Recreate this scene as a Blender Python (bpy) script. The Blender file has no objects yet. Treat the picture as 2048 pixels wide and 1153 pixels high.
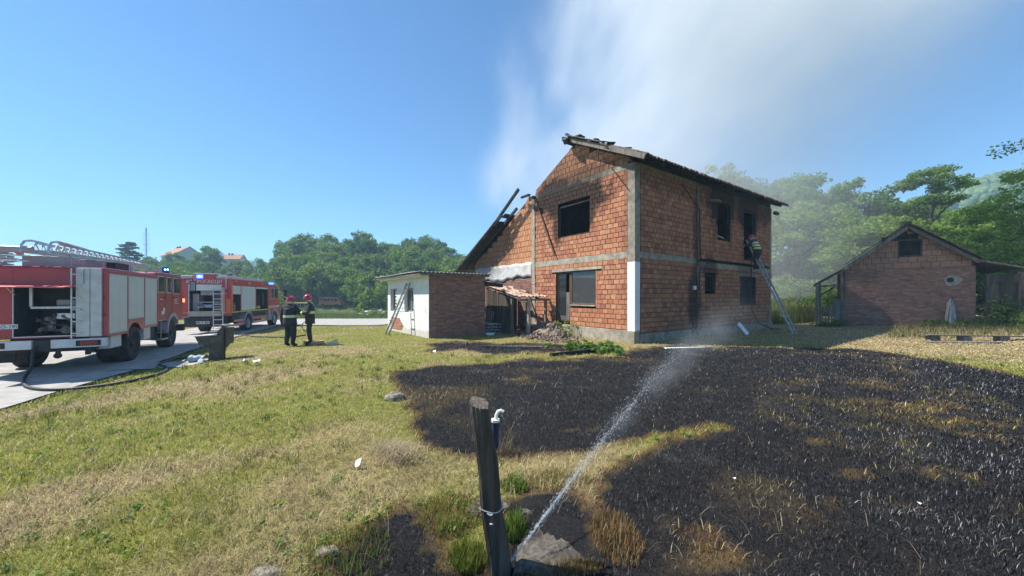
import bpy, math, random
import numpy as np
from mathutils import Vector, Matrix, noise as mnoise
R = random.Random(7)
NR = np.random.default_rng(11)
SC = bpy.context.scene
COL = SC.collection
rad = math.radians

# ------------------------------------------------------------------ camera, sky, sun, exposure
EYE = 1.7
cam_d = bpy.data.cameras.new("camera")
cam_d.sensor_width = 36.0
cam_d.lens = 13.0
cam_d.shift_y = 0.0085
cam_d.clip_start = 0.05
cam_d.clip_end = 4000
cam = bpy.data.objects.new("camera", cam_d)
cam.location = (0, 0, EYE)
cam.rotation_euler = (rad(90), 0, 0)
COL.objects.link(cam)
SC.camera = cam

SUN_EL = rad(52.0)
SUN_H = Vector((-0.98, 0.20, 0)).normalized()
SUN_DIR = Vector((SUN_H.x * math.cos(SUN_EL), SUN_H.y * math.cos(SUN_EL), math.sin(SUN_EL)))
world = bpy.data.worlds.new("World")
SC.world = world
world.use_nodes = True
wn = world.node_tree.nodes
wl = world.node_tree.links
sky = wn.new("ShaderNodeTexSky")
sky.sky_type = 'NISHITA'
sky.sun_disc = False
sky.sun_elevation = SUN_EL
sky.sun_rotation = math.atan2(SUN_H.x, SUN_H.y)
sky.altitude = 100
sky.air_density = 1.0
sky.dust_density = 0.2
sky.ozone_density = 4.0
tint = wn.new("ShaderNodeMixRGB")
tint.blend_type = 'MULTIPLY'
tint.inputs[0].default_value = 1.0
tint.inputs[2].default_value = (0.45, 0.70, 0.86, 1)
wl.new(sky.outputs[0], tint.inputs[1])
wl.new(tint.outputs[0], wn["Background"].inputs["Color"])
wn["Background"].inputs["Strength"].default_value = 0.100
sun_d = bpy.data.lights.new("sun", 'SUN')
sun_d.energy = 5.0
sun_d.angle = rad(0.55)
sun_d.color = (1.0, 0.95, 0.86)
sun = bpy.data.objects.new("sun", sun_d)
sun.rotation_euler = SUN_DIR.to_track_quat('Z', 'Y').to_euler()
COL.objects.link(sun)
SC.view_settings.view_transform = 'Standard'
SC.view_settings.look = 'None'
SC.view_settings.exposure = 1.0
SC.view_settings.gamma = 1.0
SC.view_settings.use_curve_mapping = False
cy = SC.cycles
cy.use_denoising = True
cy.max_bounces = 6
cy.diffuse_bounces = 3
cy.glossy_bounces = 3
cy.transmission_bounces = 4
cy.transparent_max_bounces = 12
cy.volume_bounces = 3
cy.caustics_reflective = False
cy.caustics_refractive = False
cy.sample_clamp_indirect = 4.0

# ------------------------------------------------------------------ mesh builder
def rotm(rx=0, ry=0, rz=0):
    return Matrix.Rotation(rz, 3, 'Z') @ Matrix.Rotation(ry, 3, 'Y') @ Matrix.Rotation(rx, 3, 'X')

class MB:
    def __init__(s):
        s.v = []; s.f = []; s.mi = []; s.b = []
    def add(s, vs, fs, mi=0, b=None):
        o = len(s.v)
        s.v.extend([tuple(p) for p in vs])
        if b is None:
            b = R.random()
        for f in fs:
            s.f.append([o + i for i in f]); s.mi.append(mi); s.b.append(b)
        return s
    def box(s, c, size, rot=None, mi=0, jit=0, b=None, taper=None):
        hx, hy, hz = size[0] / 2, size[1] / 2, size[2] / 2
        P = [Vector((sx * hx, sy * hy, sz * hz)) for sz in (-1, 1) for sy in (-1, 1) for sx in (-1, 1)]
        if taper:
            for p in P[4:]:
                p.x *= taper[0]; p.y *= taper[1]
        if jit:
            for p in P:
                p += Vector((R.uniform(-jit, jit), R.uniform(-jit, jit), R.uniform(-jit, jit)))
        if rot is not None:
            P = [rot @ p for p in P]
        c = Vector(c)
        return s.add([p + c for p in P], [(0, 2, 3, 1), (4, 5, 7, 6), (0, 1, 5, 4), (2, 6, 7, 3), (0, 4, 6, 2), (1, 3, 7, 5)], mi, b)
    def bx(s, x0, x1, y0, y1, z0, z1, mi=0, jit=0, b=None):
        return s.box(((x0 + x1) / 2, (y0 + y1) / 2, (z0 + z1) / 2), (abs(x1 - x0), abs(y1 - y0), abs(z1 - z0)), None, mi, jit, b)
    def bar(s, p0, p1, w, h, mi=0, jit=0, b=None, up=(0, 0, 1)):
        p0 = Vector(p0); p1 = Vector(p1); d = p1 - p0; L = d.length; d = d / L
        u = Vector(up)
        if abs(d.dot(u)) > .97: u = Vector((0, 1, 0))
        side = d.cross(u).normalized(); u = side.cross(d)
        rot = Matrix((d, -side, u)).transposed()
        return s.box((p0 + p1) / 2, (L, w, h), rot, mi, jit, b)
    def tube(s, pts, r, n=8, cap=True, mi=0, b=None):
        pts = [Vector(p) for p in pts]
        rs = r if isinstance(r, (list, tuple)) else [r] * len(pts)
        vs = []; fs = []
        prev = None
        for i, p in enumerate(pts):
            t = (pts[min(i + 1, len(pts) - 1)] - pts[max(i - 1, 0)]).normalized()
            if prev is None:
                a = Vector((0, 0, 1)) if abs(t.z) < .9 else Vector((1, 0, 0))
                u = t.cross(a).normalized()
            else:
                u = (prev - t * prev.dot(t)).normalized()
            prev = u
            w = t.cross(u)
            for k in range(n):
                an = 2 * math.pi * k / n
                vs.append(p + (u * math.cos(an) + w * math.sin(an)) * rs[i])
        for i in range(len(pts) - 1):
            for k in range(n):
                a = i * n + k; c = i * n + (k + 1) % n
                fs.append((a, c, c + n, a + n))
        if cap:
            fs.append(tuple(reversed(range(n)))); fs.append(tuple(range((len(pts) - 1) * n, len(pts) * n)))
        return s.add(vs, fs, mi, b)
    def cyl(s, p0, p1, r0, r1=None, n=12, mi=0, b=None):
        return s.tube([p0, p1], [r0, r0 if r1 is None else r1], n, True, mi, b)
    def lathe(s, prof, c=(0, 0, 0), n=24, axis='Y', mi=0, b=None, a0=0, a1=2 * math.pi):
        c = Vector(c); vs = []; fs = []
        full = abs(a1 - a0 - 2 * math.pi) < 1e-6
        m = n if full else n + 1
        for (r, h) in prof:
            for k in range(m):
                an = a0 + (a1 - a0) * k / n
                ca, sa = r * math.cos(an), r * math.sin(an)
                vs.append(c + (Vector((ca, h, sa)) if axis == 'Y' else Vector((ca, sa, h)) if axis == 'Z' else Vector((h, ca, sa))))
        for i in range(len(prof) - 1):
            for k in range(n):
                k2 = (k + 1) % m
                fs.append((i * m + k, i * m + k2, (i + 1) * m + k2, (i + 1) * m + k))
        return s.add(vs, fs, mi, b)
    def prism(s, poly, axis, a0, a1, mi=0, b=None):
        n = len(poly)
        def P(p, a):
            return {'X': (a, p[0], p[1]), 'Y': (p[0], a, p[1]), 'Z': (p[0], p[1], a)}[axis]
        vs = [P(p, a0) for p in poly] + [P(p, a1) for p in poly]
        fs = [tuple(range(n)), tuple(reversed(range(n, 2 * n)))]
        fs += [(i, i + n, (i + 1) % n + n, (i + 1) % n) for i in range(n)]
        return s.add(vs, fs, mi, b)
    def ball(s, c, r, nu=12, nv=8, mi=0, b=None, jit=0, z0=-1.0):
        c = Vector(c); r = (r, r, r) if not isinstance(r, (tuple, list)) else r
        vs = []; fs = []
        t0 = math.asin(max(-1, z0))
        for j in range(nv + 1):
            th = t0 + (math.pi / 2 - t0) * j / nv
            for k in range(nu):
                ph = 2 * math.pi * k / nu
                q = 1 + (R.uniform(-jit, jit) if jit else 0)
                vs.append(c + Vector((r[0] * math.cos(th) * math.cos(ph), r[1] * math.cos(th) * math.sin(ph), r[2] * math.sin(th))) * q if not jit else
                          c + Vector((r[0] * math.cos(th) * math.cos(ph), r[1] * math.cos(th) * math.sin(ph), r[2] * math.sin(th))) * q)
        for j in range(nv):
            for k in range(nu):
                fs.append((j * nu + k, j * nu + (k + 1) % nu, (j + 1) * nu + (k + 1) % nu, (j + 1) * nu + k))
        return s.add(vs, fs, mi, b)
    def sheet(s, fn, nu, nv, mi=0, b=None, th=0):
        vs = [fn(i / nu, j / nv) for j in range(nv + 1) for i in range(nu + 1)]
        fs = [(j * (nu + 1) + i, j * (nu + 1) + i + 1, (j + 1) * (nu + 1) + i + 1, (j + 1) * (nu + 1) + i) for j in range(nv) for i in range(nu)]
        return s.add(vs, fs, mi, b)
    def mesh(s, name, mats, smooth=False, fix=True):
        me = bpy.data.meshes.new(name)
        me.from_pydata(s.v, [], s.f)
        for m in (mats if isinstance(mats, (list, tuple)) else [mats]):
            me.materials.append(m)
        me.polygons.foreach_set("material_index", s.mi)
        at = me.attributes.new("bv", 'FLOAT', 'FACE')
        at.data.foreach_set("value", s.b)
        if smooth:
            me.polygons.foreach_set("use_smooth", [True] * len(me.polygons))
        me.update()
        return me
    def build(s, name, mats, parent=None, smooth=False, bevel=0, thick=0, angle=35, **tags):
        me = s.mesh(name, mats, smooth)
        return put(name, me, parent, bevel=bevel, thick=thick, angle=angle if smooth else 0, **tags)

def put(name, me, parent=None, bevel=0, thick=0, angle=0, loc=None, rot=None, **tags):
    o = bpy.data.objects.new(name, me)
    COL.objects.link(o)
    if parent is not None: o.parent = parent
    if loc is not None: o.location = loc
    if rot is not None: o.rotation_euler = rot
    if thick:
        m = o.modifiers.new("solid", 'SOLIDIFY'); m.thickness = thick; m.offset = 0
    if bevel:
        m = o.modifiers.new("bevel", 'BEVEL'); m.width = bevel; m.segments = 2; m.limit_method = 'ANGLE'; m.angle_limit = rad(40)
        m.harden_normals = False
    if angle:
        try:
            me.set_sharp_from_angle(angle=rad(angle))
        except Exception:
            pass
    for k, v in tags.items():
        o[{'cat': 'category'}.get(k, k)] = v
    return o

def thing(name, label, cat, loc=(0, 0, 0), rz=0, group=None):
    o = bpy.data.objects.new(name, None)
    COL.objects.link(o)
    o.location = loc; o.rotation_euler = (0, 0, rz)
    o.empty_display_size = .2
    o['label'] = label; o['category'] = cat
    if group: o['group'] = group
    return o

def np_mesh(name, V, F, mat, attrs=None, smooth=False):
    """V (n,3), F (m,k) with k = 3 or 4; attrs {name: (type, domain, array)}"""
    me = bpy.data.meshes.new(name)
    n, (m, k) = len(V), F.shape
    me.vertices.add(n); me.vertices.foreach_set("co", np.ascontiguousarray(V, dtype=np.float32).ravel())
    me.loops.add(m * k); me.loops.foreach_set("vertex_index", np.ascontiguousarray(F, dtype=np.int32).ravel())
    me.polygons.add(m)
    me.polygons.foreach_set("loop_start", np.arange(0, m * k, k, dtype=np.int32))
    try:
        me.polygons.foreach_set("loop_total", np.full(m, k, dtype=np.int32))
    except Exception:
        pass
    if smooth:
        me.polygons.foreach_set("use_smooth", np.ones(m, dtype=bool))
    me.update(calc_edges=True)
    for an, (ty, dom, arr) in (attrs or {}).items():
        at = me.attributes.new(an, ty, dom)
        key = "color" if ty == 'FLOAT_COLOR' else "value"
        at.data.foreach_set(key, np.ascontiguousarray(arr, dtype=np.float32).ravel())
    for mm in (mat if isinstance(mat, (list, tuple)) else [mat]):
        me.materials.append(mm)
    return me

# ------------------------------------------------------------------ numpy noise
_LAT = NR.random((8, 256, 256))
def vnoise(x, y, s, k=0):
    x = np.asarray(x, float) / s + 37.3 * (k + 1); y = np.asarray(y, float) / s + 91.7 * (k + 1)
    xi = np.floor(x).astype(int); yi = np.floor(y).astype(int)
    fx = x - xi; fy = y - yi
    fx = fx * fx * (3 - 2 * fx); fy = fy * fy * (3 - 2 * fy)
    L = _LAT[k % 8]
    g = lambda a, b: L[a % 256, b % 256]
    return (g(xi, yi) * (1 - fx) + g(xi + 1, yi) * fx) * (1 - fy) + (g(xi, yi + 1) * (1 - fx) + g(xi + 1, yi + 1) * fx) * fy
def fbm(x, y, s, o=4, k=0):
    t = 0; a = .5; w = 0
    for i in range(o):
        t = t + a * vnoise(x, y, s / 2 ** i, k + i); w += a; a *= .5
    return t / w
def sstep(a, b, x):
    t = np.clip((np.asarray(x, float) - a) / (b - a), 0, 1)
    return t * t * (3 - 2 * t)

# ------------------------------------------------------------------ materials
class NT:
    def __init__(s, m):
        m.use_nodes = True
        s.t = m.node_tree; s.n = s.t.nodes; s.l = s.t.links
        s.bsdf = s.n.get("Principled BSDF")
    def new(s, ty, **kw):
        nd = s.n.new(ty)
        for k, v in kw.items():
            if k[0] == '_': setattr(nd, k[1:], v)
            else: nd.inputs[k.replace('_', ' ')].default_value = v
        return nd
    def link(s, a, b): s.l.new(a, b)
    def math(s, op, a, b=None, c=None, clamp=False):
        nd = s.n.new("ShaderNodeMath"); nd.operation = op; nd.use_clamp = clamp
        for i, x in enumerate((a, b, c)):
            if x is None: continue
            if isinstance(x, (int, float)): nd.inputs[i].default_value = x
            else: s.l.new(x, nd.inputs[i])
        return nd.outputs[0]
    def mix(s, fac, a, b, mode='MIX'):
        nd = s.n.new("ShaderNodeMixRGB"); nd.blend_type = mode
        for i, x in ((0, fac), (1, a), (2, b)):
            if isinstance(x, (int, float)): nd.inputs[i].default_value = x
            elif isinstance(x, (tuple, list)): nd.inputs[i].default_value = (*x[:3], 1)
            else: s.l.new(x, nd.inputs[i])
        return nd.outputs[0]
    def noise(s, vec, scale, detail=4, rough=.55):
        nd = s.n.new("ShaderNodeTexNoise"); nd.inputs['Scale'].default_value = scale
        nd.inputs['Detail'].default_value = detail; nd.inputs['Roughness'].default_value = rough
        if vec is not None: s.l.new(vec, nd.inputs['Vector'])
        return nd.outputs[0]
    def ramp(s, fac, stops):
        nd = s.n.new("ShaderNodeValToRGB"); e = nd.color_ramp.elements
        while len(e) < len(stops): e.new(.5)
        for i, (p, c) in enumerate(stops):
            e[i].position = p; e[i].color = (*c, 1) if len(c) == 3 else c
        s.l.new(fac, nd.inputs[0]); return nd.outputs[0]
    def smooth(s, x, a, b):
        nd = s.n.new("ShaderNodeMapRange"); nd.interpolation_type = 'SMOOTHSTEP'
        nd.inputs[1].default_value = a; nd.inputs[2].default_value = b
        s.l.new(x, nd.inputs[0]); return nd.outputs[0]
    def attr(s, name):
        nd = s.n.new("ShaderNodeAttribute"); nd.attribute_name = name; return nd
    def bump(s, h, strength=.3, dist=.02):
        nd = s.n.new("ShaderNodeBump"); nd.inputs['Strength'].default_value = strength; nd.inputs['Distance'].default_value = dist
        s.l.new(h, nd.inputs['Height']); s.l.new(nd.outputs[0], s.bsdf.inputs['Normal'])

def mk(name, col, rough=.7, metal=0, var=.18, nscale=6, bump=.15, bscale=40, col2=None, c2=(.5, .7), c2scale=1.5, c2amt=.8, spec=.4, stretch=None, rnd=.0, coat=0, bdist=.01):
    m = bpy.data.materials.new(name); t = NT(m); b = t.bsdf
    tc = t.new("ShaderNodeTexCoord")
    vec = tc.outputs['Object']
    if stretch:
        mp = t.new("ShaderNodeMapping"); mp.inputs['Scale'].default_value = stretch
        t.link(vec, mp.inputs[0]); vec = mp.outputs[0]
    n1 = t.noise(vec, nscale, 5)
    lo = tuple(c * (1 - var) for c in col); hi = tuple(min(1, c * (1 + var)) for c in col)
    c = t.mix(t.smooth(n1, .3, .7), lo, hi)
    if rnd:
        oi = t.new("ShaderNodeObjectInfo"); at = t.attr("bv")
        q = t.math('FRACT', t.math('ADD', oi.outputs['Random'], at.outputs['Fac']))
        c = t.mix(1.0, c, t.ramp(q, [(0, (1 - rnd,) * 3), (1, (1 + rnd,) * 3)]), 'MULTIPLY')
    if col2:
        n2 = t.noise(vec, c2scale, 6, .6)
        f = t.math('MULTIPLY', t.smooth(n2, c2[0], c2[1]), c2amt)
        c = t.mix(f, c, col2)
    t.link(c, b.inputs['Base Color'])
    b.inputs['Roughness'].default_value = rough; b.inputs['Metallic'].default_value = metal
    b.inputs['Specular IOR Level'].default_value = spec
    if coat: b.inputs['Coat Weight'].default_value = coat; b.inputs['Coat Roughness'].default_value = .12
    if bump:
        t.bump(t.noise(vec, bscale, 4), bump, bdist)
    return m

def emit(name, col, strength):
    m = bpy.data.materials.new(name); t = NT(m)
    t.bsdf.inputs['Base Color'].default_value = (*col, 1)
    t.bsdf.inputs['Emission Color'].default_value = (*col, 1)
    t.bsdf.inputs['Emission Strength'].default_value = strength
    return m
# ------------------------------------------------------------------ terrain
ROAD_R = [(-3.2, -14), (-6.4, -4), (-8.2, 2), (-9.3, 6.7), (-10.75, 10.8), (-13.3, 16.3), (-15.3, 22), (-17.2, 27.5)]
def road_edge_x(y):
    ys = [p[1] for p in ROAD_R]; xs = [p[0] for p in ROAD_R]
    return np.interp(y, ys, xs)
def gz(x, y):
    x = np.asarray(x, float); y = np.asarray(y, float)
    d = (x - road_edge_x(np.clip(y, -14, 27.5)))          # distance right of the road edge
    z = -.35 * (1 - sstep(0.0, 6.0, d))
    z = z + .30 * sstep(17, 22.5, x) * (1 - sstep(40, 60, y))
    az = x / np.maximum(y, 1.0)
    left = 1 - sstep(-.22, .0, az)
    fl = sstep(17, 28, y) * (1 - sstep(-.36, -.27, az)) * (1 - sstep(45, 60, y))
    z = z * (1 - fl) - .40 * fl
    z = z - left * (.5 * sstep(28, 44, y) * (1 - sstep(-.3, -.05, az)) + .9 * sstep(46, 70, y))
    H = 7.0 + 4.0 * np.exp(-((az + .88) / .17) ** 2) + 6.5 * sstep(-.70, -.58, az)
    z = z + H * left * sstep(60, 124, y)
    right = sstep(.05, .4, az)
    z = z + 6.0 * right * sstep(30, 62, y) + 4 * sstep(.0, .2, az) * (1 - right) * sstep(60, 130, y)
    z = z + .05 * (fbm(x, y, 2.3, 3, 2) - .5) * sstep(1.5, 4, np.hypot(x, y)) * (1 - sstep(24, 40, y))
    return z
def gz1(x, y):
    return float(gz(np.array([x]), np.array([y]))[0])
def G(px, py):
    """ground point (level lawn) seen along a given line of sight"""
    y = EYE * 740.0 / (py - 594.0)
    return ((px - 1024) / 740.0 * y, y)

BURN_SHADE = [[G(*p) for p in [(1020, 724), (930, 727), (860, 730), (785, 742), (792, 765), (828, 800), (822, 850), (850, 888), (930, 903), (1010, 915), (1090, 912), (1180, 910),
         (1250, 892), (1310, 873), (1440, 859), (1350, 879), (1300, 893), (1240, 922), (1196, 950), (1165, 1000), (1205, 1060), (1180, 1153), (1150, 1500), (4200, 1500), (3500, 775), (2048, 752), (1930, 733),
         (1760, 703), (1660, 697), (1500, 694), (1310, 694), (1250, 706), (1180, 716)]],  # wall-side edge spread over unburnt grass to paint the house's shadow
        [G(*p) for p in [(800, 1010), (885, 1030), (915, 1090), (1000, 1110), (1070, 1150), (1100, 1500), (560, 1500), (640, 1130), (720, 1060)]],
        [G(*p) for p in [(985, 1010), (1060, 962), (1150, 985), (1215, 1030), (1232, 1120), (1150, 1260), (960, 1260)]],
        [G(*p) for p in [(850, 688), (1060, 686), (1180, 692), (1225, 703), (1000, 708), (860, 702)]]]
def poly_sd(P, x, y):
    """signed distance, negative inside"""
    x = np.asarray(x, float); y = np.asarray(y, float)
    d = np.full(x.shape, 1e9); ins = np.zeros(x.shape, bool)
    n = len(P)
    for i in range(n):
        ax, ay = P[i]; bx_, by_ = P[(i + 1) % n]
        ex, ey = bx_ - ax, by_ - ay
        t = np.clip(((x - ax) * ex + (y - ay) * ey) / (ex * ex + ey * ey + 1e-9), 0, 1)
        d = np.minimum(d, np.hypot(x - ax - t * ex, y - ay - t * ey))
        c = ((ay > y) != (by_ > y)) & (x < (bx_ - ax) * (y - ay) / (by_ - ay + 1e-12) + ax)
        ins ^= c
    return np.where(ins, -d, d)
SPARE = [(G(1720, 768), 1.5, .28), (G(1850, 815), .8, .3), (G(1980, 845), 1.3, .45), (G(1620, 885), .22, .12), (G(1680, 1010), .3, .05), (G(1400, 1075), .22, .1), (G(1440, 1120), .3, .06), (G(1330, 980), .0, .0),
          (G(1190, 860), .3, .07), (G(1560, 985), .12, .05), (G(1030, 760), .5, .12), (G(1900, 950), .35, .1), (G(1750, 950), .3, .07)]
def burn_shade_mask(x, y):
    s = np.minimum(np.minimum(poly_sd(BURN_SHADE[0], x, y), poly_sd(BURN_SHADE[1], x, y)), np.minimum(poly_sd(BURN_SHADE[2], x, y) + .03, poly_sd(BURN_SHADE[3], x, y) + .1))
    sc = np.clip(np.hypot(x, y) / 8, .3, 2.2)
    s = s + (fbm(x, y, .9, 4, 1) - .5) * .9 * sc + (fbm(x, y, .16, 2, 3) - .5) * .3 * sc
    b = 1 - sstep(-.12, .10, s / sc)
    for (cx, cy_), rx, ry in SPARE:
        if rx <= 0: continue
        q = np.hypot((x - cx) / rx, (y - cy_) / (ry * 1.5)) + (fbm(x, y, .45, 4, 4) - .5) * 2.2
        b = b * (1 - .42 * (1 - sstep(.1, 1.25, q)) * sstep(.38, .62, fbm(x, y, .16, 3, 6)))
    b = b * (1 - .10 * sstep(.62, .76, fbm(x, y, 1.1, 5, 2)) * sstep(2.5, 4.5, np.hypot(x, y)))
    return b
def dry_mask(x, y):
    u = x * .8 + y * .6; v = -x * .6 + y * .8
    n = fbm(u * .62, v, 1.7, 5, 5)
    d = .0 + .78 * sstep(.475, .68, n)
    far = sstep(8, 13, y) * (1 - sstep(-9, -3, x) * 0)
    d = np.maximum(d, .42 * sstep(-6, 2, x) * far)
    d = np.maximum(d, sstep(9.0, 12, x) * sstep(9, 12, y) * .95)
    return d

def axis(lo, hi, fine0, fine1, step, grow=1.16):
    a = list(np.arange(fine0, fine1 + 1e-6, step))
    s = step; v = a[-1]
    while v < hi:
        s *= grow; v += s; a.append(v)
    s = step; v = a[0]; pre = []
    while v > lo:
        s *= grow; v -= s; pre.append(v)
    return np.array(pre[::-1] + a)
def in_road(x, y):
    e = road_edge_x(np.clip(y, -14, 27.5))
    w = sstep(-.6, .1, e - x) * (1 - sstep(4.6, 5.4, e - x)) * (1 - sstep(26.5, 28.5, y))
    w2 = sstep(26.3, 27.5, y) * (1 - sstep(43, 45, y)) * sstep(-26, -24, x) * (1 - sstep(2, 4, x))
    return np.maximum(w, w2)

def grid_faces(nx, ny):
    i = np.arange(nx - 1); j = np.arange(ny - 1)
    I, J = np.meshgrid(i, j)
    a = (J * nx + I).ravel()
    return np.stack([a, a + 1, a + nx + 1, a + nx], 1)

def mat_ground():
    m = bpy.data.materials.new("lawn_soil"); t = NT(m); b = t.bsdf
    geo = t.new("ShaderNodeNewGeometry"); P = geo.outputs['Position']
    burn = t.attr("burn").outputs['Fac']; dry = t.attr("dry").outputs['Fac']; wood = t.attr("far").outputs['Fac']
    n = t.noise(P, 9, 6, .65); n2 = t.noise(P, 55, 4, .7); n3 = t.noise(P, 1.3, 5, .6)
    green = t.ramp(n, [(.3, (.105, .11, .025)), (.7, (.24, .235, .06))])
    straw = t.ramp(n, [(.3, (.17, .13, .06)), (.7, (.38, .30, .16))])
    c = t.mix(dry, green, straw)
    c = t.mix(t.math('MULTIPLY', t.smooth(n2, .55, .75), .45), c, (.10, .075, .04))
    c = t.mix(wood, c, t.ramp(n3, [(.35, (.05, .085, .02)), (.65, (.12, .16, .045))]))
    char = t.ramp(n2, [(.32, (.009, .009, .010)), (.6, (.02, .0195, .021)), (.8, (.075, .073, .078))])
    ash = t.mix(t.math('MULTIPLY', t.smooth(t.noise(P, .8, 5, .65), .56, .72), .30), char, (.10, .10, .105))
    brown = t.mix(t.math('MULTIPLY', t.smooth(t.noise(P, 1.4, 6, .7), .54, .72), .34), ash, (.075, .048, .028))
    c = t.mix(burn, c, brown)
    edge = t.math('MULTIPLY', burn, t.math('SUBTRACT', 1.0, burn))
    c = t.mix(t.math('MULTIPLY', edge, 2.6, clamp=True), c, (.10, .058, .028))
    t.link(c, b.inputs['Base Color']); b.inputs['Roughness'].default_value = .95; b.inputs['Specular IOR Level'].default_value = .15
    h = t.math('ADD', t.math('MULTIPLY', n, .7), t.math('MULTIPLY', n2, .5))
    t.bump(h, .9, .05)
    return m

def build_ground():
    xs = axis(-900, 1100, -13, 13, .13, 1.11); ys = axis(-60, 1200, 1.2, 16, .13, 1.09)
    X, Y = np.meshgrid(xs, ys); x = X.ravel(); y = Y.ravel()
    z = gz(x, y)
    bm = burn_shade_mask(x, y)
    near = 1 - sstep(9, 15, np.hypot(x, y))
    z = z - .09 * in_road(x, y) + near * (.05 * (fbm(x, y, .5, 3, 6) - .5) + .02 * (fbm(x, y, .14, 2, 7) - .5))
    # shallow pit where the post stands
    pit = np.exp(-((x + .10) / .62) ** 2 - ((y - 2.38) / .33) ** 2)
    z = z - .10 * pit
    V = np.stack([x, y, z], 1)
    far = sstep(30, 45, y) + 0 * x
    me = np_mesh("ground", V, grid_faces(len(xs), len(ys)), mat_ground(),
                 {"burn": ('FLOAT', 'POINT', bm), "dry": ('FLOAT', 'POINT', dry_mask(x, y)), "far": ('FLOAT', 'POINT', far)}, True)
    put("ground", me, kind='structure')
build_ground()

M_gravel = mk("gravel_asphalt", (.33, .315, .295), .9, 0, .16, 3, .5, 90, (.24, .23, .215), (.5, .72), 1.1, .7, .2)
def build_road():
    # main road, edges taken from the kerbless right border
    ys = np.concatenate([np.arange(-14, 27.6, .35)]); V = []; nx = 17
    for y in ys:
        e = road_edge_x(y)
        for k in range(nx):
            u = k / (nx - 1)
            xx = e - 5.0 * u + (0.22 * (fbm(np.array([y]), np.array([3.0]), 1.2, 3, 1)[0] - .5) if k == 0 else 0)
            V.append((xx, y))
    V = np.array(V); z = gz(V[:, 0], V[:, 1]) + .006 - .02 * 0
    z = z + .012 * (fbm(V[:, 0], V[:, 1], 1.4, 3, 2) - .5)
    me = np_mesh("road", np.column_stack([V, z]), grid_faces(nx, len(ys))[:, ::-1], M_gravel, None, True)
    put("road", me, kind='structure')
    # gravel yard behind the white shed
    xs = np.arange(-25, 3.1, .5); ys = np.arange(27.2, 44, .5)
    X, Y = np.meshgrid(xs, ys); x = X.ravel(); y = Y.ravel()
    edge = np.where(np.isclose(y, ys[0]), .5 * (fbm(x, y, 1.5, 3, 3) - .5), 0)
    y = y + edge + np.where(y > 43, .8 * (fbm(x, y, 3, 3, 4) - .5), 0)
    z = gz(x, y) + .012
    me = np_mesh("gravel_yard", np.column_stack([x, y, z]), grid_faces(len(xs), len(ys)), M_gravel, None, True)
    put("gravel_yard", me, kind='structure')
build_road()

# far hill on the right, beyond the wood
M_hill = mk("hill_forest_floor", (.035, .055, .02), .95, 0, .4, .05, .6, .6, None)
def build_hill():
    xs = np.linspace(60, 700, 90); ys = np.linspace(120, 420, 50)
    X, Y = np.meshgrid(xs, ys); x = X.ravel(); y = Y.ravel()
    z = hill_z(x, y)
    me = np_mesh("hill", np.column_stack([x, y, z]), grid_faces(90, 50), M_hill, None, True)
    put("hill", me, kind='structure')
def hill_z(x, y):
    az = x / y
    rise = sstep(130, 250, y) * (1 - .4 * sstep(270, 420, y))
    H = 9 + 76 * sstep(.6, 1.5, az)
    return 3 + H * rise + 8 * (fbm(x, y, 50, 3, 1) - .5) * rise
build_hill()
# ------------------------------------------------------------------ burnt house
HOUSE_RZ = rad(35.8)
HOUSE_LOC = (4.45, 13.4, 0.0)
house = thing("burnt_house", "two-storey unplastered brick house with its roof burnt open and smoke rising from it", "house", HOUSE_LOC, HOUSE_RZ)

SOOT_SHADE = [((0, 3.1, 5.85), (.7, 1.75, .8), 1.3), ((0, 4.3, 6.3), (.7, 1.25, .8), 1.2), ((0, 2.7, 6.75), (.7, 1.9, .42), .8), ((0, 3.8, 7.1), (.7, 1.7, .9), .6),
        ((0, 4.05, 5.0), (.7, .35, .9), .9), ((0, 2.1, 5.3), (.7, .3, .7), .9), ((0, 8.6, 4.6), (.7, 1.3, 1.2), .5), ((0, 10.2, 3.6), (.7, 1.6, .8), .6),
        ((4.3, 0, 4.6), (.35, .7, 2.2), .7), ((4.1, 0, 1.5), (.5, .7, 1.5), .9), ((6.6, 0, 6.0), (1.3, .7, 1.1), 1.3), ((9.4, 0, 6.0), (1.2, .7, 1.1), 1.3), ((3.0, 0, 6.6), (5.5, .7, .9), .6),
        ((8.5, 0, 6.5), (5.0, .7, 1.1), .85), ((7.0, 0, 4.0), (12, .5, 8), .26), ((5.4, 0, 2.9), (.7, .7, .6), .8), ((9.2, 0, 3.0), (1.3, .7, .4), .5), ((7.4, 0, 5.0), (.25, .7, .9), .6), ((5.9, 0, 5.0), (.25, .7, .9), .6)]  # the faint wall-wide blob paints shade on the side wall, the others soot
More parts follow.
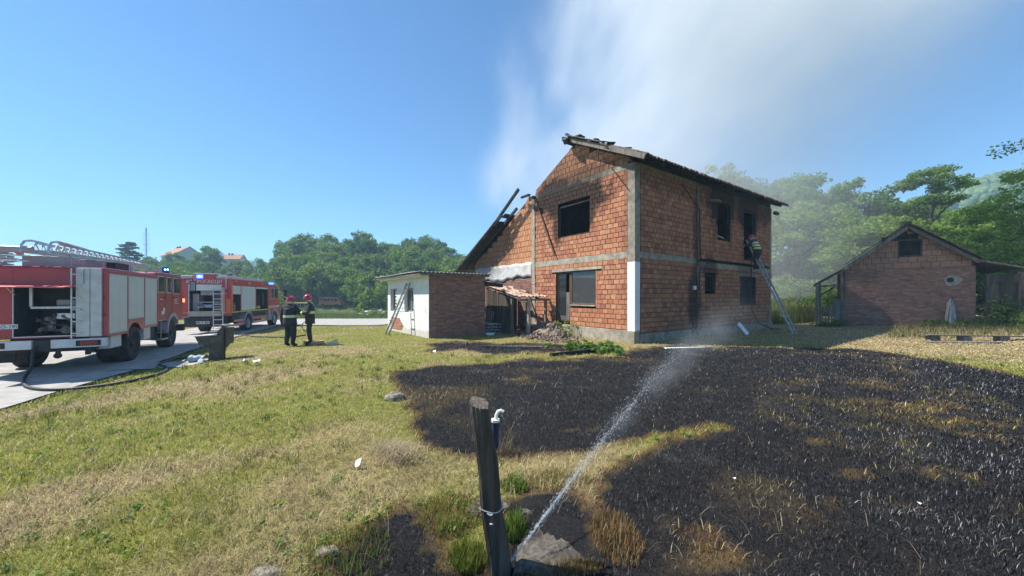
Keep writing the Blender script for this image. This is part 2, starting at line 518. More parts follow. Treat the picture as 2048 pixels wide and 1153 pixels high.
def add_soot_shade(t, colsock, dark=(.012, .011, .011), ref=None, amt=.93):
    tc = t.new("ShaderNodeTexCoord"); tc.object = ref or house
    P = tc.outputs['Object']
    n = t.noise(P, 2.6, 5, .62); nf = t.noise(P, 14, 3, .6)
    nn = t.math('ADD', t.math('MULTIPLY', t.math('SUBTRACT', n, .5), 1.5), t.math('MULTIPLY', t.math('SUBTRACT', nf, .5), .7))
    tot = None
    for c, r, w in SOOT_SHADE:
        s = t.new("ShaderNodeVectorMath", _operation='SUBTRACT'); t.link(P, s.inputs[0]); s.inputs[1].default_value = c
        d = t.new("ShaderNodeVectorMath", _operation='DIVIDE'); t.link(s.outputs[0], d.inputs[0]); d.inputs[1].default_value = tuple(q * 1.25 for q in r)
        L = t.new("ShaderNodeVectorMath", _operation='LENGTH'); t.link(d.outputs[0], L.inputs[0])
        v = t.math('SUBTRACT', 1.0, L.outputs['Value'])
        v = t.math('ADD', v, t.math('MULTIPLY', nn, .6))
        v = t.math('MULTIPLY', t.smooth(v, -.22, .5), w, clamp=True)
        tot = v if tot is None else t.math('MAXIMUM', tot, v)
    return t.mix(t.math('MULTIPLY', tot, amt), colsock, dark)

def mat_brick(name, cols, soot_shade=True, groove=True, rnd=.22, bumpk=.35):
    m = bpy.data.materials.new(name); t = NT(m); b = t.bsdf
    oi = t.new("ShaderNodeObjectInfo"); at = t.attr("bv")
    q = t.math('FRACT', t.math('ADD', t.math('MULTIPLY', oi.outputs['Random'], 1.0), at.outputs['Fac']))
    base = t.ramp(q, [(i / (len(cols) - 1), c) for i, c in enumerate(cols)])
    geo = t.new("ShaderNodeNewGeometry"); P = geo.outputs['Position']
    n1 = t.noise(P, 7, 5, .65); n2 = t.noise(P, 45, 3)
    base = t.mix(1.0, base, t.ramp(n1, [(.25, (.72, .70, .70)), (.6, (1.0, 1.0, 1.0)), (.85, (1.16, 1.12, 1.08))]), 'MULTIPLY')
    base = t.mix(t.math('MULTIPLY', t.smooth(n2, .6, .78), .35), base, (.45, .36, .29))
    if soot_shade: base = add_soot_shade(t, base)
    t.link(base, b.inputs['Base Color']); b.inputs['Roughness'].default_value = .9; b.inputs['Specular IOR Level'].default_value = .2
    h = n2
    if groove:
        tc = t.new("ShaderNodeTexCoord"); tc.object = house
        sp = t.new("ShaderNodeSeparateXYZ"); t.link(tc.outputs['Object'], sp.inputs[0])
        w = t.math('SINE', t.math('MULTIPLY', sp.outputs['Z'], 2 * math.pi / .024))
        h = t.math('ADD', t.math('MULTIPLY', w, .25), n2)
    t.bump(h, bumpk, .012)
    return m
BR_COLS = [(.47, .195, .10), (.54, .24, .122), (.41, .165, .09), (.58, .295, .165), (.49, .205, .105), (.36, .135, .085), (.55, .26, .138)]
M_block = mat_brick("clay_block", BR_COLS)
M_block_up = mat_brick("gable_block", [(.58, .275, .14), (.54, .245, .122), (.62, .315, .165), (.48, .215, .118)])
M_oldbrick = mat_brick("old_brick", [(.27, .135, .10), (.33, .17, .125), (.22, .115, .09), (.30, .15, .11), (.37, .215, .165), (.25, .135, .11)], soot_shade=False, groove=False)
def mat_soot_shade(name, col, var=.2, col2=None, sc=5):
    m = mk(name, col, .92, 0, var, sc, .5, 30, col2, (.52, .68), 1.6, .8, .2)
    t = NT(m); b = t.bsdf
    src = b.inputs['Base Color'].links[0].from_socket
    t.link(add_soot_shade(t, src), b.inputs['Base Color'])
    return m
M_mortar = mat_soot_shade("mortar", (.062, .042, .034), .3)
M_conc = mat_soot_shade("concrete_frame", (.36, .315, .245), .22, (.22, .19, .15))
M_plaster = mat_soot_shade("plaster_patch", (.56, .545, .52), .12, (.36, .33, .30))
M_white = mk("white_paint_on_concrete", (.74, .68, .69), .85, 0, .06, 9, .5, 26, (.42, .38, .37), (.66, .74), 2.6, .8)
M_char = mk("charred_wood", (.022, .020, .019), .85, 0, .5, 8, .6, 45, (.07, .065, .06), (.55, .72), 5, .7, .3)
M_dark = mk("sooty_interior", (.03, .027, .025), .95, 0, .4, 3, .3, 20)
M_hole_shade = mk("hollow_shade", (.03, .018, .014), .95, 0, .2, 5, 0)  # near-black colour painting the shade inside block cells and flue hole
M_wood = mk("weathered_wood", (.165, .145, .125), .85, 0, .35, 9, .5, 60, (.09, .075, .06), (.5, .7), 3, .7, .25, (1, 1, .12), .3)
M_wood_br = mk("brown_wood", (.12, .07, .042), .75, 0, .3, 10, .4, 60, None, stretch=(1, 1, .15), rnd=.2)
M_tile = mk("burnt_roof_tile", (.13, .085, .07), .9, 0, .35, 9, .4, 50, (.05, .045, .045), (.45, .65), 3, .7, .2, None, .3)
M_tile_pale = mk("pale_lichened_tile", (.46, .33, .25), .9, 0, .25, 9, .4, 50, (.30, .17, .12), (.5, .65), 4, .8, .2, None, .3)
def mat_glass(name, tint=(.75, .8, .82)):
    m = bpy.data.materials.new(name); t = NT(m); b = t.bsdf
    b.inputs['Base Color'].default_value = (*tint, 1); b.inputs['Roughness'].default_value = .03
    b.inputs['Transmission Weight'].default_value = .92; b.inputs['IOR'].default_value = 1.45
    return m
M_glass = mat_glass("window_glass")
M_dglass = mat_glass("tinted_glass", (.35, .42, .45))

def zr(y):            # underside of the roof planes
    return 8.36 - .5 * (3.0 - y) if y < 3.0 else 8.36 - .53 * (y - 3.0)

class Field:
    """courses of blocks in a wall plane, with a mortar backing split round the openings"""
    def __init__(s, plane, fixed):
        s.plane = plane; s.fixed = fixed; s.back = MB(); s.full = []; s.cut = []; s.tris = []
    def box(s, mb, a0, a1, z0, z1, d0, d1, jit=0, b=None, mi=0):
        # d = depth into the wall (negative = proud)
        if s.plane == 'x': mb.bx(s.fixed + d0, s.fixed + d1, a0, a1, z0, z1, mi, jit, b)
        else: mb.bx(a0, a1, s.fixed + d0, s.fixed + d1, z0, z1, mi, jit, b)
    def intervals(s, a0, a1, z0, z1, holes):
        iv = [(a0, a1)]
        for (h0, h1, g0, g1) in holes:
            if g1 <= z0 + .01 or g0 >= z1 - .01: continue
            nv = []
            for (p, q) in iv:
                if h1 <= p or h0 >= q: nv.append((p, q)); continue
                if h0 > p: nv.append((p, h0))
                if h1 < q: nv.append((h1, q))
            iv = nv
        return [i for i in iv if i[1] - i[0] > .02]
    def courses(s, z0, z1, pitch, blen, arange, holes=(), gap=.023, thick=.2, ends=None, jitter_end=0, backmi=0, skip=None, tri=None):
        n = max(1, round((z1 - z0) / pitch)); p = (z1 - z0) / n
        for k in range(n):
            c0 = z0 + k * p; c1 = c0 + p
            r = arange(c0, c1)
            if tri:
                s.tri_ends(tri, c0, c1, r, gap, thick)
            if r is None: continue
            a0, a1 = r
            if jitter_end and a1 - a0 > .3:
                pass
            for (i0, i1) in s.intervals(a0, a1, c0, c1, holes):
                s.box(s.back, i0, i1, c0 - (.0 if k else 0), c1, 0, thick, mi=backmi)
                off = (k % 2) * .5 * blen + R.uniform(-.02, .02)
                x = i0 - off
                while x < i1:
                    L = blen * R.uniform(.97, 1.03)
                    p0 = max(x, i0) + gap / 2; p1 = min(x + L, i1) - gap / 2
                    x += L
                    if p1 - p0 < .05: continue
                    if skip and skip((p0 + p1) / 2, c0): continue
                    whole = (p1 - p0) > blen * .9
                    (s.full if whole else s.cut).append((p0, p1, c0 + gap / 2, c1 - gap / 2))
    def tri_ends(s, tri, c0, c1, r, gap, thick):
        lo = tri(c0)
        if lo is None: return
        hi = r if r else ((lo[0] + lo[1]) / 2,) * 2
        for a, b_, sg in ((lo[0], hi[0], 1), (hi[1], lo[1], -1)):
            if abs(b_ - a) < .03: continue
            pk = R.uniform(.72, 1.0)
            base = [(a, c0), (b_, c0), (b_, c1)] if sg > 0 else [(a, c0), (b_, c0), (a, c1)]
            q = base if s.plane == 'x' else base
            ax = 'X' if s.plane == 'x' else 'Y'
            s.back.prism(q, ax, s.fixed + .002, s.fixed + thick)
            g = gap / 2
            if R.random() < .12: continue
            if sg > 0: f = [(a + (b_ - a) * (1 - pk) + .03, c0 + g), (b_ - g, c0 + g), (b_ - g, c0 + g + (c1 - c0 - 2 * g) * pk)]
            else: f = [(a + g, c0 + g), (b_ - (b_ - a) * (1 - pk) - .03, c0 + g), (a + g, c0 + g + (c1 - c0 - 2 * g) * pk)]
            s.tris.append(f)
    def emit(s, parent, mat, name="brick", single=0, proud=.020, pick=None, variants=4, wallname="wall", backmat=None):
        wall = s.back.build(wallname, backmat or M_mortar, parent)
        items = [(True, i) for i in s.full] + [(False, i) for i in s.cut]
        if pick: items.sort(key=lambda t: pick(t[1]))
        singles = []
        rest = MB()
        if single:
            cnt = 0
            W = np.mean([i[1] - i[0] for i in s.full]); H = np.mean([i[3] - i[2] for i in s.full])
            var = []
            for v in range(variants):
                mb = MB()
                if s.plane == 'x': mb.box((0, 0, 0), (proud + .03, W, H), None, 0, .006, R.random())
                else: mb.box((0, 0, 0), (W, proud + .03, H), None, 0, .006, R.random())
                var.append(mb.mesh(name, mat))
            for full, (p0, p1, z0, z1) in items:
                if cnt < single and full:
                    d = s.fixed - proud + (proud + .03) / 2 + R.uniform(-.004, .003)
                    loc = (d, (p0 + p1) / 2, (z0 + z1) / 2) if s.plane == 'x' else ((p0 + p1) / 2, d, (z0 + z1) / 2)
                    o = put(name, R.choice(var), wall, loc=loc, rot=(R.uniform(-.012, .012), 0, 0) if s.plane == 'x' else (0, R.uniform(-.012, .012), 0))
                    sc = (p1 - p0) / W
                    o.scale = (1, sc, 1) if s.plane == 'x' else (sc, 1, 1)
                    cnt += 1
                else:
                    rest_item = (p0, p1, z0, z1)
                    s.box(rest, *rest_item, -proud + R.uniform(-.003, .004), .02, .005)
        else:
            for full, it in items:
                s.box(rest, *it, -proud + R.uniform(-.003, .004), .02, .005)
        for f in s.tris: rest.prism(f, 'X' if s.plane == 'x' else 'Y', s.fixed - proud, s.fixed + .02)
        if rest.v:
            rest.build(name + "s_joined" if False else "brick_courses", mat, wall, kind='stuff')
        return wall
    def hollow_ends(s, parent, spots, w=.13, h=.16):
        """end-on blocks showing four cells each"""
        mb = MB()
        for (a, z) in spots:
            f = .018
            for i in range(3):
                aa = a - w / 2 + i * (w - f) / 2
                s.box(mb, aa, aa + f, z, z + h, -.022, .0, mi=0)
            for j in range(3):
                zz = z + j * (h - f) / 2
                for i in range(2):
                    aa = a - w / 2 + f + i * (w - f) / 2
                    s.box(mb, aa, aa + (w - f) / 2 - f, zz, zz + f, -.0215, .0, mi=0)
            s.box(mb, a - w / 2 + .004, a + w / 2 - .004, z + .004, z + h - .004, -.0155, .0, mi=1)
        return mb.build("hollow_block_ends", [M_block, M_hole_shade], parent, kind='stuff')

H_UP = (2.15, 4.03, 4.32, 5.74)          # upper window of the lit front
H_DOOR = (3.28, 4.17, .62, 2.82)
H_LOW = (1.83, 3.28, 1.36, 2.82)
def rng_const(a, b): return lambda z0, z1: (a, b)
def gable_right(z0, z1):
    # between the right roof slope and the brick pier at y = 5.66
    zz = z1 + .10
    a0 = max(.0, 3.0 - (8.36 - zz) / .5)
    a1 = min(5.66, 3.0 + (8.36 - zz) / .53 - R.choice((0, 0, .03, .05)))
    return (a0 + .02, a1) if a1 - a0 > .15 else None
def gable_tri(z):
    zz = z + .10
    a0 = max(.02, 3.0 - (8.36 - zz) / .5 + .02); a1 = min(5.66, 3.0 + (8.36 - zz) / .53)
    return (a0, a1) if a1 - a0 > .1 else None
F = Field('x', 0.0)
F.courses(.47, 3.12, .19, .262, rng_const(.30, 5.67), [H_DOOR, H_LOW, (1.55, 4.4, 2.80, 2.93)])
F.courses(3.38, 6.42, .19, .262, rng_const(.30, 5.67), [H_UP])
w_front = F.emit(house, M_block, single=235, pick=lambda i: (i[0] + i[1]) * .5 + .4 * abs(i[2] - 2.2))
F2 = Field('x', 0.0)
F2.courses(6.64, 8.3, .235, .235, gable_right, thick=.2, tri=gable_tri)
w_gable = F2.emit(house, M_block_up, single=0, wallname="gable_wall")
def left_bay(z0, z1):
    zz = z1 + .12
    a1 = min(11.5, 3.0 + (8.36 - zz) / .53)
    a1 -= R.uniform(0, .05)
    if zz > 6.6: return None
    return (5.88, a1) if a1 > 6.1 else None
def left_tri(z):
    zz = z + .12
    a1 = min(11.5, 3.0 + (8.36 - zz) / .53)
    return (5.88, a1) if a1 > 6.1 else None
F3 = Field('x', 0.0)
F3.courses(3.40, 6.7, .27, .21, left_bay, gap=.022, tri=left_tri)
w_left = F3.emit(house, M_block_up, single=60, pick=lambda i: i[0] + .3 * abs(i[2] - 5), wallname="gable_wall")
F4 = Field('x', .0)
F4.courses(.2, 2.62, .085, .255, rng_const(5.88, 11.5), gap=.012)
F4.emit(house, M_oldbrick, single=0, wallname="lower_wall", proud=.008)
# right facade (in shade)
RW = [(6.15, 7.38, 4.40, 6.08), (8.88, 10.15, 3.62, 6.05), (5.02, 5.92, 1.98, 2.70), (8.44, 10.25, 1.28, 2.72)]
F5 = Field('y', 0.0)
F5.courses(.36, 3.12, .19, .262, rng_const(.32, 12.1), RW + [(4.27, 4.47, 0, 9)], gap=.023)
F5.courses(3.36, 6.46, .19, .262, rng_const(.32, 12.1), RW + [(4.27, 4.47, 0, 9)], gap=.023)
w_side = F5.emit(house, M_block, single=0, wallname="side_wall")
# individual blocks on the side wall nearest the corner are in the joined courses; end-on blocks along the piers
spots = []
for k in range(15):
    if k % 2 == 0 or R.random() < .25: spots.append((.40, .49 + k * .1893))
for k in range(16):
    if k % 2 == 1 or R.random() < .2: spots.append((.40, 3.41 + k * .19))
for k in range(10):
    if k % 2 == 0: spots.append((4.27, .7 + k * .19))
for k in range(6):
    spots.append((1.74, 1.5 + k * .19)) if k % 2 else None
spots += [(2.6, 4.02), (2.9, 3.83), (3.1, 3.64), (1.9, .68), (1.95, .87), (2.15, 1.06), (5.55, 1.25), (5.55, 1.63), (5.55, 2.4), (5.55, 3.02 - .17), (1.2, 3.64 + .19 * 3)]
F.hollow_ends(w_front, spots)

# concrete frame: columns, ring beams, lintels, foundation
def part(name, mat, parent, *boxes, jit=.0, bevel=.006, **k):
    mb = MB()
    for b in boxes: mb.bx(*b, 0, jit)
    return mb.build(name, mat, parent, bevel=bevel, **k)
part("corner_column", M_conc, house, (-.018, .30, -.019, .30, 2.98, 6.60), jit=.008)
wc = part("corner_column", M_white, house, (-.022, .29, -.018, .31, .40, 2.98), jit=.006, label="corner column painted white up to the first floor")
part("pier", M_conc, house, (-.045, .2, 5.66, 5.89, 2.3, 6.55), jit=.008)
part("pier", M_conc, house, (-.035, .2, 5.66, 5.87, .0, 2.3), jit=.008)
part("ring_beam", M_conc, house, (-.02, .2, .29, 5.665, 3.12, 3.38), jit=.006)
part("ring_beam", M_conc, house, (-.02, .2, .29, 5.665, 6.42, 6.64), jit=.006)
part("ring_beam", M_conc, house, (.3, 4.28, -.02, .2, 3.12, 3.36), (4.46, 12.1, -.022, .2, 3.00, 3.22), jit=.006)
part("ring_beam", M_conc, house, (.3, 12.1, -.02, .2, 6.46, 6.62), jit=.006)
part("wall_plate", M_char, house, (.31, 12.25, .005, .18, 6.622, 6.86), bevel=0)
part("downpipe_column", M_conc, house, (4.27, 4.47, -.04, .2, .3, 3.0), (4.29, 4.45, -.06, .2, 3.3, 6.46), jit=.01)
part("corner_column", M_conc, house, (12.09, 12.3, -.022, .25, 0, 6.6), jit=.008)
part("lintel", M_conc, house, (-.03, .2, 1.5, 4.42, 2.815, 2.925), jit=.012)
part("lintel", M_conc, house, (8.1, 10.6, -.03, .2, 2.725, 2.86), jit=.008)
part("window_sill", M_conc, house, (-.05, .2, 1.84, 3.27, 1.30, 1.358), jit=.006)
part("foundation", M_conc, house, (-.07, .25, -.03, 5.66, -.2, .46), jit=.02)
part("foundation", M_conc, house, (.251, 12.3, -.075, .25, -.3, .345), jit=.02)
# plaster band low in the left bay
mb = MB()
def pl(u, v):
    y = 5.89 + u * 5.5
    top = 3.40 + .012 * math.sin(u * 31); bot = 2.62 + .10 * math.sin(u * 9) + .05 * math.sin(u * 37)
    return (-.03 + .004 * math.sin(u * 40 + v * 9), y, bot + (top - bot) * v)
mb.sheet(pl, 40, 5)
mb.build("plaster_band", M_plaster, house, smooth=True, thick=.03)
part("wall", M_mortar, house, (.0, .2, 5.88, 11.5, 2.61, 3.41), bevel=0)
# the unseen far walls, the floor between the storeys and the dark rooms
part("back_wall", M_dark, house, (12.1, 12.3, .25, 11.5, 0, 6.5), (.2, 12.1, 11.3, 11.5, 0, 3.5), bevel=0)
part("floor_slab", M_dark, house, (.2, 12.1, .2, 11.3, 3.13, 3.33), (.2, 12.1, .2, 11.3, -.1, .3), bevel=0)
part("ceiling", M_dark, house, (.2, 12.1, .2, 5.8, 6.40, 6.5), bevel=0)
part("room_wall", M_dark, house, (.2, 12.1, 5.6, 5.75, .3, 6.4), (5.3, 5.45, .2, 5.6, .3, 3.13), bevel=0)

# openings
def frame(parent, plane, fixed, a0, a1, z0, z1, w, mat, name="window_frame", d=.06, depth=.05, mullions=(), glass=None, **k):
    mb = MB()
    def B(p, q, r, s_):
        if plane == 'x': mb.bx(fixed + d, fixed + d + depth, p, q, r, s_)
        else: mb.bx(p, q, fixed + d, fixed + d + depth, r, s_)
    B(a0, a0 + w, z0, z1); B(a1 - w, a1, z0, z1); B(a0 + w, a1 - w, z0, z0 + w); B(a0 + w, a1 - w, z1 - w, z1)
    for m in mullions: B(m - w / 2, m + w / 2, z0 + w, z1 - w)
    o = mb.build(name, mat, parent, bevel=.004, **k)
    if glass:
        g = MB()
        if plane == 'x': g.bx(fixed + d + depth * .4, fixed + d + depth * .55, a0 + w, a1 - w, z0 + w, z1 - w)
        else: g.bx(a0 + w, a1 - w, fixed + d + depth * .4, fixed + d + depth * .55, z0 + w, z1 - w)
        g.build("pane", glass, o)
    return o
frame(house, 'x', 0, H_UP[0], H_UP[1], H_UP[2], H_UP[3], .07, M_char, label="charred empty window frame")
frame(house, 'x', 0, H_LOW[0], H_LOW[1] + .02, H_LOW[2], H_LOW[3], .075, M_wood_br, glass=M_glass)
dr = frame(house, 'x', 0, H_DOOR[0] + .03, H_DOOR[1], H_DOOR[2], H_DOOR[3], .085, M_wood_br, name="door_frame", glass=None)
mb = MB(); mb.bx(.075, .105, 3.40, 3.42 + .18, .7, 1.9); mb.bx(.075, .105, 3.62, 4.08, .7, .86)
mb.build("door_leaf", M_wood, dr)
mb = MB(); mb.bx(.088, .095, 3.62, 4.08, .86, 2.7); mb.build("pane", M_dglass, dr)
frame(house, 'y', 0, *RW[2], .05, M_char, mullions=(5.32, 5.62))
g = frame(house, 'y', 0, *RW[3], .06, M_char, glass=M_dglass, mullions=(9.35,))
frame(house, 'y', 0, *RW[0], .05, M_char, label="burnt-out upper window frame")
frame(house, 'y', 0, *RW[1], .06, M_char, name="door_frame")

# ---------------- roof
def P_right(x, y, off=0): return Vector((x, y, 8.36 - .5 * (3.0 - y) + off + .009 * x))
def P_left(x, y, off=0): return Vector((x, y, 8.36 - .53 * (y - 3.0) + off))
roof = MB()
for k in range(31):                                   # close-boarded underside, right slope
    x0 = -.32 + k * .43
    a, b_, c, d = P_right(x0, -.62, .02), P_right(x0 + .42, -.62, .02), P_right(x0 + .42, 3.0, .02), P_right(x0, 3.0, .02)
    sag = R.uniform(-.015, .015)
    vs = [p + Vector((0, 0, sag)) for p in (a, b_, c, d)]
    roof.add(vs + [p + Vector((0, 0, .03)) for p in vs], [(3, 2, 1, 0), (4, 5, 6, 7), (0, 1, 5, 4), (1, 2, 6, 5), (2, 3, 7, 6), (3, 0, 4, 7)])
o_roof = roof.build("roof", M_char, house)
# tiles: barrel profile across x, courses up the slope
def tile_mesh(seed):
    rr = random.Random(seed); mb = MB(); n = 5
    vs = []
    for j, (yy, zz) in enumerate(((0, 0), (.40, .20))):
        for i in range(n + 1):
            u = i / n
            vs.append((u * .215, yy * .92, zz * .92 + .055 * math.sin(math.pi * u) - .012 * math.cos(2 * math.pi * u) + rr.uniform(-.004, .004)))
    m = len(vs)
    vs += [(x, y, z - .018) for x, y, z in vs]
    fs = [(i, i + 1, n + 2 + i, n + 1 + i) for i in range(n)]
    fs += [tuple(q + m for q in reversed(f)) for f in fs]
    fs += [(i + 1, i, i + m, i + 1 + m) for i in range(n)]
    mb.add(vs, fs)
    return mb
tm = [tile_mesh(i).mesh("tile", M_tile) for i in range(4)]
rest = MB()
for k in range(60):
    x = -.32 + k * .217
    for r in range(10):
        y = -.68 + r * .365
        p = P_right(x, y, .065 + .03 * (r > 0))
        miss = (k < 7 and r > 4 and R.random() < .35) or R.random() < .02
        if miss: continue
        jz = R.uniform(-.008, .012)
        if r == 0:
            put("tile", R.choice(tm), o_roof, loc=p + Vector((0, R.uniform(-.03, .02), jz)), rot=(0, 0, R.uniform(-.05, .05)))
        else:
            base = tm[(k + r) % 4]
            vs = [p + v.co + Vector((0, 0, jz)) for v in base.vertices]
            rest.add(vs, [tuple(pl_.vertices) for pl_ in base.polygons])
rest.build("tile_courses", M_tile, o_roof, kind='stuff')
# verge board and rafter tails
mb = MB()
mb.bar(P_right(-.36, -.66, -.02), P_right(-.36, 3.05, -.02), .05, .17)
mb.build("verge_board", M_wood, o_roof)
mb = MB(); mb.bar(P_right(-.34, 1.2, .17), P_right(-.34, 3.1, .14), .30, .03); mb.build("verge_board", M_wood, o_roof)
for k in range(12):
    x = -.2 + k * 1.12
    mb = MB(); mb.bar(P_right(x, -.55, -.07), P_right(x, 2.9, -.07), .09, .13, jit=.006)
    mb.build("rafter", M_char, o_roof)
mb = MB(); mb.bar((12.35, -.15, 6.35), (12.8, -.15, 6.35), .14, .16); mb.build("purlin", M_wood, o_roof)
mb = MB(); mb.bar((-.5, 3.0, 8.22), (12.6, 3.0, 8.3), .12, .14, jit=.01); mb.build("ridge_beam", M_char, o_roof)
# broken ridge with charred tile heap
for i in range(34):
    x = R.uniform(-.4, 3.9); y = R.uniform(.9, 3.1)
    p = P_right(x, y, .13 + .14 * R.random())
    mb = MB(); mb.box((0, 0, 0), (R.uniform(.2, .5), R.uniform(.15, .35), .03), rotm(R.uniform(-.1, .75), R.uniform(-.22, .22), R.uniform(-.4, .4)), 0, .03)
    put("roof_debris", mb.mesh("roof_debris", M_char if i % 3 else M_tile), o_roof, loc=p)
mb = MB(); mb.bar((1.7, 2.7, 8.3), (2.1, 3.3, 8.95), .04, .05); mb.build("burnt_batten", M_char, o_roof)
mb = MB(); mb.box((-.35, 3.1, 8.33), (.35, .42, .2), rotm(.4, .3, 0), 0, .05); mb.box((-.3, 3.35, 8.42), (.08, .1, .35), rotm(-.3, .1, .3), 0, .02); mb.build("ridge_stump", M_char, o_roof)
# what is left of the low left slope: scorched boards and bared rafters
lo = MB()
yy = 7.6
for k in range(18):
    y0 = 7.5 + k * .27; y1 = y0 + .262
    x1 = 3.5 + R.uniform(-.4, 2.5)
    x0 = -.62 + R.uniform(0, .08)
    if k < 5: x0 += (5 - k) * .16 * R.random(); 
    a, b_ = P_left(x0, y0, R.uniform(-.01, .01)), P_left(x1, y0)
    c, d = P_left(x1, y1), P_left(x0, y1, R.uniform(-.01, .01))
    vs = [a, b_, c, d]
    lo.add(vs + [p + Vector((0, 0, .03)) for p in vs], [(3, 2, 1, 0), (4, 5, 6, 7), (0, 1, 5, 4), (1, 2, 6, 5), (2, 3, 7, 6), (3, 0, 4, 7)])
o_low = lo.build("burnt_low_roof", M_char, house, label="charred remains of the low roof slope")
mb = MB()
for k in range(13):
    y0 = 8.3 + k * .36
    for q in range(6):
        x = -.62 + q * .24
        p = P_left(x, y0, .075)
        if R.random() < .12: continue
        mb.box(p, (.235, .37, .035), rotm(-math.atan(.53), 0, 0), 0, .008)
mb.build("tile_courses", M_tile, o_low, kind='stuff')
for (p, q, w, h) in [((-.55, 7.75, 6.0), (-.62, 12.5, 3.45), .1, .16), ((-.5, 6.35, 7.02), (-.55, 8.7, 5.45), .09, .14), ((-.2, 6.9, 6.2), (-.2, 12.2, 3.4), .1, .14), ((.9, 6.4, 6.5), (.9, 12.2, 3.4), .1, .14)]:
    mb = MB(); mb.bar(p, q, w, h, jit=.015); mb.build("rafter", M_char, o_low)
mb = MB(); mb.bar((-.45, 5.55, 6.55), (-.25, 6.45, 6.66), .1, .1, jit=.02); mb.bar((-.2, 5.6, 6.5), (.8, 5.9, 6.55), .1, .12, jit=.02)
mb.build("burnt_beam_end", M_char, o_low)
# fallen prop leaning on the front wall, corner iron strap, cable on the side
mb = MB(); mb.bar((-.06, 5.6, 6.45), (-.10, 4.15, 3.55), .06, .06); mb.build("leaning_batten", M_wood_br, house)
mb = MB(); mb.bar((-.14, .95, 6.63), (-.05, .22, 5.6), .03, .03); mb.build("iron_strut", M_dark, house)
M_cable = mk("black_rubber_cable", (.02, .02, .022), .6, 0, .2, 9, .05)
mb = MB(); mb.tube([(9.55, -.12, 3.75), (9.5, -.10, 3.0), (9.55, -.09, 2.0), (9.6, -.10, 1.0), (9.75, -.35, .35), (10.1, -.8, .08), (10.6, -1.0, .06)], .025, 6); mb.build("draped_hose", M_cable, house)
mb = MB(); mb.tube([(3.0, -.1, 6.3), (4.3, -.13, 5.4), (4.4, -.12, 3.4), (4.36, -.1, 2.0)], .02, 6); mb.build("hanging_cable", M_cable, house)
mb = MB(); mb.bx(3.95, 4.12, -.10, -.02, 2.0, 2.16); mb.build("meter_box", M_white, house)
mb = MB(); mb.tube([(5.3, -.05, 6.0), (5.5, -.35, 5.95), (5.62, -.4, 5.85)], [.05, .06, .075], 8); mb.build("lamp_bracket", M_conc, house)
mb = MB(); mb.bar((6.02, -.05, 4.5), (6.2, -.25, 4.36), .05, .02); mb.build("sill_bracket", M_white, house)

# ------------------------------------------------------------------ white annex with its brick side
def in_house(v):
    return Matrix.Translation(HOUSE_LOC) @ Matrix.Rotation(HOUSE_RZ, 4, 'Z') @ Vector(v)
AX0, AX1, AY0, AY1, AZ = -5.41, -2.72, 5.88, 11.2, 2.58
annex = thing("annex", "low whitewashed annex with a bare brick side and a corrugated flat roof", "shed", HOUSE_LOC, HOUSE_RZ)
def mat_whitewash():
    m = mk("old_whitewash", (.70, .70, .67), .9, 0, .07, 5, .5, 30, (.50, .49, .46), (.60, .72), 2.2, .7)
    t = NT(m); b = t.bsdf
    src = b.inputs['Base Color'].links[0].from_socket
    tc = t.new("ShaderNodeTexCoord"); P = tc.outputs['Object']; sp = t.new("ShaderNodeSeparateXYZ"); t.link(P, sp.inputs[0])
    n = t.noise(P, 1.6, 5, .6); z = sp.outputs['Z']; y = sp.outputs['Y']
    # damp tide line at the foot
    f = t.smooth(t.math('SUBTRACT', t.math('ADD', z, t.math('MULTIPLY', n, .35)), .42), .06, -.04)
    c = t.mix(t.math('MULTIPLY', f, .55), src, (.42, .36, .29))
    t.link(c, b.inputs['Base Color'])
    return m
M_wash = mat_whitewash()
AW = [(7.62, 8.72, .98, 2.1), (9.75, 10.75, .98, 2.1)]
FA = Field('x', AX0)
mb = FA.back
for (z0, z1) in ((-.2, .98), (.98, 2.1), (2.1, AZ)):
    for (i0, i1) in FA.intervals(AY0, AY1, z0, z1, AW): FA.box(mb, i0, i1, z0, z1, 0, .3)
aw = mb.build("white_wall", M_wash, annex, bevel=.004)
# plaster fallen off: exposed bricks at the foot and between the windows
mb = MB()
def patch(y0, y1, z0, z1, keep, d=.014):
    k = 0; z = z0
    while z < z1:
        y = y0 - (k % 2) * .12
        while y < y1:
            if keep(y + .12, z): mb.bx(AX0 - d - R.uniform(0, .012), AX0 + .02, y + .006, y + .244, z + .005, z + .072, 0, .004)
            y += .25
        z += .08; k += 1
patch(8.6, 10.9, .12, .85, lambda y, z: (y - 9.9) ** 2 / .75 + (z - .28) ** 2 / .16 < 1 + R.uniform(-.3, .25))
mb.build("exposed_bricks", mat_brick("fresh_brick", [(.45, .19, .12), (.50, .24, .16), (.40, .17, .11)], False, False), aw, kind='stuff')
mb = MB()
patch(8.85, 9.75, 1.0, 2.0, lambda y, z: R.random() < .75, .006)
mb.build("whitewashed_bricks", M_wash, aw, kind='stuff')
FB = Field('y', AY0)
FB.courses(.0, AZ, .078, .25, rng_const(AX0 + .004, AX1), gap=.010, thick=.28)
FB.emit(annex, M_oldbrick, wallname="brick_wall", proud=.009, backmat=mk("dark_mortar", (.16, .135, .12), .95, 0, .3, 8, .4, 40))
part("far_wall", M_wash, annex, (AX0 + .3, AX1, AY1 - .2, AY1, -.2, AZ), (AX1 - .2, AX1, AY0 + .28, AY1 - .2, -.2, AZ), bevel=0)
part("floor", M_dark, annex, (AX0 + .3, AX1 - .2, AY0 + .28, AY1 - .2, -.05, .02), bevel=0)
M_grey_frame = mk("grey_painted_wood", (.30, .29, .27), .8, 0, .2, 9, .3, 50)
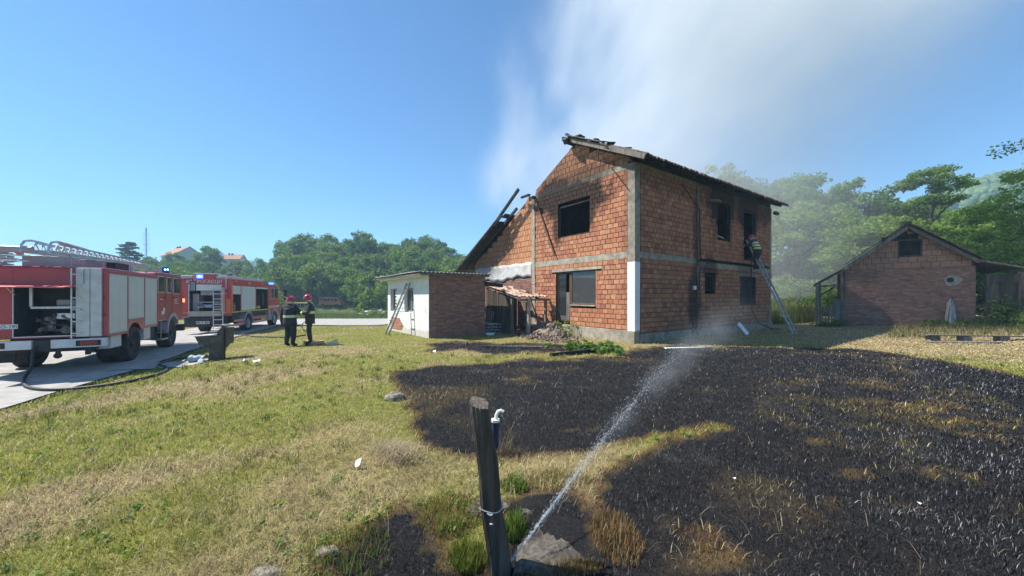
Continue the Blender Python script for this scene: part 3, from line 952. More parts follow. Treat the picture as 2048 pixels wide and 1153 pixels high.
frame(annex, 'x', AX0, *AW[0], .07, M_grey_frame, mullions=(8.2,), d=.14, glass=M_dglass)
frame(annex, 'x', AX0, *AW[1], .07, M_grey_frame, mullions=(10.2,), d=.14, glass=M_dglass)
part("roof_board", M_wood, annex, (AX0 - .42, AX1 + .15, AY0 - .12, AY1 + .55, AZ, AZ + .075), bevel=.004)
part("soffit", M_wash, annex, (AX0 - .36, AX0 - .003, AY0 + .02, AY1 + .4, AZ - .045, AZ - .002), bevel=0)
M_sheet = mk("grey_corrugated_sheet", (.27, .265, .26), .85, 0, .25, 4, .3, 30, (.15, .14, .135), (.5, .7), 2, .7)
mb = MB()
def cor(u, v):
    x = AX0 - .46 + u * (AX1 - AX0 + .68); y = AY0 - .2 + v * (AY1 - AY0 + .85)
    return (x, y, AZ + .115 + .028 * math.sin(u * 2 * math.pi * 19) + .012 * math.sin(v * 7))
mb.sheet(cor, 19 * 6, 6)
mb.build("corrugated_roof", M_sheet, annex, smooth=True, thick=.012, angle=0)
mb = MB(); mb.bar((AX1 - .05, AY0 - .02, 2.28), (AX1 + .95, AY0 + .05, 2.22), .14, .16, jit=.01); mb.build("dark_beam", M_char, annex)
mb = MB(); mb.tube([(AX0 - .4, AY0 + 4.6, AZ + .1), (AX0 - .4, AY0 + 4.6, AZ + .75)], .012, 5); mb.build("roof_rod", M_dark, annex)

# ------------------------------------------------------------------ lean-to between annex and house
M_planks = mk("dark_planks", (.085, .068, .055), .9, 0, .4, 9, .5, 60, (.05, .04, .033), (.45, .65), 3, .7, .25, (1, 1, .12), .35)  # wood darkened to hold the lean-to front's shade; also barn door and frames
lean = thing("lean_to", "ramshackle plank lean-to roofed with broken pale tiles against the brick house", "lean-to", HOUSE_LOC, HOUSE_RZ)
LX0, LX1, LY0, LY1 = -1.78, -.70, 4.55, 7.4
def LZ(y): return 1.66 + (y - LY0) * .215
for k in range(10):                                            # plank front
    y0 = 5.15 + k * .225
    if k in (0,): continue
    mb = MB(); mb.bx(LX0 + .04, LX0 + .07, y0 + .008, y0 + .215, R.uniform(.0, .06), LZ(y0) - .05 - R.uniform(0, .1), jit=.008)
    mb.build("plank", M_planks, lean)
for (x, y, mat) in ((LX0 + .42, 4.46, M_conc), (LX0 + .55, 4.75, M_wood), (LX0 + .05, 5.2, M_wood), (-.25, 4.62, M_wood)):
    mb = MB(); mb.bx(x - .055, x + .055, y - .055, y + .055, -.1, LZ(4.6) - .06, jit=.006); mb.build("post", mat, lean, bevel=.006)
for (p, q) in (((LX0 + .02, LY0 + .02, LZ(LY0) - .04), (LX0 + .02, LY1, LZ(LY1) - .04)), ((LX1, LY0 + .02, LZ(LY0) - .04), (LX1, LY1, LZ(LY1) - .04)), ((LX0, LY0 + .05, LZ(LY0) - .1), (-.03, LY0 + .05, LZ(LY0) - .1)), ((LX0, 6.2, LZ(6.2) - .08), (-.03, 6.2, LZ(6.2) - .08))):
    mb = MB(); mb.bar(p, q, .07, .08, jit=.004); mb.build("rafter", M_wood, lean)
tl = MB()
def ltile(x, y, mat):
    mb = MB(); n = 4; vs = []
    for j in (0, 1):
        for i in range(n + 1):
            u = i / n
            vs.append((u * .20, j * .36, j * .36 * .215 + .05 * math.sin(math.pi * u)))
    m = len(vs); vs += [(a, b, c - .016) for a, b, c in vs]
    fs = [(i, i + 1, n + 2 + i, n + 1 + i) for i in range(n)]
    fs += [tuple(q + m for q in reversed(f)) for f in fs] + [(i + 1, i, i + m, i + 1 + m) for i in range(n)]
    mb.add(vs, fs); return mb.mesh("tile", mat)
lt = [ltile(0, 0, M_tile_pale), ltile(0, 0, M_tile_pale), ltile(0, 0, M_tile)]
for c in range(8):
    x = LX0 - .06 + c * .205
    for r in range(9):
        y = LY0 - .08 + r * .33
        if R.random() < (.06 if c < 4 else .35) and r > 0: continue
        if c > 5 and r > 1: continue
        put("tile", lt[2] if R.random() < .22 else lt[0], lean, loc=(x + R.uniform(-.012, .012), y + R.uniform(-.03, .03), LZ(y) + .035 + .012 * (c % 2) + R.uniform(0, .02)), rot=(R.uniform(-.05, .03), R.uniform(-.06, .06), R.uniform(-.06, .06)))
part("back_panel", M_dark, lean, (LX0 + .1, -.05, 7.1, 7.15, -.05, 1.9), bevel=0)
# boards and corrugated offcuts leaning in front of the planks
for i, (y, x, h, lean_a, w) in enumerate([(7.0, -2.05, .78, .18, .14), (6.83, -2.06, .80, .18, .12), (6.66, -2.05, .76, .18, .12), (6.45, -2.06, .74, .2, .12), (6.28, -2.05, .62, .22, .11), (6.12, -2.04, .58, .22, .1)]):
    o = thing("leaning_board", ["leftmost", "second from the left", "third from the left", "fourth from the left", "fifth from the left", "rightmost and shortest"][i] + " grey board leaning in the row against the plank lean-to", "board", in_house((x - .12, y, .42)), HOUSE_RZ, "boards leaning on the lean-to")
    mb = MB(); mb.box((0, 0, h / 2), (.025, w, h), rotm(0, lean_a, 0) @ rotm(R.uniform(-.12, .02), 0, 0), 0, .004); mb.build("board", M_wood, o)
for i in range(4):
    z = .06 + i * .125
    o = thing("corrugated_offcut", ["lowest", "second lowest", "third", "topmost"][i] + " grey corrugated offcut of the stack before the lean-to", "sheet", in_house((-2.35, 6.5, z)), HOUSE_RZ + .03 * i, "offcuts stacked before the lean-to")
    mb = MB()
    mb.sheet(lambda u, v: (-.35 + .7 * v + .02 * i, -.75 + 1.5 * u, .03 * math.sin(v * 2 * math.pi * 3) + .03 * i * u), 2, 18)
    mb.build("corrugated_sheet", M_sheet, o, smooth=True, thick=.02, angle=0)
    mb = MB(); mb.bx(-.34, -.26, -.7, .7, -.06, -.03); mb.build("batten", M_wood, o)
# ------------------------------------------------------------------ small brick barn on the right
BARN_LOC = (18.54, 20.6, 0.0); BARN_RZ = rad(-39)
barn = thing("brick_barn", "small old brick barn with gable window and side lean-tos under the trees", "barn", BARN_LOC, BARN_RZ)
def bz(x): return 5.30 - abs(x - 2.4) * .80
FBn = Field('y', 0.0)
BW = (2.06, 2.92, 3.78, 4.66)
FBn.courses(-.2, 3.18, .078, .25, rng_const(0, 4.66), [], gap=.010, thick=.3)
FBn.emit(barn, M_oldbrick, wallname="gable_wall", proud=.009, backmat=bpy.data.materials["dark_mortar"])
def bgab(z0, z1):
    zz = z1 + .05
    h = (5.26 - zz) / .80
    return (max(0.02, 2.4 - h), min(4.64, 2.4 + h)) if h > .15 else None
def btri(z):
    h = (5.26 - z - .05) / .80
    return (max(.02, 2.4 - h), min(4.64, 2.4 + h)) if h > .1 else None
FB2 = Field('y', 0.0)
FB2.courses(3.18, 5.2, .29, .33, bgab, [BW], gap=.02, thick=.25, tri=btri)
FB2.emit(barn, mat_brick("barn_block", [(.34, .18, .125), (.38, .21, .15), (.29, .155, .11)], False, False), single=60, pick=lambda i: i[0], wallname="block_gable")
frame(barn, 'y', 0, *BW, .06, M_planks, d=.0, depth=.1)
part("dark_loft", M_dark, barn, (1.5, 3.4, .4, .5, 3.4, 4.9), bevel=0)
mb = MB(); mb.bx(2.0, 2.98, -.02, .1, 3.73, 3.775); mb.build("window_sill", M_planks, barn)
part("side_wall", M_oldbrick, barn, (.0, .28, .31, 7.0, -.3, 3.2), (4.38, 4.66, .31, 7.0, -.3, 3.2), bevel=0)
part("back_wall", M_oldbrick, barn, (.28, 4.38, 6.7, 7.0, -.3, 3.2), bevel=0)
# plaster ring round an old flue hole, and a pale sheet leaning below
mb = MB(); pts = []
for k in range(22):
    a = k / 22 * 2 * math.pi; r = 1 + .10 * math.sin(3 * a + 1) + R.uniform(-.12, .12)
    pts.append((3.93 + .28 * r * math.cos(a), 2.48 + .27 * r * math.sin(a)))
mb.prism(pts, 'Y', -.03, -.008); mb.build("plaster_patch", mk("dull_plaster", (.30, .28, .25), .9, 0, .2, 8, .4, 40), barn)
mb = MB(); mb.cyl((3.85, -.045, 2.52), (3.85, -.02, 2.52), .12, n=12); mb.build("flue_hole", M_hole_shade, barn)
# roof: two slopes with verge boards, ridge tile, then porches both sides
def slab(p, q, w0, w1, th, name, mat, parent):
    mb = MB(); p = Vector(p); q = Vector(q)
    vs = [(p.x, w0, p.z), (q.x, w0, q.z), (q.x, w1, q.z), (p.x, w1, p.z)]
    vs += [(x, y, z + th) for x, y, z in vs]
    mb.add(vs, [(3, 2, 1, 0), (4, 5, 6, 7), (0, 1, 5, 4), (1, 2, 6, 5), (2, 3, 7, 6), (3, 0, 4, 7)])
    return mb.build(name, mat, parent)
slab((2.4, 0, 5.32), (.0, 0, 3.32), -.28, 7.2, .06, "roof", M_wood, barn)
slab((2.4, 0, 5.33), (4.7, 0, 3.42), -.28, 7.2, .06, "roof", M_wood, barn)
slab((0.02, 0, 3.30), (-1.36, 0, 2.34), -.22, 5.0, .06, "porch_roof", M_wood, barn)
slab((4.66, 0, 3.40), (6.0, 0, 2.98), -.26, 5.0, .07, "porch_roof", M_wood, barn)
for (a, b_) in (((2.42, -.30, 5.28), (-.02, -.30, 3.24)), ((2.38, -.301, 5.28), (4.72, -.30, 3.34))):
    mb = MB(); mb.bar(a, b_, .04, .17, jit=.006); mb.build("verge_board", M_wood, barn)
# barrel tiles seen edge on along the verge
mb = MB()
for side in (-1, 1):
    for k in range(9):
        s0 = k * .34
        x = 2.4 + side * s0 * .78; z = 5.42 - s0 * .64
        for j in range(3):
            yv = -.34 + j * .22
            mb.box((x + side * .13, yv, z - .06), (.36, .2, .03), rotm(0, side * .69, 0), 0, .006)
mb.build("roof_tiles", M_tile, barn, kind='stuff')
mb = MB(); mb.tube([(2.4, -.36, 5.44), (2.4, 7.2, 5.44)], .12, 8); mb.build("ridge_tile", M_tile, barn)
# left porch: posts, rail, boarded side with sunlight in its colour, picket fence
for (x, y, h, ln) in ((-1.22, -.05, 2.32, .02), (-1.05, .02, 2.45, -.03), (-.12, -.04, 3.1, 0), (-.15, 2.6, 3.1, 0), (-1.15, 3.0, 2.4, 0)):
    mb = MB(); mb.bar((x, y, -.3), (x + ln, y, h), .11, .11, jit=.008); mb.build("post", M_wood, barn)
mb = MB(); mb.bar((-1.2, 0, 2.28), (0, 0, 2.36), .09, .1); mb.bar((-1.1, .1, 1.75), (-.35, 2.5, 2.3), .05, .06); mb.build("porch_rail", M_wood, barn)
M_sun_board = mk("sun_toned_boarding", (.46, .21, .09), .8, 0, .2, 8, .3, 40)
part("boarding", M_sun_board, barn, (-.06, -.012, 2.2, 5.0, .9, 2.9), bevel=0)  # orange panel standing in for sunlight on the barn's side wall
part("boarding", M_wood, barn, (-.48, .0, -.02, .02, .0, 1.55), bevel=.004)
pk = thing("picket_fence", "short dark picket fence under the barn's left porch", "fence", BARN_LOC, BARN_RZ)
for k in range(5):
    x = -.95 + k * .13
    mb = MB(); mb.bx(x - .035, x + .035, -.04, -.015, .05, 1.12 + R.uniform(-.06, .08), jit=.008); mb.build("picket", M_wood, pk)
mb = MB(); mb.bar((-1.1, -.01, .42), (-.35, -.01, .44), .03, .07); mb.bar((-1.1, -.01, .86), (-.35, -.01, .86), .03, .07); mb.build("rail", M_wood, pk)
# right porch: dark boarded door and brick pier
part("pier", M_oldbrick, barn, (5.95, 6.35, .3, .7, -.1, 2.85), bevel=0)
for k in range(5):
    mb = MB(); x = 5.05 + k * .175; mb.bx(x, x + .168, .1, .13, .25, 2.35, jit=.004); mb.build("door_plank", M_planks, barn)
part("door_frame", M_planks, barn, (4.98, 5.05, .06, .16, .1, 2.75), (5.925, 5.99, .06, .16, .1, 2.75), (5.05, 5.925, .07, .15, 2.352, 2.75), bevel=0)
sh = thing("leaning_sheet", "pale torn grey sheet leaning on the barn wall below the plaster patch", "sheet", BARN_LOC, BARN_RZ)
sh_x = 3.86
mb = MB()
def shf(u, v):
    w = .36 * (1 - .75 * max(0, v - .45))
    return (sh_x - .05 + (u - .5) * 2 * w * .5 + .04 * v, -.34 + .29 * v + .03 * math.sin(u * 9), .18 + 1.45 * v * (1 - .25 * abs(u - .6)))
mb.sheet(shf, 6, 10); mb.build("torn_sheet", mk("pale_board", (.30, .30, .29), .8, 0, .12, 5, .3, 30, (.35, .33, .3), (.55, .7), 3), sh, smooth=True, thick=.012)
mb = MB(); mb.bar((sh_x - .2, -.35, .18), (sh_x + .06, -.03, 1.75), .03, .03); mb.build("stick", M_wood, sh)

# low bench of boards on bricks before the barn
bench = thing("board_bench", "low plank laid on bricks in the dry grass before the barn", "bench", (16.9, 14.0, gz1(16.9, 14.0)), rad(-4))
for x in (-.9, .2, 1.5):
    mb = MB(); mb.box((x, 0, .09), (.34, .22, .2), None, 0, .012); mb.build("support_brick", M_wood, bench)
mb = MB(); mb.box((.6, 0, .215), (3.6, .24, .035), rotm(0, .01, 0), 0, .01); mb.build("plank", M_wood, bench)
o = thing("fallen_plank", "dark plank lying on the dry grass in front of the low bench", "plank", (16.3, 13.4, gz1(16.3, 13.4)), rad(-7))
mb = MB(); mb.box((0, 0, .03), (2.4, .18, .05), None, 0, .012); mb.box((.3, .18, .025), (1.9, .14, .04), rotm(0, 0, .06), 0, .012); mb.build("plank", M_wood, o)

# ------------------------------------------------------------------ ladders
M_alu = mk("aluminium", (.52, .54, .55), .38, .75, .12, 9, .08, 60)
def ladder(name, label, p0, p1, width_dir, w, rungs, mat, group=None, ext=None):
    p0 = Vector(p0); p1 = Vector(p1); wd = Vector(width_dir).normalized()
    t = thing(name, label, "ladder", p0, 0, group)
    d = p1 - p0; L = d.length
    for s in (0, 1):
        mb = MB(); mb.bar(wd * (w * s), d + wd * (w * s), .03, .075, up=wd.cross(d)); mb.build("rail", mat, t, bevel=.004)
    for k in range(rungs):
        f = (k + .6) / rungs
        mb = MB(); mb.cyl(d * f + wd * .012, d * f + wd * (w - .012), .018, n=8); mb.build("rung", mat, t, smooth=True)
    return t
hx = Vector((math.cos(HOUSE_RZ), math.sin(HOUSE_RZ), 0)); hy = Vector((-hx.y, hx.x, 0))
fl = in_house((-6.33, 8.15, 0)); fl.z = gz1(fl.x, fl.y)
ladder("extension_ladder", "grey aluminium ladder leaning on the white annex wall", fl, in_house((-5.50, 7.72, 2.32)), hy, .42, 9, mk("grey_ladder", (.30, .32, .33), .5, .5, .15, 8, .1), "aluminium ladders")
lb0 = in_house((8.75, -2.12, .0)); lb1 = in_house((8.98, -.08, 4.55))
rl = ladder("extension_ladder", "aluminium rescue ladder propped against the shaded side wall below a window", lb0, lb1, hx, .4, 15, M_alu, "aluminium ladders")
mb = MB(); mb.bar((Vector(in_house((8.55, -1.75, .8))) - lb0), (Vector(in_house((9.4, -1.75, .8))) - lb0), .03, .05); mb.build("stabiliser", M_alu, rl)

# ------------------------------------------------------------------ foreground fence post
M_post = mk("old_oak_post", (.10, .082, .066), .9, 0, .5, 14, 1.0, 70, (.19, .165, .14), (.55, .7), 7, .6, .2, (1, 1, .07), 0, 0, .03)
M_endgrain = mk("cut_end_grain", (.12, .10, .078), .9, 0, .35, 22, .8, 60, (.09, .07, .055), (.5, .7), 9, .8)
PX, PY = -.075, 2.40
post = thing("fence_post", "weathered leaning oak fence post standing alone in the foreground", "post", (PX, PY, -.12))
mb = MB(); vs = []; fs = []
sect = [(-.078, -.05), (-.055, -.072), (.012, -.078), (.03, -.066), (.078, -.045), (.083, .04), (.05, .075), (-.05, .075), (-.082, .03)]
_s = []
for i in range(len(sect)):
    a, b_ = Vector(sect[i]), Vector(sect[(i + 1) % len(sect)])
    for k in range(4):
        p = a.lerp(b_, k / 4); _s.append(p * (.80 * (1 + R.uniform(-.05, .03))))
sect = [tuple(p) for p in _s]
ns = len(sect); rows = 40
for j in range(rows + 1):
    u = j / rows; zz = u * 1.13
    for k, (a, b_) in enumerate(sect):
        q = 1.10 - .18 * u + .02 * math.sin(u * 9 + k * .7) + .045 * mnoise.noise(Vector((k * .9, u * 4, 3))) + R.uniform(-.012, .012)
        if k in (13, 27): q *= .93
        top = 0
        if j == rows: top = b_ * .34 - a * .30 + R.uniform(-.003, .003)
        vs.append((a * q - .135 * u + .006 * math.sin(u * 12), b_ * q + .01 * math.sin(u * 7), zz + top))
for j in range(rows):
    for k in range(ns):
        fs.append((j * ns + k, j * ns + (k + 1) % ns, (j + 1) * ns + (k + 1) % ns, (j + 1) * ns + k))
mb.add(vs, fs, 0)
topc = [vs[rows * ns + k] for k in range(ns)]
cen = tuple(sum(p[i] for p in topc) / ns for i in range(3))
mb.add(topc + [cen], [(k, (k + 1) % ns, ns) for k in range(ns)], 1)
mb.build("timber", [M_post, M_endgrain], post, bevel=.004)
M_wire = mk("galvanised_wire", (.5, .5, .5), .45, .8, .2, 20, .1)
def post_x(u): return -.135 * u
mb = MB(); pts = []
for k in range(25):
    a = -.3 + 2 * math.pi * k / 24; u = .44
    pts.append((post_x(u) + .074 * math.cos(a), .072 * math.sin(a), .46 + .012 * math.sin(a * 2) + .01 * math.cos(a)))
mb.tube(pts, .0035, 6); mb.tube([(pts[18][0], -.074, .458), (pts[18][0] + .02, -.082, .45), (pts[18][0] + .035, -.084, .455)], .006, 6)
mb.build("wire_loop", M_wire, post, smooth=True)
M_whitep = mk("white_plastic", (.72, .72, .72), .45, 0, .05, 9, 0)
M_bluep = mk("blue_plastic", (.014, .03, .085), .4, 0, .1, 9, 0)
mb = MB(); mb.tube([(-.035, .10, .97), (-.03, .10, 1.02), (-.018, .10, 1.045), (.0, .10, 1.05), (.018, .10, 1.04)], .012, 8); mb.build("spout", M_whitep, post, smooth=True)
mb = MB(); mb.cyl((-.038, .10, .80), (-.036, .10, .985), .022, n=10); mb.build("pipe", M_bluep, post, smooth=True)
mb = MB(); mb.cyl((-.037, .10, .975), (-.036, .10, .992), .03, n=10); mb.build("collar", M_whitep, post, smooth=True)
mb = MB(); mb.box((-.055, -.068, .385), (.022, .006, .006)); mb.build("nail", M_whitep, post)

# concrete slabs, stones and litter around the post
M_slab = mk("broken_concrete", (.115, .098, .08), .95, 0, .4, 30, 1.0, 150, (.05, .042, .034), (.42, .62), 5, .85)
def slab_poly(name, label, cx, cy, poly, th, z, cat="slab", mat=None):
    mb = MB(); pp = []
    for i in range(len(poly)):
        a = Vector(poly[i]); b_ = Vector(poly[(i + 1) % len(poly)]); n_ = max(2, int((b_ - a).length / .03))
        for k in range(n_):
            p = a.lerp(b_, k / n_); nz = mnoise.noise(Vector((p.x * 9 + cx * 3, p.y * 9, 1))); nf = mnoise.noise(Vector((p.x * 30, p.y * 30 + cx, 4)))
            pp.append(p * (1.06 + .12 * nz + .06 * nf))
    c_ = sum(pp, Vector((0, 0))) / len(pp); N = len(pp); vs = []; fs = []; rings = 7
    for j in range(rings + 1):
        f = 1 - j / rings * .93
        for p in pp:
            q = c_ + (p - c_) * f
            h = th * (.45 if j == 0 else 1) + .007 * mnoise.noise(Vector((q.x * 11, q.y * 11, cx))) + .008 * mnoise.noise(Vector((q.x * 45, q.y * 45, cx)))
            vs.append((q.x, q.y, h))
    vs = [(p.x * 1.04, p.y * 1.04, -.06) for p in pp] + vs
    for j in range(rings + 1):
        for k in range(N): fs.append((j * N + k, j * N + (k + 1) % N, (j + 1) * N + (k + 1) % N, (j + 1) * N + k))
    fs.append(tuple(range((rings + 1) * N, (rings + 2) * N)))
    mb.add(vs, fs)
    me = mb.mesh(name, mat or M_slab)
    return put(name, me, None, loc=(cx, cy, z), rot=(R.uniform(-.03, .03), R.uniform(-.03, .03), 0), label=label, cat=cat)
slab_poly("concrete_slab", "cracked brown concrete slab under the water jet, right of the post", .34, 2.58, [(-.30, -.20), (-.02, -.28), (.24, -.20), (.30, .02), (.14, .30), (-.10, .36), (-.26, .16)], .045, -.075)
slab_poly("concrete_slab", "small grey concrete chunk left of the post", -.20, 2.98, [(-.16, -.10), (.08, -.14), (.20, -.02), (.14, .10), (-.06, .13), (-.18, .05)], .07, -.045)
slab_poly("concrete_slab", "dark concrete piece behind the post in the scorched hollow", .16, 3.1, [(-.15, -.2), (.12, -.22), (.16, .1), (.05, .22), (-.12, .18)], .05, -.06)
def rock(name, label, loc, r, mat, cat="stone", seed=1):
    mb = MB(); rr = random.Random(seed)
    nu, nv = 12, 7; vs = []; fs = []
    for j in range(nv + 1):
        th = -1.2 + 2.77 * j / nv
        for k in range(nu):
            ph = 2 * math.pi * k / nu
            q = 1 + .22 * mnoise.noise(Vector((math.cos(th) * math.cos(ph) * 1.7 + seed, math.cos(th) * math.sin(ph) * 1.7, math.sin(th) * 1.7))) + rr.uniform(-.05, .05)
            vs.append((r[0] * q * math.cos(th) * math.cos(ph), r[1] * q * math.cos(th) * math.sin(ph), r[2] * q * math.sin(th)))
    for j in range(nv):
        for k in range(nu): fs.append((j * nu + k, j * nu + (k + 1) % nu, (j + 1) * nu + (k + 1) % nu, (j + 1) * nu + k))
    fs.append(tuple(reversed(range(nu)))); fs.append(tuple(range(nv * nu, nv * nu + nu)))
    mb.add(vs, fs)
    return put(name, mb.mesh(name, mat), None, loc=loc, label=label, cat=cat)
M_stone = mk("pale_limestone", (.25, .225, .185), .95, 0, .4, 14, 1.0, 60, (.09, .075, .06), (.45, .6), 9, .85)
x, y = G(790, 800); rock("stone", "rough pale stone at the left edge of the burnt grass", (x, y, gz1(x, y) + .03), (.17, .13, .10), M_stone, seed=4)
x, y = G(530, 1150); rock("stone", "flat grey stone half buried in the grass at the bottom edge", (x, y, gz1(x, y) + .0), (.10, .07, .04), M_stone, seed=9)
x, y = G(655, 1105); rock("stone", "small flat stone in the grass below the straw, left of the charred hollow", (x, y, gz1(x, y) + .0), (.08, .05, .03), M_stone, seed=12)
M_paper = mk("white_paper", (.72, .71, .68), .8, 0, .05, 9, .1)
def paper(label, x, y, s, rot, seed, name="paper_scrap", lift=.03):
    rr = random.Random(seed); mb = MB()
    mb.sheet(lambda u, v: (s * (u - .5), s * .75 * (v - .5), .18 * s * math.sin(u * 4 + seed) * math.cos(v * 3) + .06 * s), 5, 4)
    return put(name, mb.mesh(name, M_paper), None, thick=.003, loc=(x, y, gz1(x, y) + lift), rot=rot, label=label, cat="litter")
x, y = G(717, 937); paper("torn white paper standing in the lawn left of the straw heap", x, y, .08, (.3, -.8, .3), 3, lift=.05)
x, y = G(492, 712); paper("white paper scrap on the lawn nearest the stone trough", x, y, .16, (.2, .1, .3), 5)
x, y = G(513, 716); paper("crumpled white scrap on the lawn right of the other paper scrap by the trough", x, y, .2, (.5, .1, 1.0), 6)
x, y = G(865, 707); paper("white scrap on the scorched strip in front of the annex corner", x, y, .2, (.1, .1, .3), 7)
for (px, py, lab) in ((1840, 1014, "white flake on the charred ground, lone on the right"), (1470, 965, "tiny white flake on the charred ground near the middle")):
    x, y = G(px, py); paper(lab, x, y, .03, (.2, .2, .3), px, lift=.02)

# debris in front of the house
M_rubble = mk("earth_rubble", (.20, .15, .115), .95, 0, .4, 8, 1.0, 30, (.30, .25, .21), (.5, .65), 5, .7, .2)
mb = MB()
c0 = in_house((-.75, 3.7, 0))
for k in range(420):
    a = R.uniform(0, 6.28); r = abs(R.gauss(0, .45))
    h = max(0, .52 * math.exp(-(r / .5) ** 2))
    s = R.uniform(.03, .10)
    mb.box((r * 1.25 * math.cos(a), r * 1.0 * math.sin(a), h * R.uniform(.55, 1.0)), (s * 1.4, s, s * .8), rotm(R.random() * 3, R.random() * 3, R.random() * 3), 0, s * .2)
mb.ball((0, 0, -.1), (.75, .65, .52), 20, 8, jit=.05)
put("rubble_heap", mb.mesh("rubble_heap", M_rubble), None, loc=(c0.x, c0.y, 0), kind='stuff')
mb = MB()
for k in range(520):
    u = R.gauss(0, 1.0); v = R.gauss(0, .35)
    p = in_house((-1.6 + v, 3.1 + u * 1.3, 0)); s = R.uniform(.02, .09)
    mb.box((p.x, p.y, gz1(p.x, p.y) + s * .25), (s * 1.5, s, s * .6), rotm(R.random(), R.random(), R.random() * 3), R.choice((0, 0, 1, 2)), s * .2)
put("burnt_debris", mb.mesh("burnt_debris", [M_rubble, M_char, M_tile]), None, kind='stuff')
def plank_on_ground(label, px0, py0, px1, py1, w, mat, name="charred_plank", h=.06):
    a = G(px0, py0); b_ = G(px1, py1)
    mb = MB(); mb.bar((a[0], a[1], gz1(*a) + h * .6), (b_[0], b_[1], gz1(*b_) + h * .8), w, h, jit=.012)
    return put(name, mb.mesh(name, mat), None, label=label, cat="plank")
plank_on_ground("charred beam lying in front of the green burdock", 1102, 713, 1205, 703, .14, M_char, h=.09)
plank_on_ground("long thin pole on the debris before the lean-to", 965, 696, 1085, 698, .06, M_wood)
plank_on_ground("pale plank end in the dark dirt by the annex corner", 912, 687, 935, 691, .12, M_wood)
plank_on_ground("pale flat strip on the ground at the foot of the side wall", 1330, 697.5, 1408, 697, .16, mk("pale_strip", (.50, .55, .52), .7, 0, .1, 6, .1), "strip", .03)
sb = in_house((6.6, -.9, .0)); 
o = thing("white_board", "white board leaning near the foot of the shaded side wall", "board", sb, HOUSE_RZ)
mb = MB(); mb.box((0, 0, .26), (.24, .03, .62), rotm(-.5, -.45, 0), 0, .004); mb.build("board", M_whitep, o)
pt = in_house((-2.9, 5.2, 0))
mb = MB(); mb.lathe([(.0, .01), (.13, .012), (.2, .1), (.215, .1), (.14, .0), (0, -.002)], axis='Z', n=20)
put("enamel_basin", mb.mesh("enamel_basin", mk("pale_enamel", (.55, .66, .66), .35, 0, .06, 6, 0), True), None, loc=(pt.x, pt.y, gz1(pt.x, pt.y) + .02), label="pale enamel basin on the ground below the annex brick wall", cat="basin")

# ------------------------------------------------------------------ stone drinking trough by the road
tx, ty = -9.22, 11.55
M_trough = mk("grey_trough_concrete", (.10, .09, .075), .95, 0, .3, 7, .8, 40, (.055, .05, .04), (.5, .7), 4, .7)
M_trough_top = mk("pale_worn_concrete", (.44, .43, .40), .9, 0, .15, 8, .4, 40)
tr = thing("stone_trough", "grey cast stone drinking fountain with a basin and stepped back standing on the lawn", "fountain", (tx, ty, gz1(tx, ty) - .02), rad(14))
mb = MB()
mb.prism([(-.16, 0), (.17, 0), (.165, .22), (.19, .34), (.26, .44), (.31, .50), (-.28, .50), (-.2, .42), (-.14, .34), (-.14, .2)], 'Y', -.17, .17); mb.build("pedestal", M_trough, tr, bevel=.015)
mb = MB(); mb.prism([(-.34, .49), (.33, .49), (.36, .76), (-.46, .755)], 'Y', -.26, .26); mb.build("basin", M_trough, tr, bevel=.012)
mb = MB(); mb.prism([(-.47, .757), (.12, .785), (.12, .815), (-.48, .782)], 'Y', -.275, .275); mb.build("basin_rim", M_trough_top, tr, bevel=.008)
mb = MB(); mb.prism([(.10, .5), (.36, .5), (.37, 1.08), (.25, 1.10), (.21, 1.0), (.15, .95), (.12, .84)], 'Y', -.25, .25); mb.build("back_slab", M_trough, tr, bevel=.015)
for (x0, x1, z) in ((-.1, .2, .90), (.02, .23, 1.0), (.2, .27, 1.1), (.33, .52, 1.03)):
    mb = MB(); mb.box(((x0 + x1) / 2, -.02, z), (x1 - x0, .42, .03), rotm(0, -.12, 0), 0, .012); mb.build("stone_ledge", M_trough_top, tr, bevel=.005)
mb = MB(); mb.cyl((.335, -.29, .05), (.33, -.28, 1.0), .022, n=8); mb.build("pipe", M_dark, tr, smooth=True)
mb = MB(); bx_, by_ = G(403, 727)
mb.sheet(lambda u, v: (.42 * (u - .5), .12 * math.cos(v * 5.2), .11 + .10 * math.sin(v * 5.2) + .02 * math.sin(u * 14)), 10, 12)
mb.sheet(lambda u, v: (.10 + .14 * u, -.14 - .16 * v, .12 - .11 * v + .02 * math.sin(u * 6)), 3, 5)
mb.sheet(lambda u, v: (-.26 - .12 * v * (.4 + u), -.05 + .12 * (u - .5), .06 + .06 * (1 - v)), 3, 3)
put("crumpled_bag", mb.mesh("crumpled_bag", mk("blue_grey_sack", (.26, .34, .40), .6, 0, .15, 6, .2, 20), True), None, thick=.006, loc=(-9.55, 11.25, gz1(-9.55, 11.25)), rot=(0, 0, .25), label="blue-grey sack lying at the foot of the stone trough", cat="bag")
# paved strip between road and trough
mb = MB()
mb.sheet(lambda u, v: (lambda x, y: (x, y, gz1(x, y) + .022))(-11.3 + 2.0 * u + .1 * math.sin(v * 5), 10.25 + 1.15 * v + .25 * u + .04 * math.sin(u * 9)), 14, 8)
put("paved_strip", mb.mesh("paved_strip", M_gravel, True), None, kind='structure')

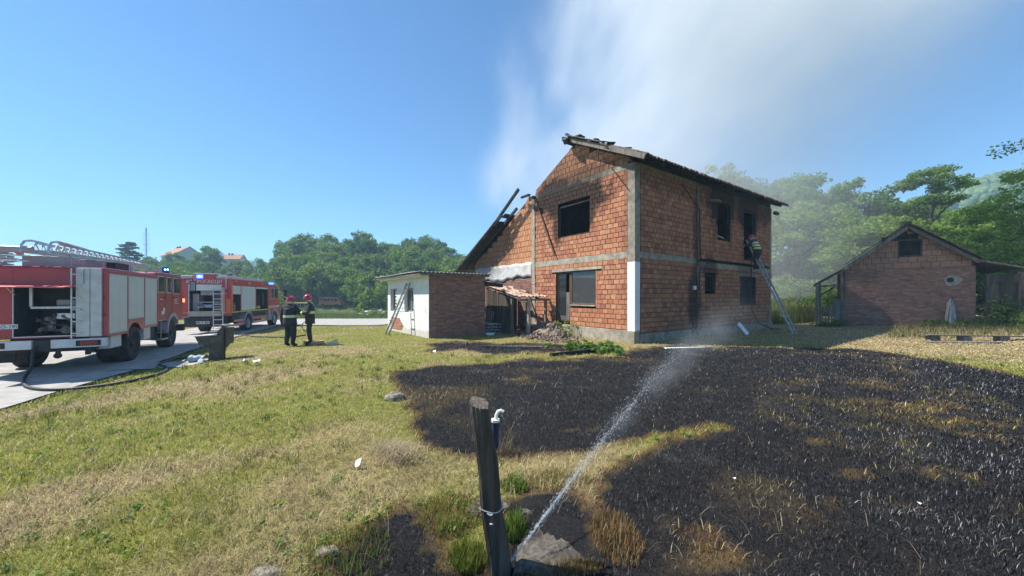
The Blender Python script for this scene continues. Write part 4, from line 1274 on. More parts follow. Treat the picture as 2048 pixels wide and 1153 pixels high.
# carton and board by the firemen
x, y = G(628, 688); o = thing("cardboard_box", "flat brown cardboard box on the grass at the firefighters' feet", "box", (x, y, gz1(x, y)), .1)
M_card = mk("cardboard", (.42, .25, .13), .85, 0, .12, 5, .1)
mb = MB(); mb.bx(-.29, .27, -.2, .2, .01, .11); mb.build("carton", M_card, o, bevel=.006)
mb = MB(); mb.box((-.02, .0, .122), (.6, .4, .008), rotm(.02, .03, .03)); mb.build("lid_flap", M_card, o)
x, y = G(662, 690); o = thing("foam_block", "pale wedge-shaped foam block on the grass right of the cardboard box", "block", (x, y, gz1(x, y)), .2)
mb = MB(); mb.prism([(-.24, 0), (.2, 0), (.18, .18), (.1, .17)], 'Y', -.12, .12); mb.build("wedge", mk("beige_foam", (.50, .46, .33), .9, 0, .1, 8, .2), o, bevel=.006)
# ------------------------------------------------------------------ fire engines
M_red = mk("fire_red_paint", (.37, .028, .045), .32, 0, .10, 3, .02, 30, (.30, .05, .05), (.6, .8), 1.2, .5, .5, None, 0, .3)
M_red2 = mk("fire_red_paint_new", (.43, .03, .05), .28, 0, .06, 3, .02, 30, None, spec=.5, coat=.4)
M_red_lit = mk("red_panel_sunlit", (.62, .10, .11), .4, 0, .1, 3, .05, 30, None, spec=.5)  # lighter copy of the red, sun on the hatch put into the paint
def mat_shutter():
    m = bpy.data.materials.new("roller_shutter"); t = NT(m); b = t.bsdf
    tc = t.new("ShaderNodeTexCoord"); sp = t.new("ShaderNodeSeparateXYZ"); t.link(tc.outputs['Object'], sp.inputs[0])
    n = t.noise(tc.outputs['Object'], 2.5, 4)
    t.link(t.ramp(n, [(.3, (.50, .54, .56)), (.7, (.60, .63, .65))]), b.inputs['Base Color'])
    b.inputs['Metallic'].default_value = .25; b.inputs['Roughness'].default_value = .38
    w = t.math('ABSOLUTE', t.math('SINE', t.math('MULTIPLY', sp.outputs['Z'], math.pi / .04)))
    t.bump(t.math('POWER', w, .35), .5, .006)
    return m
M_shut = mat_shutter()
M_silver = mk("worn_silver_panel", (.50, .50, .50), .45, .35, .12, 4, .1, 40, (.33, .31, .30), (.58, .75), 2.5, .6)
M_whitep2 = mk("white_bumper_paint", (.62, .61, .62), .5, 0, .08, 5, .05, 30, (.42, .38, .36), (.6, .75), 3, .6)
M_black = mk("black_rubber", (.018, .018, .019), .8, 0, .3, 9, .4, 50, (.06, .055, .05), (.55, .7), 4, .6)
M_chassis = mk("dark_chassis", (.025, .026, .03), .7, 0, .3, 6, .2, 30)
M_inner = mk("locker_inside", (.035, .045, .06), .6, 0, .4, 4, .1, 30)
M_greyp = mk("grey_paint", (.33, .33, .36), .5, 0, .1, 5, .05)
M_rimgrey = mk("rim_grey", (.32, .34, .37), .45, .4, .1, 7, .05)
M_steel = mk("galvanised_steel", (.50, .52, .55), .38, .7, .12, 8, .08, 60)
M_brass = mk("dull_pump_metal", (.12, .115, .105), .45, .6, .5, 10, .2, 40)
M_tail = mk("tail_light_red", (.30, .015, .015), .25, 0, .1, 9, 0)
M_amber = emit("amber_lamp_lit", (1.0, .30, .06), 1.2)
M_blue_on = emit("blue_beacon_lit", (.02, .12, 1.0), 4.0)
M_blue_core = emit("blue_beacon_core", (.35, .75, 1.0), 6.0)
M_blue = mk("blue_beacon_lens", (.01, .04, .55), .15, 0, .05, 9, 0)
M_yel = mk("reflective_yellow", (.60, .50, .06), .5, 0, .05, 9, 0)
M_orange = mk("reflective_orange", (.62, .20, .05), .5, 0, .1, 9, 0)
M_skirt = mk("beige_skirt", (.36, .33, .28), .6, 0, .1, 5, .05)
M_carglass = mk("vehicle_glass", (.025, .04, .05), .06, 0, .2, 3, 0, spec=.7)

def text(name, body, size, mat, parent, loc, face, extrude=.002, spacing=1.0, align='CENTER', width=None):
    cu = bpy.data.curves.new(name, 'FONT'); cu.body = body; cu.size = size; cu.extrude = extrude
    cu.align_x = align; cu.align_y = 'CENTER'; cu.space_character = spacing
    cu.materials.append(mat)
    tmp = bpy.data.objects.new(name, cu); COL.objects.link(tmp); bpy.context.view_layer.update()
    me = bpy.data.meshes.new_from_object(tmp.evaluated_get(bpy.context.evaluated_depsgraph_get()))
    bpy.data.objects.remove(tmp); me.materials.clear(); me.materials.append(mat); me.name = name
    o = bpy.data.objects.new(name, me); COL.objects.link(o); o.parent = parent; o.location = loc
    if face == 'rear':    m = Matrix(((0, 0, -1), (-1, 0, 0), (0, 1, 0)))
    elif face == 'right': m = Matrix(((1, 0, 0), (0, 0, -1), (0, 1, 0)))
    o.rotation_euler = m.to_euler()
    if width: o.scale = (width, 1, 1)
    return o

def wheel(parent, x, y, r, w, out=-1, rim=M_rimgrey, lab=None):
    """hub and rim as the part, tyre as its sub-part"""
    mb = MB(); s = out
    mb.lathe([(0, s * .02), (.09, s * .03), (.10, s * -.03), (.20, s * -.06), (.56 * r, s * -.02), (.62 * r, s * .0), (.63 * r, s * -w)], c=(0, 0, 0), n=24)
    for k in range(8):
        a = k * math.pi / 4
        mb.cyl((.14 * math.cos(a), s * -.05, .14 * math.sin(a)), (.14 * math.cos(a), s * -.02, .14 * math.sin(a)), .016, n=6)
    o = put("wheel", mb.mesh("wheel", rim, True), parent, loc=(x, y, r), angle=35)
    tb = MB()
    tb.lathe([(.60 * r, s * .0), (.72 * r, s * .035), (.93 * r, s * .03), (r, s * -.01), (r * 1.0, s * (-w + .01)), (.93 * r, s * (-w - .03)), (.6 * r, s * -w)], c=(0, 0, 0), n=36)
    for k in range(36):
        a = k * 2 * math.pi / 36
        tb.box((r * math.cos(a) * .995, s * (-w / 2), r * math.sin(a) * .995), (.035, w * .96, .05), rotm(0, -a, 0) , 0)
    tb.build("tyre", M_black, o, smooth=True)
    return o

def P(name, mat, parent, *boxes, bevel=.012, jit=0, **k):
    mb = MB()
    for b in boxes: mb.bx(*b, 0, jit)
    return mb.build(name, mat, parent, bevel=bevel, **k)

T1 = thing("fire_engine", "old red fire engine with an open rear pump locker and a ladder on its roof", "fire engine", (-11.37, 10.4, -.355), rad(118), "fire engines on the gravel road")
W = 2.5
body = P("body", M_red, T1,
  (.0, .06, 0, .63, .95, 2.80), (.0, .06, 1.76, W, .95, 2.80), (.0, .06, .63, 1.76, 2.30, 2.80), (.0, .06, .63, 1.76, .95, 1.01),
  (.06, 3.74, .0, .05, 2.70, 2.80), (.06, .10, .0, .05, .95, 2.70), (1.27, 1.33, .0, .05, .95, 2.70), (2.54, 2.60, .0, .05, 1.03, 2.70), (3.70, 3.76, .0, .05, 1.0, 2.70),
  (.10, 1.27, .0, .05, .92, .98), (1.33, 2.54, .0, .05, 1.24, 1.33), (2.6, 3.7, .0, .05, .98, 1.04),
  (.06, 3.76, W - .05, W, .95, 2.80), (.06, 3.76, .05, W - .05, 2.74, 2.80), (3.70, 3.76, .05, W - .05, .95, 2.74), bevel=.01)
mb = MB(); mb.prism([(0, 2.79), (3.78, 2.79), (3.78, 2.86), (.03, 2.87)], 'Y', .03, W - .03); mb.build("roof_edge", M_red, body, bevel=.02)
P("roof_trim", M_silver, body, (.08, 3.72, -.008, .0, 2.695, 2.715), bevel=0)
for x0, x1, z0 in ((.10, 1.27, .985), (1.33, 2.54, 1.335), (2.60, 3.70, 1.045)):
    sh_ = P("roller_shutter", M_shut, T1, (x0 + .004, x1 - .004, .012, .03, z0 + .004, 2.694), bevel=0)
    P("bottom_bar", M_steel, sh_, (x0 + .01, x1 - .01, .0, .011, z0 + .012, z0 + .05), bevel=.003)
mb = MB()   # wheel arch skirt of the body
arc = [(1.27, .95), (1.30, .80), (1.36, .80)] + [(1.72 - .60 * math.cos(a), .62 + .60 * math.sin(a)) for a in np.linspace(.5, math.pi - .45, 9)] + [(2.66, 1.04), (2.6, 1.05), (2.54, 1.24), (1.33, 1.24)]
mb.prism([(1.28, 1.235), (1.28, .82), (1.34, .82)] + [(1.80 - .58 * math.cos(a), .66 + .56 * math.sin(a)) for a in np.linspace(.6, math.pi - .55, 9)] + [(2.585, .98), (2.585, 1.235)], 'Y', .004, .05)
mb.build("arch_skirt", M_red, T1, bevel=.006)
for x0, x1, z0, z1 in ((.36, 1.02, .56, .915), (2.70, 3.26, .56, .975)):
    P("side_locker", M_whitep2, T1, (x0, x1, .06, .5, z0, z1), bevel=.02)
P("chassis", M_chassis, T1, (.25, 6.5, .75, 1.75, .62, .94), (.2, .5, .3, 2.2, .58, .75), (1.2, 2.4, .5, 2.0, .45, .7), (4.8, 5.9, .5, 2.0, .45, .8), (2.4, 4.4, .5, 2.1, .5, .96), (3.3, 3.8, .1, .6, .5, .96), bevel=.02)
# pump locker
lk = P("pump_locker", M_inner, T1, (1.1, 1.14, .3, 2.2, 1.0, 2.4), (.06, 1.1, .6, .63, 1.0, 2.4), (.06, 1.1, 1.76, 1.80, 1.0, 2.4), (.06, 1.1, .63, 1.76, 2.36, 2.4), (.06, 1.1, .63, 1.76, .97, 1.0), bevel=0)
P("locker_frame", M_steel, lk, (-.012, .02, .63, 1.76, .985, 1.01), (-.012, .01, 1.745, 1.765, 1.01, 2.3), bevel=0)
P("shelf", M_steel, lk, (.2, .26, .65, 1.55, 1.73, 1.79), (.22, .27, 1.52, 1.58, 1.79, 2.3), bevel=.005)
P("tank", M_greyp, lk, (.35, .8, .75, 1.15, 1.80, 1.98), bevel=.04)
mb = MB()
for (y, z, r, l) in ((1.0, 1.52, .11, .2), (.92, 1.13, .12, .3), (1.2, 1.22, .09, .25), (1.3, 1.45, .07, .2), (.78, 1.32, .07, .22), (1.15, 1.36, .06, .3), (1.42, 1.15, .08, .2), (.72, 1.55, .05, .2)):
    mb.cyl((.55, y, z), (.55 - l, y, z), r, r * .85, 14); mb.cyl((.55 - l, y, z), (.53 - l, y, z), r * .5, r * .4, 10)
for (a, b_) in (((.4, .8, 1.2), (.4, 1.4, 1.35)), ((.35, 1.4, 1.1), (.4, 1.1, 1.6)), ((.35, .7, 1.3), (.35, 1.0, 1.5)), ((.3, .75, 1.1), (.3, 1.35, 1.16))):
    mb.tube([a, b_], .035, 8)
for k in range(10):
    mb.ball((.32, R.uniform(.72, 1.5), R.uniform(1.06, 1.6)), R.uniform(.025, .05), 8, 6)
mb.build("pump", M_brass, lk, smooth=True)
mb = MB(); mb.box((.34, .95, 1.52), (.02, .36, .16)); mb.build("gauge_panel", M_steel, lk, bevel=.01)
mb = MB(); mb.prism([(.0, 2.33), (-.62, 2.28), (-.62, 2.31), (.0, 2.37)], 'Y', .6, 2.42)
mb.build("hatch", M_red_lit, T1, bevel=.006, label="red hatch propped open above the pump locker")
mb = MB(); mb.bar((-.02, 1.72, 2.1), (-.3, 1.72, 2.29), .02, .02); mb.build("hatch_strut", M_steel, T1)
# rear ladder and silver locker column
P("silver_panel", M_silver, T1, (-.075, -.002, .33, .60, .96, 2.84), (-.07, -.002, .10, .322, .96, 2.84), bevel=.008)
rl_ = P("rear_ladder", M_steel, T1, (-.13, -.10, .645, .675, .92, 2.82), (-.13, -.10, .44, .465, 2.4, 2.82), bevel=.005)
for k in range(6): P("rung", M_steel, rl_, (-.13, -.10, .48, .645, 1.05 + k * .32, 1.075 + k * .32), bevel=0)
P("tail_lens", M_tail, T1, (-.008, .0, .06, .09, 1.95, 2.1), (-.008, .0, .03, .1, 1.5, 1.6), bevel=.003)
# bumper and lights
bp = P("rear_bumper", M_whitep2, T1, (-.16, -.02, -.02, 1.03, .68, .91), (-.16, -.02, 1.37, W + .02, .68, .91), bevel=.012)
for y in (.14, 1.88):
    P("tail_light", M_tail, bp, (-.178, -.161, y, y + .34, .74, .85), bevel=.004)
    P("tail_light_housing", M_chassis, bp, (-.17, -.1605, y - .06, y + .42, .72, .87), bevel=0)
mb = MB(); mb.tube([(-.1, .9, .70), (-.1, .92, .5)], .05, 10); mb.ball((-.1, .92, .48), .08, 10, 8); mb.build("outlet_valve", M_chassis, T1)
mb = MB(); mb.box((-.1, .35, .58), (.08, .1, .22)); mb.build("bumper_bracket", M_chassis, T1, bevel=.01)
mb = MB(); mb.box((-.02, 1.2, .75), (.2, .3, .3)); mb.build("tow_gear", M_chassis, T1, bevel=.01)
P("number_plate", M_whitep2, T1, (-.012, -.001, 1.665, 2.10, 1.22, 1.34), bevel=.003)
text("plate_text", "9-O-190", .115, M_chassis, T1, (-.0135, 1.86, 1.277), 'rear', .0005, 1.05)
# cab
cab = MB()
cab.prism([(3.78, 1.14), (3.78, 2.93), (4.0, 2.98), (6.15, 2.99), (6.5, 2.92), (6.66, 2.72), (6.78, 2.1), (6.82, 1.05), (6.30, 1.05)] +
          [(5.42 - .70 * math.cos(a + math.pi), .60 + .74 * math.sin(a)) for a in np.linspace(.55, math.pi - .62, 10)] + [(4.72, 1.14)], 'Y', .03, W - .03)
o_cab = cab.build("cab", M_red, T1, bevel=.025)
def side_window(x0, x1, z0, z1, parent, slant=0, mat=M_carglass, y=.03, fr=.035):
    mb = MB(); a = [(x0, z0), (x1, z0), (x1 - slant, z1), (x0, z1)]
    mb.prism(a, 'Y', y - .012, y + .01)
    o = mb.build("window", M_silver, parent, bevel=.01)
    mb = MB(); mb.prism([(x0 + fr, z0 + fr), (x1 - fr, z0 + fr), (x1 - slant - fr, z1 - fr), (x0 + fr, z1 - fr)], 'Y', y - .018, y - .012); mb.build("pane", mat, o)
    return o
side_window(3.84, 4.52, 2.20, 2.84, o_cab); side_window(4.78, 5.28, 2.20, 2.84, o_cab); side_window(5.50, 6.32, 2.16, 2.84, o_cab, .12)
P("door_seam", M_chassis, o_cab, (4.655, 4.665, .026, .03, 1.2, 2.9), (5.395, 5.405, .026, .03, 1.4, 2.9), (6.42, 6.43, .026, .03, 1.5, 2.85), bevel=0)
P("door_handle", M_chassis, o_cab, (4.46, 4.58, .005, .03, 2.0, 2.04), (5.48, 5.6, .005, .03, 2.0, 2.04), bevel=.004)
P("cab_trim", M_silver, o_cab, (3.79, 4.72, .015, .03, 1.135, 1.16), bevel=0)
P("door_lettering", M_whitep2, o_cab, (5.66, 6.2, .0255, .03, 1.93, 1.96), (5.70, 5.98, .0255, .03, 1.83, 1.88), (5.72, 6.22, .0255, .03, 1.76, 1.79), (4.05, 4.38, .0255, .03, 1.94, 1.97), bevel=0)
P("white_decal", M_whitep2, o_cab, (4.22, 4.56, .024, .03, 1.38, 1.50), (4.4, 4.6, .0235, .03, 1.5, 1.62), bevel=0)
mb = MB()
for k, a in enumerate(np.linspace(.25, math.pi - .35, 12)): pass
arcp = [(5.42 - .72 * math.cos(a), .62 + .78 * math.sin(a)) for a in np.linspace(.05, math.pi - .5, 12)]
arcq = [(5.42 - .64 * math.cos(a), .58 + .68 * math.sin(a)) for a in np.linspace(math.pi - .5, .05, 12)]
mb.prism(arcp + arcq, 'Y', -.02, .35); mb.build("front_mudguard", M_greyp, T1, bevel=.006)
st = P("step", M_steel, T1, (4.15, 4.75, -.02, .3, .40, .44), (4.18, 4.2, .02, .05, .44, 1.14), bevel=.006)
P("step", M_chassis, T1, (3.9, 4.72, .08, .3, .7, .74), (3.85, 3.9, .06, .3, .45, 1.14), bevel=.004)
P("front_bumper", M_chassis, T1, (6.82, 7.0, .0, W, .55, .85), bevel=.03)
for x in (1.80, 5.42):
    wheel(T1, x, .06, .55, .32, rim=M_chassis); wheel(T1, x, W - .06, .55, .32, out=1, rim=M_chassis)
wheel(T1, 1.80, .44, .55, .26, lab=None)
P("mud_flap", M_black, T1, (.95, .98, .08, .5, .3, .6), bevel=0)
P("mud_flap", M_black, T1, (.6, .64, 2.0, 2.45, .28, .65), bevel=0)
mb = MB(); mb.tube([(6.5, .0, 2.78), (6.72, -.3, 2.86), (6.74, -.34, 2.8), (6.74, -.34, 2.3)], .018, 6); mb.build("mirror_arm", M_chassis, T1)
mb = MB(); mb.box((6.72, -.34, 2.52), (.06, .22, .5)); mm = mb.build("mirror", M_chassis, T1, bevel=.03)
mb = MB(); mb.box((6.686, -.34, 2.52), (.008, .16, .40)); mb.build("mirror_glass", M_steel, mm, bevel=.003)
mb = MB(); mb.cyl((5.7, .32, 2.98), (5.7, .32, 3.06), .13, n=16); bea = mb.build("blue_beacon", M_chassis, T1, smooth=True)
mb = MB(); mb.lathe([(.125, 3.06), (.125, 3.22), (.10, 3.28), (0, 3.30)], c=(5.7, .32, 0), axis='Z', n=20); mb.build("beacon_lens", M_blue, bea, smooth=True)
mb = MB(); mb.ball((5.63, .235, 3.17), .035, 8, 6); mb.ball((5.60, .30, 3.17), .035, 8, 6); mb.build("beacon_lamp", M_blue_core, bea, smooth=True)
# roof gear
gr = P("roof_rail", M_steel, T1, (2.0, 3.95, .08, .11, 2.97, 3.0), (2.0, 3.95, .08, .11, 3.10, 3.13), (2.0, 2.04, .08, .12, 2.86, 3.13), (3.0, 3.04, .08, .12, 2.86, 3.13), (3.9, 3.94, .08, .12, 2.86, 3.13), (4.0, 4.9, .2, .25, 3.06, 3.1), (4.85, 4.9, .2, .25, 2.95, 3.06), bevel=.004)
P("roof_rail", M_steel, T1, (.05, .08, 1.5, 2.45, 2.98, 3.01), (.05, .08, 1.5, 2.45, 3.12, 3.15), (.05, .08, 2.0, 2.03, 2.86, 3.15), (.05, 3.5, 2.4, 2.43, 3.12, 3.15), bevel=.004)
P("roof_locker", M_greyp, T1, (.3, 1.5, 1.0, 1.75, 2.86, 3.16), (1.7, 2.1, .7, 1.6, 2.86, 3.2), bevel=.02)
P("roof_locker", M_chassis, T1, (1.9, 2.9, .5, 1.2, 2.86, 3.16), bevel=.02)
ld = MB()
for y in (1.08, 1.48):
    ld.bar((-.1, y, 3.24), (6.4, y, 3.34), .05, .10); ld.bar((.3, y, 3.50), (6.4, y, 3.46), .04, .05)
    for k in range(20):
        x = .1 + k * .32; ld.bar((x, y, 3.27), (x + .16, y, 3.48), .02, .02); ld.bar((x + .16, y, 3.48), (x + .32, y, 3.28), .02, .02)
for k in range(24): ld.bar((.05 + k * .27, 1.08, 3.28), (.05 + k * .27, 1.48, 3.28), .025, .025)
o_l = ld.build("roof_ladder", M_steel, T1)
for y in (1.04, 1.52):
    mb = MB(); mb.tube([(1.6, y, 3.50), (.5, y, 3.545), (.15, y, 3.55), (-.1, y, 3.50), (-.2, y, 3.38), (-.22, y, 3.2)], .03, 8); mb.build("curved_rail", M_steel, o_l, smooth=True)
P("ladder_support", M_steel, T1, (.7, .75, 1.0, 1.05, 2.86, 3.24), (.7, .75, 1.5, 1.55, 2.86, 3.24), (4.6, 4.65, 1.05, 1.1, 2.98, 3.3), (4.6, 4.65, 1.48, 1.53, 2.98, 3.3), bevel=0)
mb = MB(); mb.cyl((-.15, 1.35, 3.28), (-.15, 1.95, 3.28), .09, n=10); mb.bar((-.2, 1.6, 3.28), (.6, 1.9, 3.22), .1, .14); mb.build("suction_pipe", M_greyp, T1, smooth=True)

# ---------------------------------------------------------------- second engine
T2 = thing("fire_engine", "newer red fire engine marked ВАТРОГАСЦИ with lit blue lights farther up the road", "fire engine", (-15.77, 20.8, -.42), rad(105), "fire engines on the gravel road")
L2 = 5.52
b2 = P("body", M_red2, T2,
  (.0, .06, .0, .50, 1.05, 3.12), (.0, .06, 2.02, W, 1.05, 3.12), (.0, .06, .50, 2.02, 2.80, 3.12),
  (.06, L2, .0, .05, 2.74, 3.12), (.06, .14, .0, .05, 1.28, 2.74), (1.18, 1.24, .0, .05, 1.28, 2.74), (3.30, 3.40, .0, .05, 1.28, 2.74), (5.42, L2, .0, .05, 1.28, 2.74),
  (.06, L2, W - .05, W, 1.1, 3.12), (.06, L2, .05, W - .05, 3.06, 3.11), (L2 - .06, L2, .05, W - .05, 1.1, 3.06), bevel=.012)
P("rear_corner_stripe", M_orange, b2, (-.006, .0, .06, .26, 1.25, 2.0), (.0, .13, -.006, .0, 1.25, 3.0), bevel=0)
P("side_stripe", M_yel, b2, (.06, L2, -.012, .0, 1.21, 1.275), bevel=0)
P("rear_skirt", M_skirt, T2, (-.03, .04, .5, 2.05, 1.02, 1.29), bevel=.02)
P("rear_panel_stripe", M_orange, b2, (-.006, .0, .03, .48, 1.2, 1.26), (-.006, .0, 2.05, 2.47, 1.2, 1.26), bevel=0)
P("underside_panel", M_skirt, T2, (-.08, .5, 2.0, 2.48, .85, 1.04), bevel=.02)
rs = P("rear_shutter", M_shut, T2, (.012, .03, .52, 2.0, 2.46, 2.79), bevel=0, label="rear roller shutter pushed up")
P("shutter_frame", M_steel, T2, (-.015, .012, 2.0, 2.04, 1.29, 2.80), (-.015, .012, .48, .52, 1.29, 2.80), (-.015, .012, .52, 2.0, 1.29, 1.31), bevel=0)
lk2 = P("pump_locker", M_inner, T2, (1.0, 1.04, .1, 2.4, 1.2, 2.9), (.06, 1.0, .44, .48, 1.2, 2.9), (.06, 1.0, 2.05, 2.09, 1.2, 2.9), (.06, 1.0, .48, 2.05, 1.2, 1.28), bevel=0)
P("pump_housing", M_greyp, lk2, (.25, .8, .6, 1.6, 2.2, 2.46), (.3, .8, 1.7, 2.0, 1.3, 2.3), bevel=.03)
mb = MB()
for k in range(11): mb.cyl((.2, .6 + .12 * k, 1.5 + .25 * R.random()), (.4, .6 + .12 * k, 1.55), R.uniform(.03, .07), n=10)
mb.tube([(.1, .6, 1.82), (.1, 1.6, 1.82), (.1, 1.62, 1.55), (.1, .6, 1.55)], .02, 6)
mb.build("pump", M_steel, lk2, smooth=True)
for i, (x0, x1) in enumerate(((.14, 1.18), (1.24, 3.30), (3.40, 5.42))):
    z0 = (2.26, 1.30, 2.64)[i]
    P("roller_shutter", M_shut, T2, (x0 + .01, x1 - .01, .012, .03, z0, 2.74), bevel=0)
    if i != 1: P("side_locker", M_inner, T2, (x0, x1, .9, .94, 1.28, 2.74), (x0 - .04, x0, .05, .9, 1.28, 2.74), (x1, x1 + .04, .05, .9, 1.28, 2.74), (x0, x1, .05, .9, 1.26, 1.30), bevel=0)
P("locker_gear", M_red, T2, (.2, 1.1, .3, .8, 1.95, 2.15), (.7, 1.15, .2, .7, 1.3, 1.8), bevel=.02)
P("locker_gear", M_yel, T2, (3.5, 3.9, .15, .4, 1.32, 1.48), (4.1, 4.5, .15, .4, 1.32, 1.5), bevel=.04)
P("locker_gear", M_chassis, T2, (3.6, 4.4, .4, .8, 1.5, 2.5), (4.7, 5.2, .4, .8, 1.4, 2.3), bevel=.03)
mb = MB()
for k in range(7): mb.ball((4.9 + .06 * R.random(), .15, 1.6 + .12 * k), .03, 8, 6)
mb.tube([(.2, .15, 1.62), (.75, .15, 1.62), (.78, .15, 1.4), (.2, .15, 1.4)], .02, 6)
mb.build("locker_fittings", M_steel, T2, smooth=True)
P("chassis", M_chassis, T2, (.1, 7.2, .6, 1.9, .55, 1.0), (.05, .4, .3, 2.2, .5, 1.0), (2.9, 5.4, .12, .5, .75, 1.2), (3.0, 5.4, .4, 2.1, .5, 1.2), (.3, 1.3, .12, .6, .7, 1.25), bevel=.03)
P("side_guard", M_red2, T2, (.35, 1.6, .02, .07, .42, .58), (.35, 1.6, .02, .07, .66, .80), (3.0, 5.4, .02, .07, .42, .58), (3.0, 5.4, .02, .07, .66, .86), bevel=.02)
P("rear_bumper", M_chassis, T2, (-.12, .05, .3, 2.2, .45, .98), bevel=.05)
P("number_plate", M_whitep2, T2, (-.14, -.121, 1.0, 1.62, .62, .76), bevel=.004)
P("plate_mark", M_chassis, T2, *[(-.1415, -.14, 1.04 + k * .064, 1.085 + k * .064, .65, .73) for k in range(9) if k not in (3, 5)], bevel=0)
lr2 = P("rear_ladder", M_alu, T2, (-.32, -.28, .28, .32, .35, 2.62), (-.32, -.28, .72, .76, .35, 2.62), (-.17, -.14, .28, .31, 1.2, 2.62), bevel=.006)
for k in range(8): P("rung", M_alu, lr2, (-.315, -.285, .32, .72, .55 + k * .285, .59 + k * .285), bevel=0)
P("ladder_bracket", M_alu, lr2, (-.28, -.002, .2, .24, 2.28, 2.32), (-.28, -.002, .2, .24, 1.22, 1.26), (-.315, -.285, .18, .28, 2.28, 2.32), (-.315, -.285, .18, .28, 1.22, 1.26), bevel=0)
text("rear_lettering", "ВАТРОГАСЦИ", .25, M_whitep2, T2, (-.004, 1.30, 2.955), 'rear', .002, 1.0)
text("side_number", "193", .24, M_whitep2, T2, (2.35, -.004, 2.93), 'right', .002)
P("roof_panel", M_silver, T2, (.1, L2 - .2, .25, 1.2, 3.12, 3.30), (.1, L2 - .2, 1.9, 2.45, 3.12, 3.30), bevel=.03)
bl = P("light_box", M_red2, T2, (.0, .5, .82, 1.72, 3.115, 3.36), bevel=.02)
P("light_box_lid", M_whitep2, bl, (-.05, .6, .78, 1.80, 3.365, 3.42), bevel=.01)
P("blue_flasher", M_blue_on, bl, (-.03, .0, 1.36, 1.66, 3.14, 3.33), bevel=.02)
P("flasher_core", M_blue_core, bl, (-.036, -.031, 1.44, 1.56, 3.2, 3.28), bevel=0)
mb = MB(); mb.tube([(-.02, .25, 2.55), (-.06, .25, 3.2), (.0, .22, 3.42), (.2, .1, 3.5), (.42, .05, 3.42), (.45, .04, 3.1)], .022, 8); mb.build("grab_rail", M_steel, T2, smooth=True)
P("amber_lamp", M_amber, T2, (-.02, .0, 2.2, 2.32, 1.82, 2.02), bevel=.01)
P("side_lamp", M_steel, T2, (.5, .62, -.03, .0, 2.98, 3.06), (4.3, 4.38, -.04, .0, 2.86, 3.02), bevel=.01)
c2 = MB()
c2.prism([(5.56, 1.15), (5.56, 3.02), (6.9, 2.98), (7.5, 2.86), (7.72, 2.2), (7.82, 1.7), (7.84, .62), (7.5, .62)] + [(6.75 - .66 * math.cos(a + math.pi), .52 + .70 * math.sin(a)) for a in np.linspace(.2, math.pi - .5, 10)] + [(6.1, 1.15)], 'Y', .03, W - .03)
oc2 = c2.build("cab", M_red2, T2, bevel=.03)
side_window(6.0, 6.55, 1.95, 2.75, oc2); side_window(6.75, 7.5, 1.95, 2.75, oc2, .2)
P("cab_side_stripe", M_whitep2, oc2, (5.6, 7.7, .024, .03, 1.42, 1.47), (5.6, 7.7, .0235, .03, 1.33, 1.37), bevel=0)
P("light_bar", M_whitep2, T2, (6.9, 7.3, .3, 2.2, 2.99, 3.04), bevel=.01)
P("blue_light_bar", M_blue_on, T2, (6.92, 7.28, .25, 2.25, 3.045, 3.17), bevel=.02)
for x, r in ((2.30, .5), (6.75, .5)):
    wheel(T2, x, .04, r, .3); wheel(T2, x, W - .04, r, .3, out=1)
    mb = MB()
    mb.prism([(x - .66 * math.cos(a), r + .02 + .70 * math.sin(a)) for a in np.linspace(-.1, math.pi + .1, 16)] + [(x - .58 * math.cos(a), r + .62 * math.sin(a)) for a in np.linspace(math.pi + .1, -.1, 16)], 'Y', -.01, .35)
    mb.build("mudguard", M_greyp, T2, bevel=.008)
P("cab_steps", M_greyp, T2, (5.75, 6.12, .06, .3, .45, 1.15), bevel=.02)
mb = MB(); mb.tube([(7.5, .0, 2.75), (7.9, -.3, 2.8), (7.95, -.35, 2.2)], .02, 6); mb.box((7.95, -.34, 2.4), (.1, .22, .5)); mb.box((7.95, -.34, 1.95), (.1, .2, .2)); mb.build("mirror", M_chassis, T2, bevel=.02)

# ---------------------------------------------------------------- hoses
def ground_hose(name, label, pts, r, mat):
    P3 = []
    for i in range(len(pts) - 1):
        p0 = pts[max(i - 1, 0)]; p1 = pts[i]; p2 = pts[i + 1]; p3 = pts[min(i + 2, len(pts) - 1)]
        for k in range(8):
            t_ = k / 8
            f = lambda a, b, c, d: .5 * (2 * b + (c - a) * t_ + (2 * a - 5 * b + 4 * c - d) * t_ * t_ + (3 * b - a - 3 * c + d) * t_ ** 3)
            P3.append(tuple(f(p0[j], p1[j], p2[j], p3[j]) for j in range(3)))
    P3.append(pts[-1])
    mb = MB(); mb.tube(P3, r, 8)
    return put(name, mb.mesh(name, mat, True), None, label=label, cat="hose")
def gp(px, py, h=.035, zz=None):
    x, y = G(px, py)
    for _ in range(6):
        z = gz1(x, y); y = (EYE - z) * 740 / (py - 594); x = (px - 1024) / 740 * y
    return (x, y, gz1(x, y) + h)
hz = [tuple(Matrix.Translation((-11.37, 10.4, -.355)) @ Matrix.Rotation(rad(118), 4, 'Z') @ Vector(v)) for v in ((-.05, 1.3, .85), (-.2, 1.32, .6), (-.3, 1.3, .25))]
ground_hose("fire_hose", "dark hose looping from the old fire engine over road and lawn to the trough", hz + [gp(48, 760), gp(52, 776), gp(90, 783), gp(160, 780), gp(250, 768), gp(315, 752), gp(333, 743), gp(330, 736), gp(318, 732), gp(350, 721), gp(400, 716.5), gp(428, 716)], .035, M_cable)
ground_hose("fire_hose", "thin dark hose running over the lawn behind the two firefighters", [gp(470, 668), gp(500, 674), gp(540, 676), gp(580, 676), gp(612, 672)], .03, M_cable)

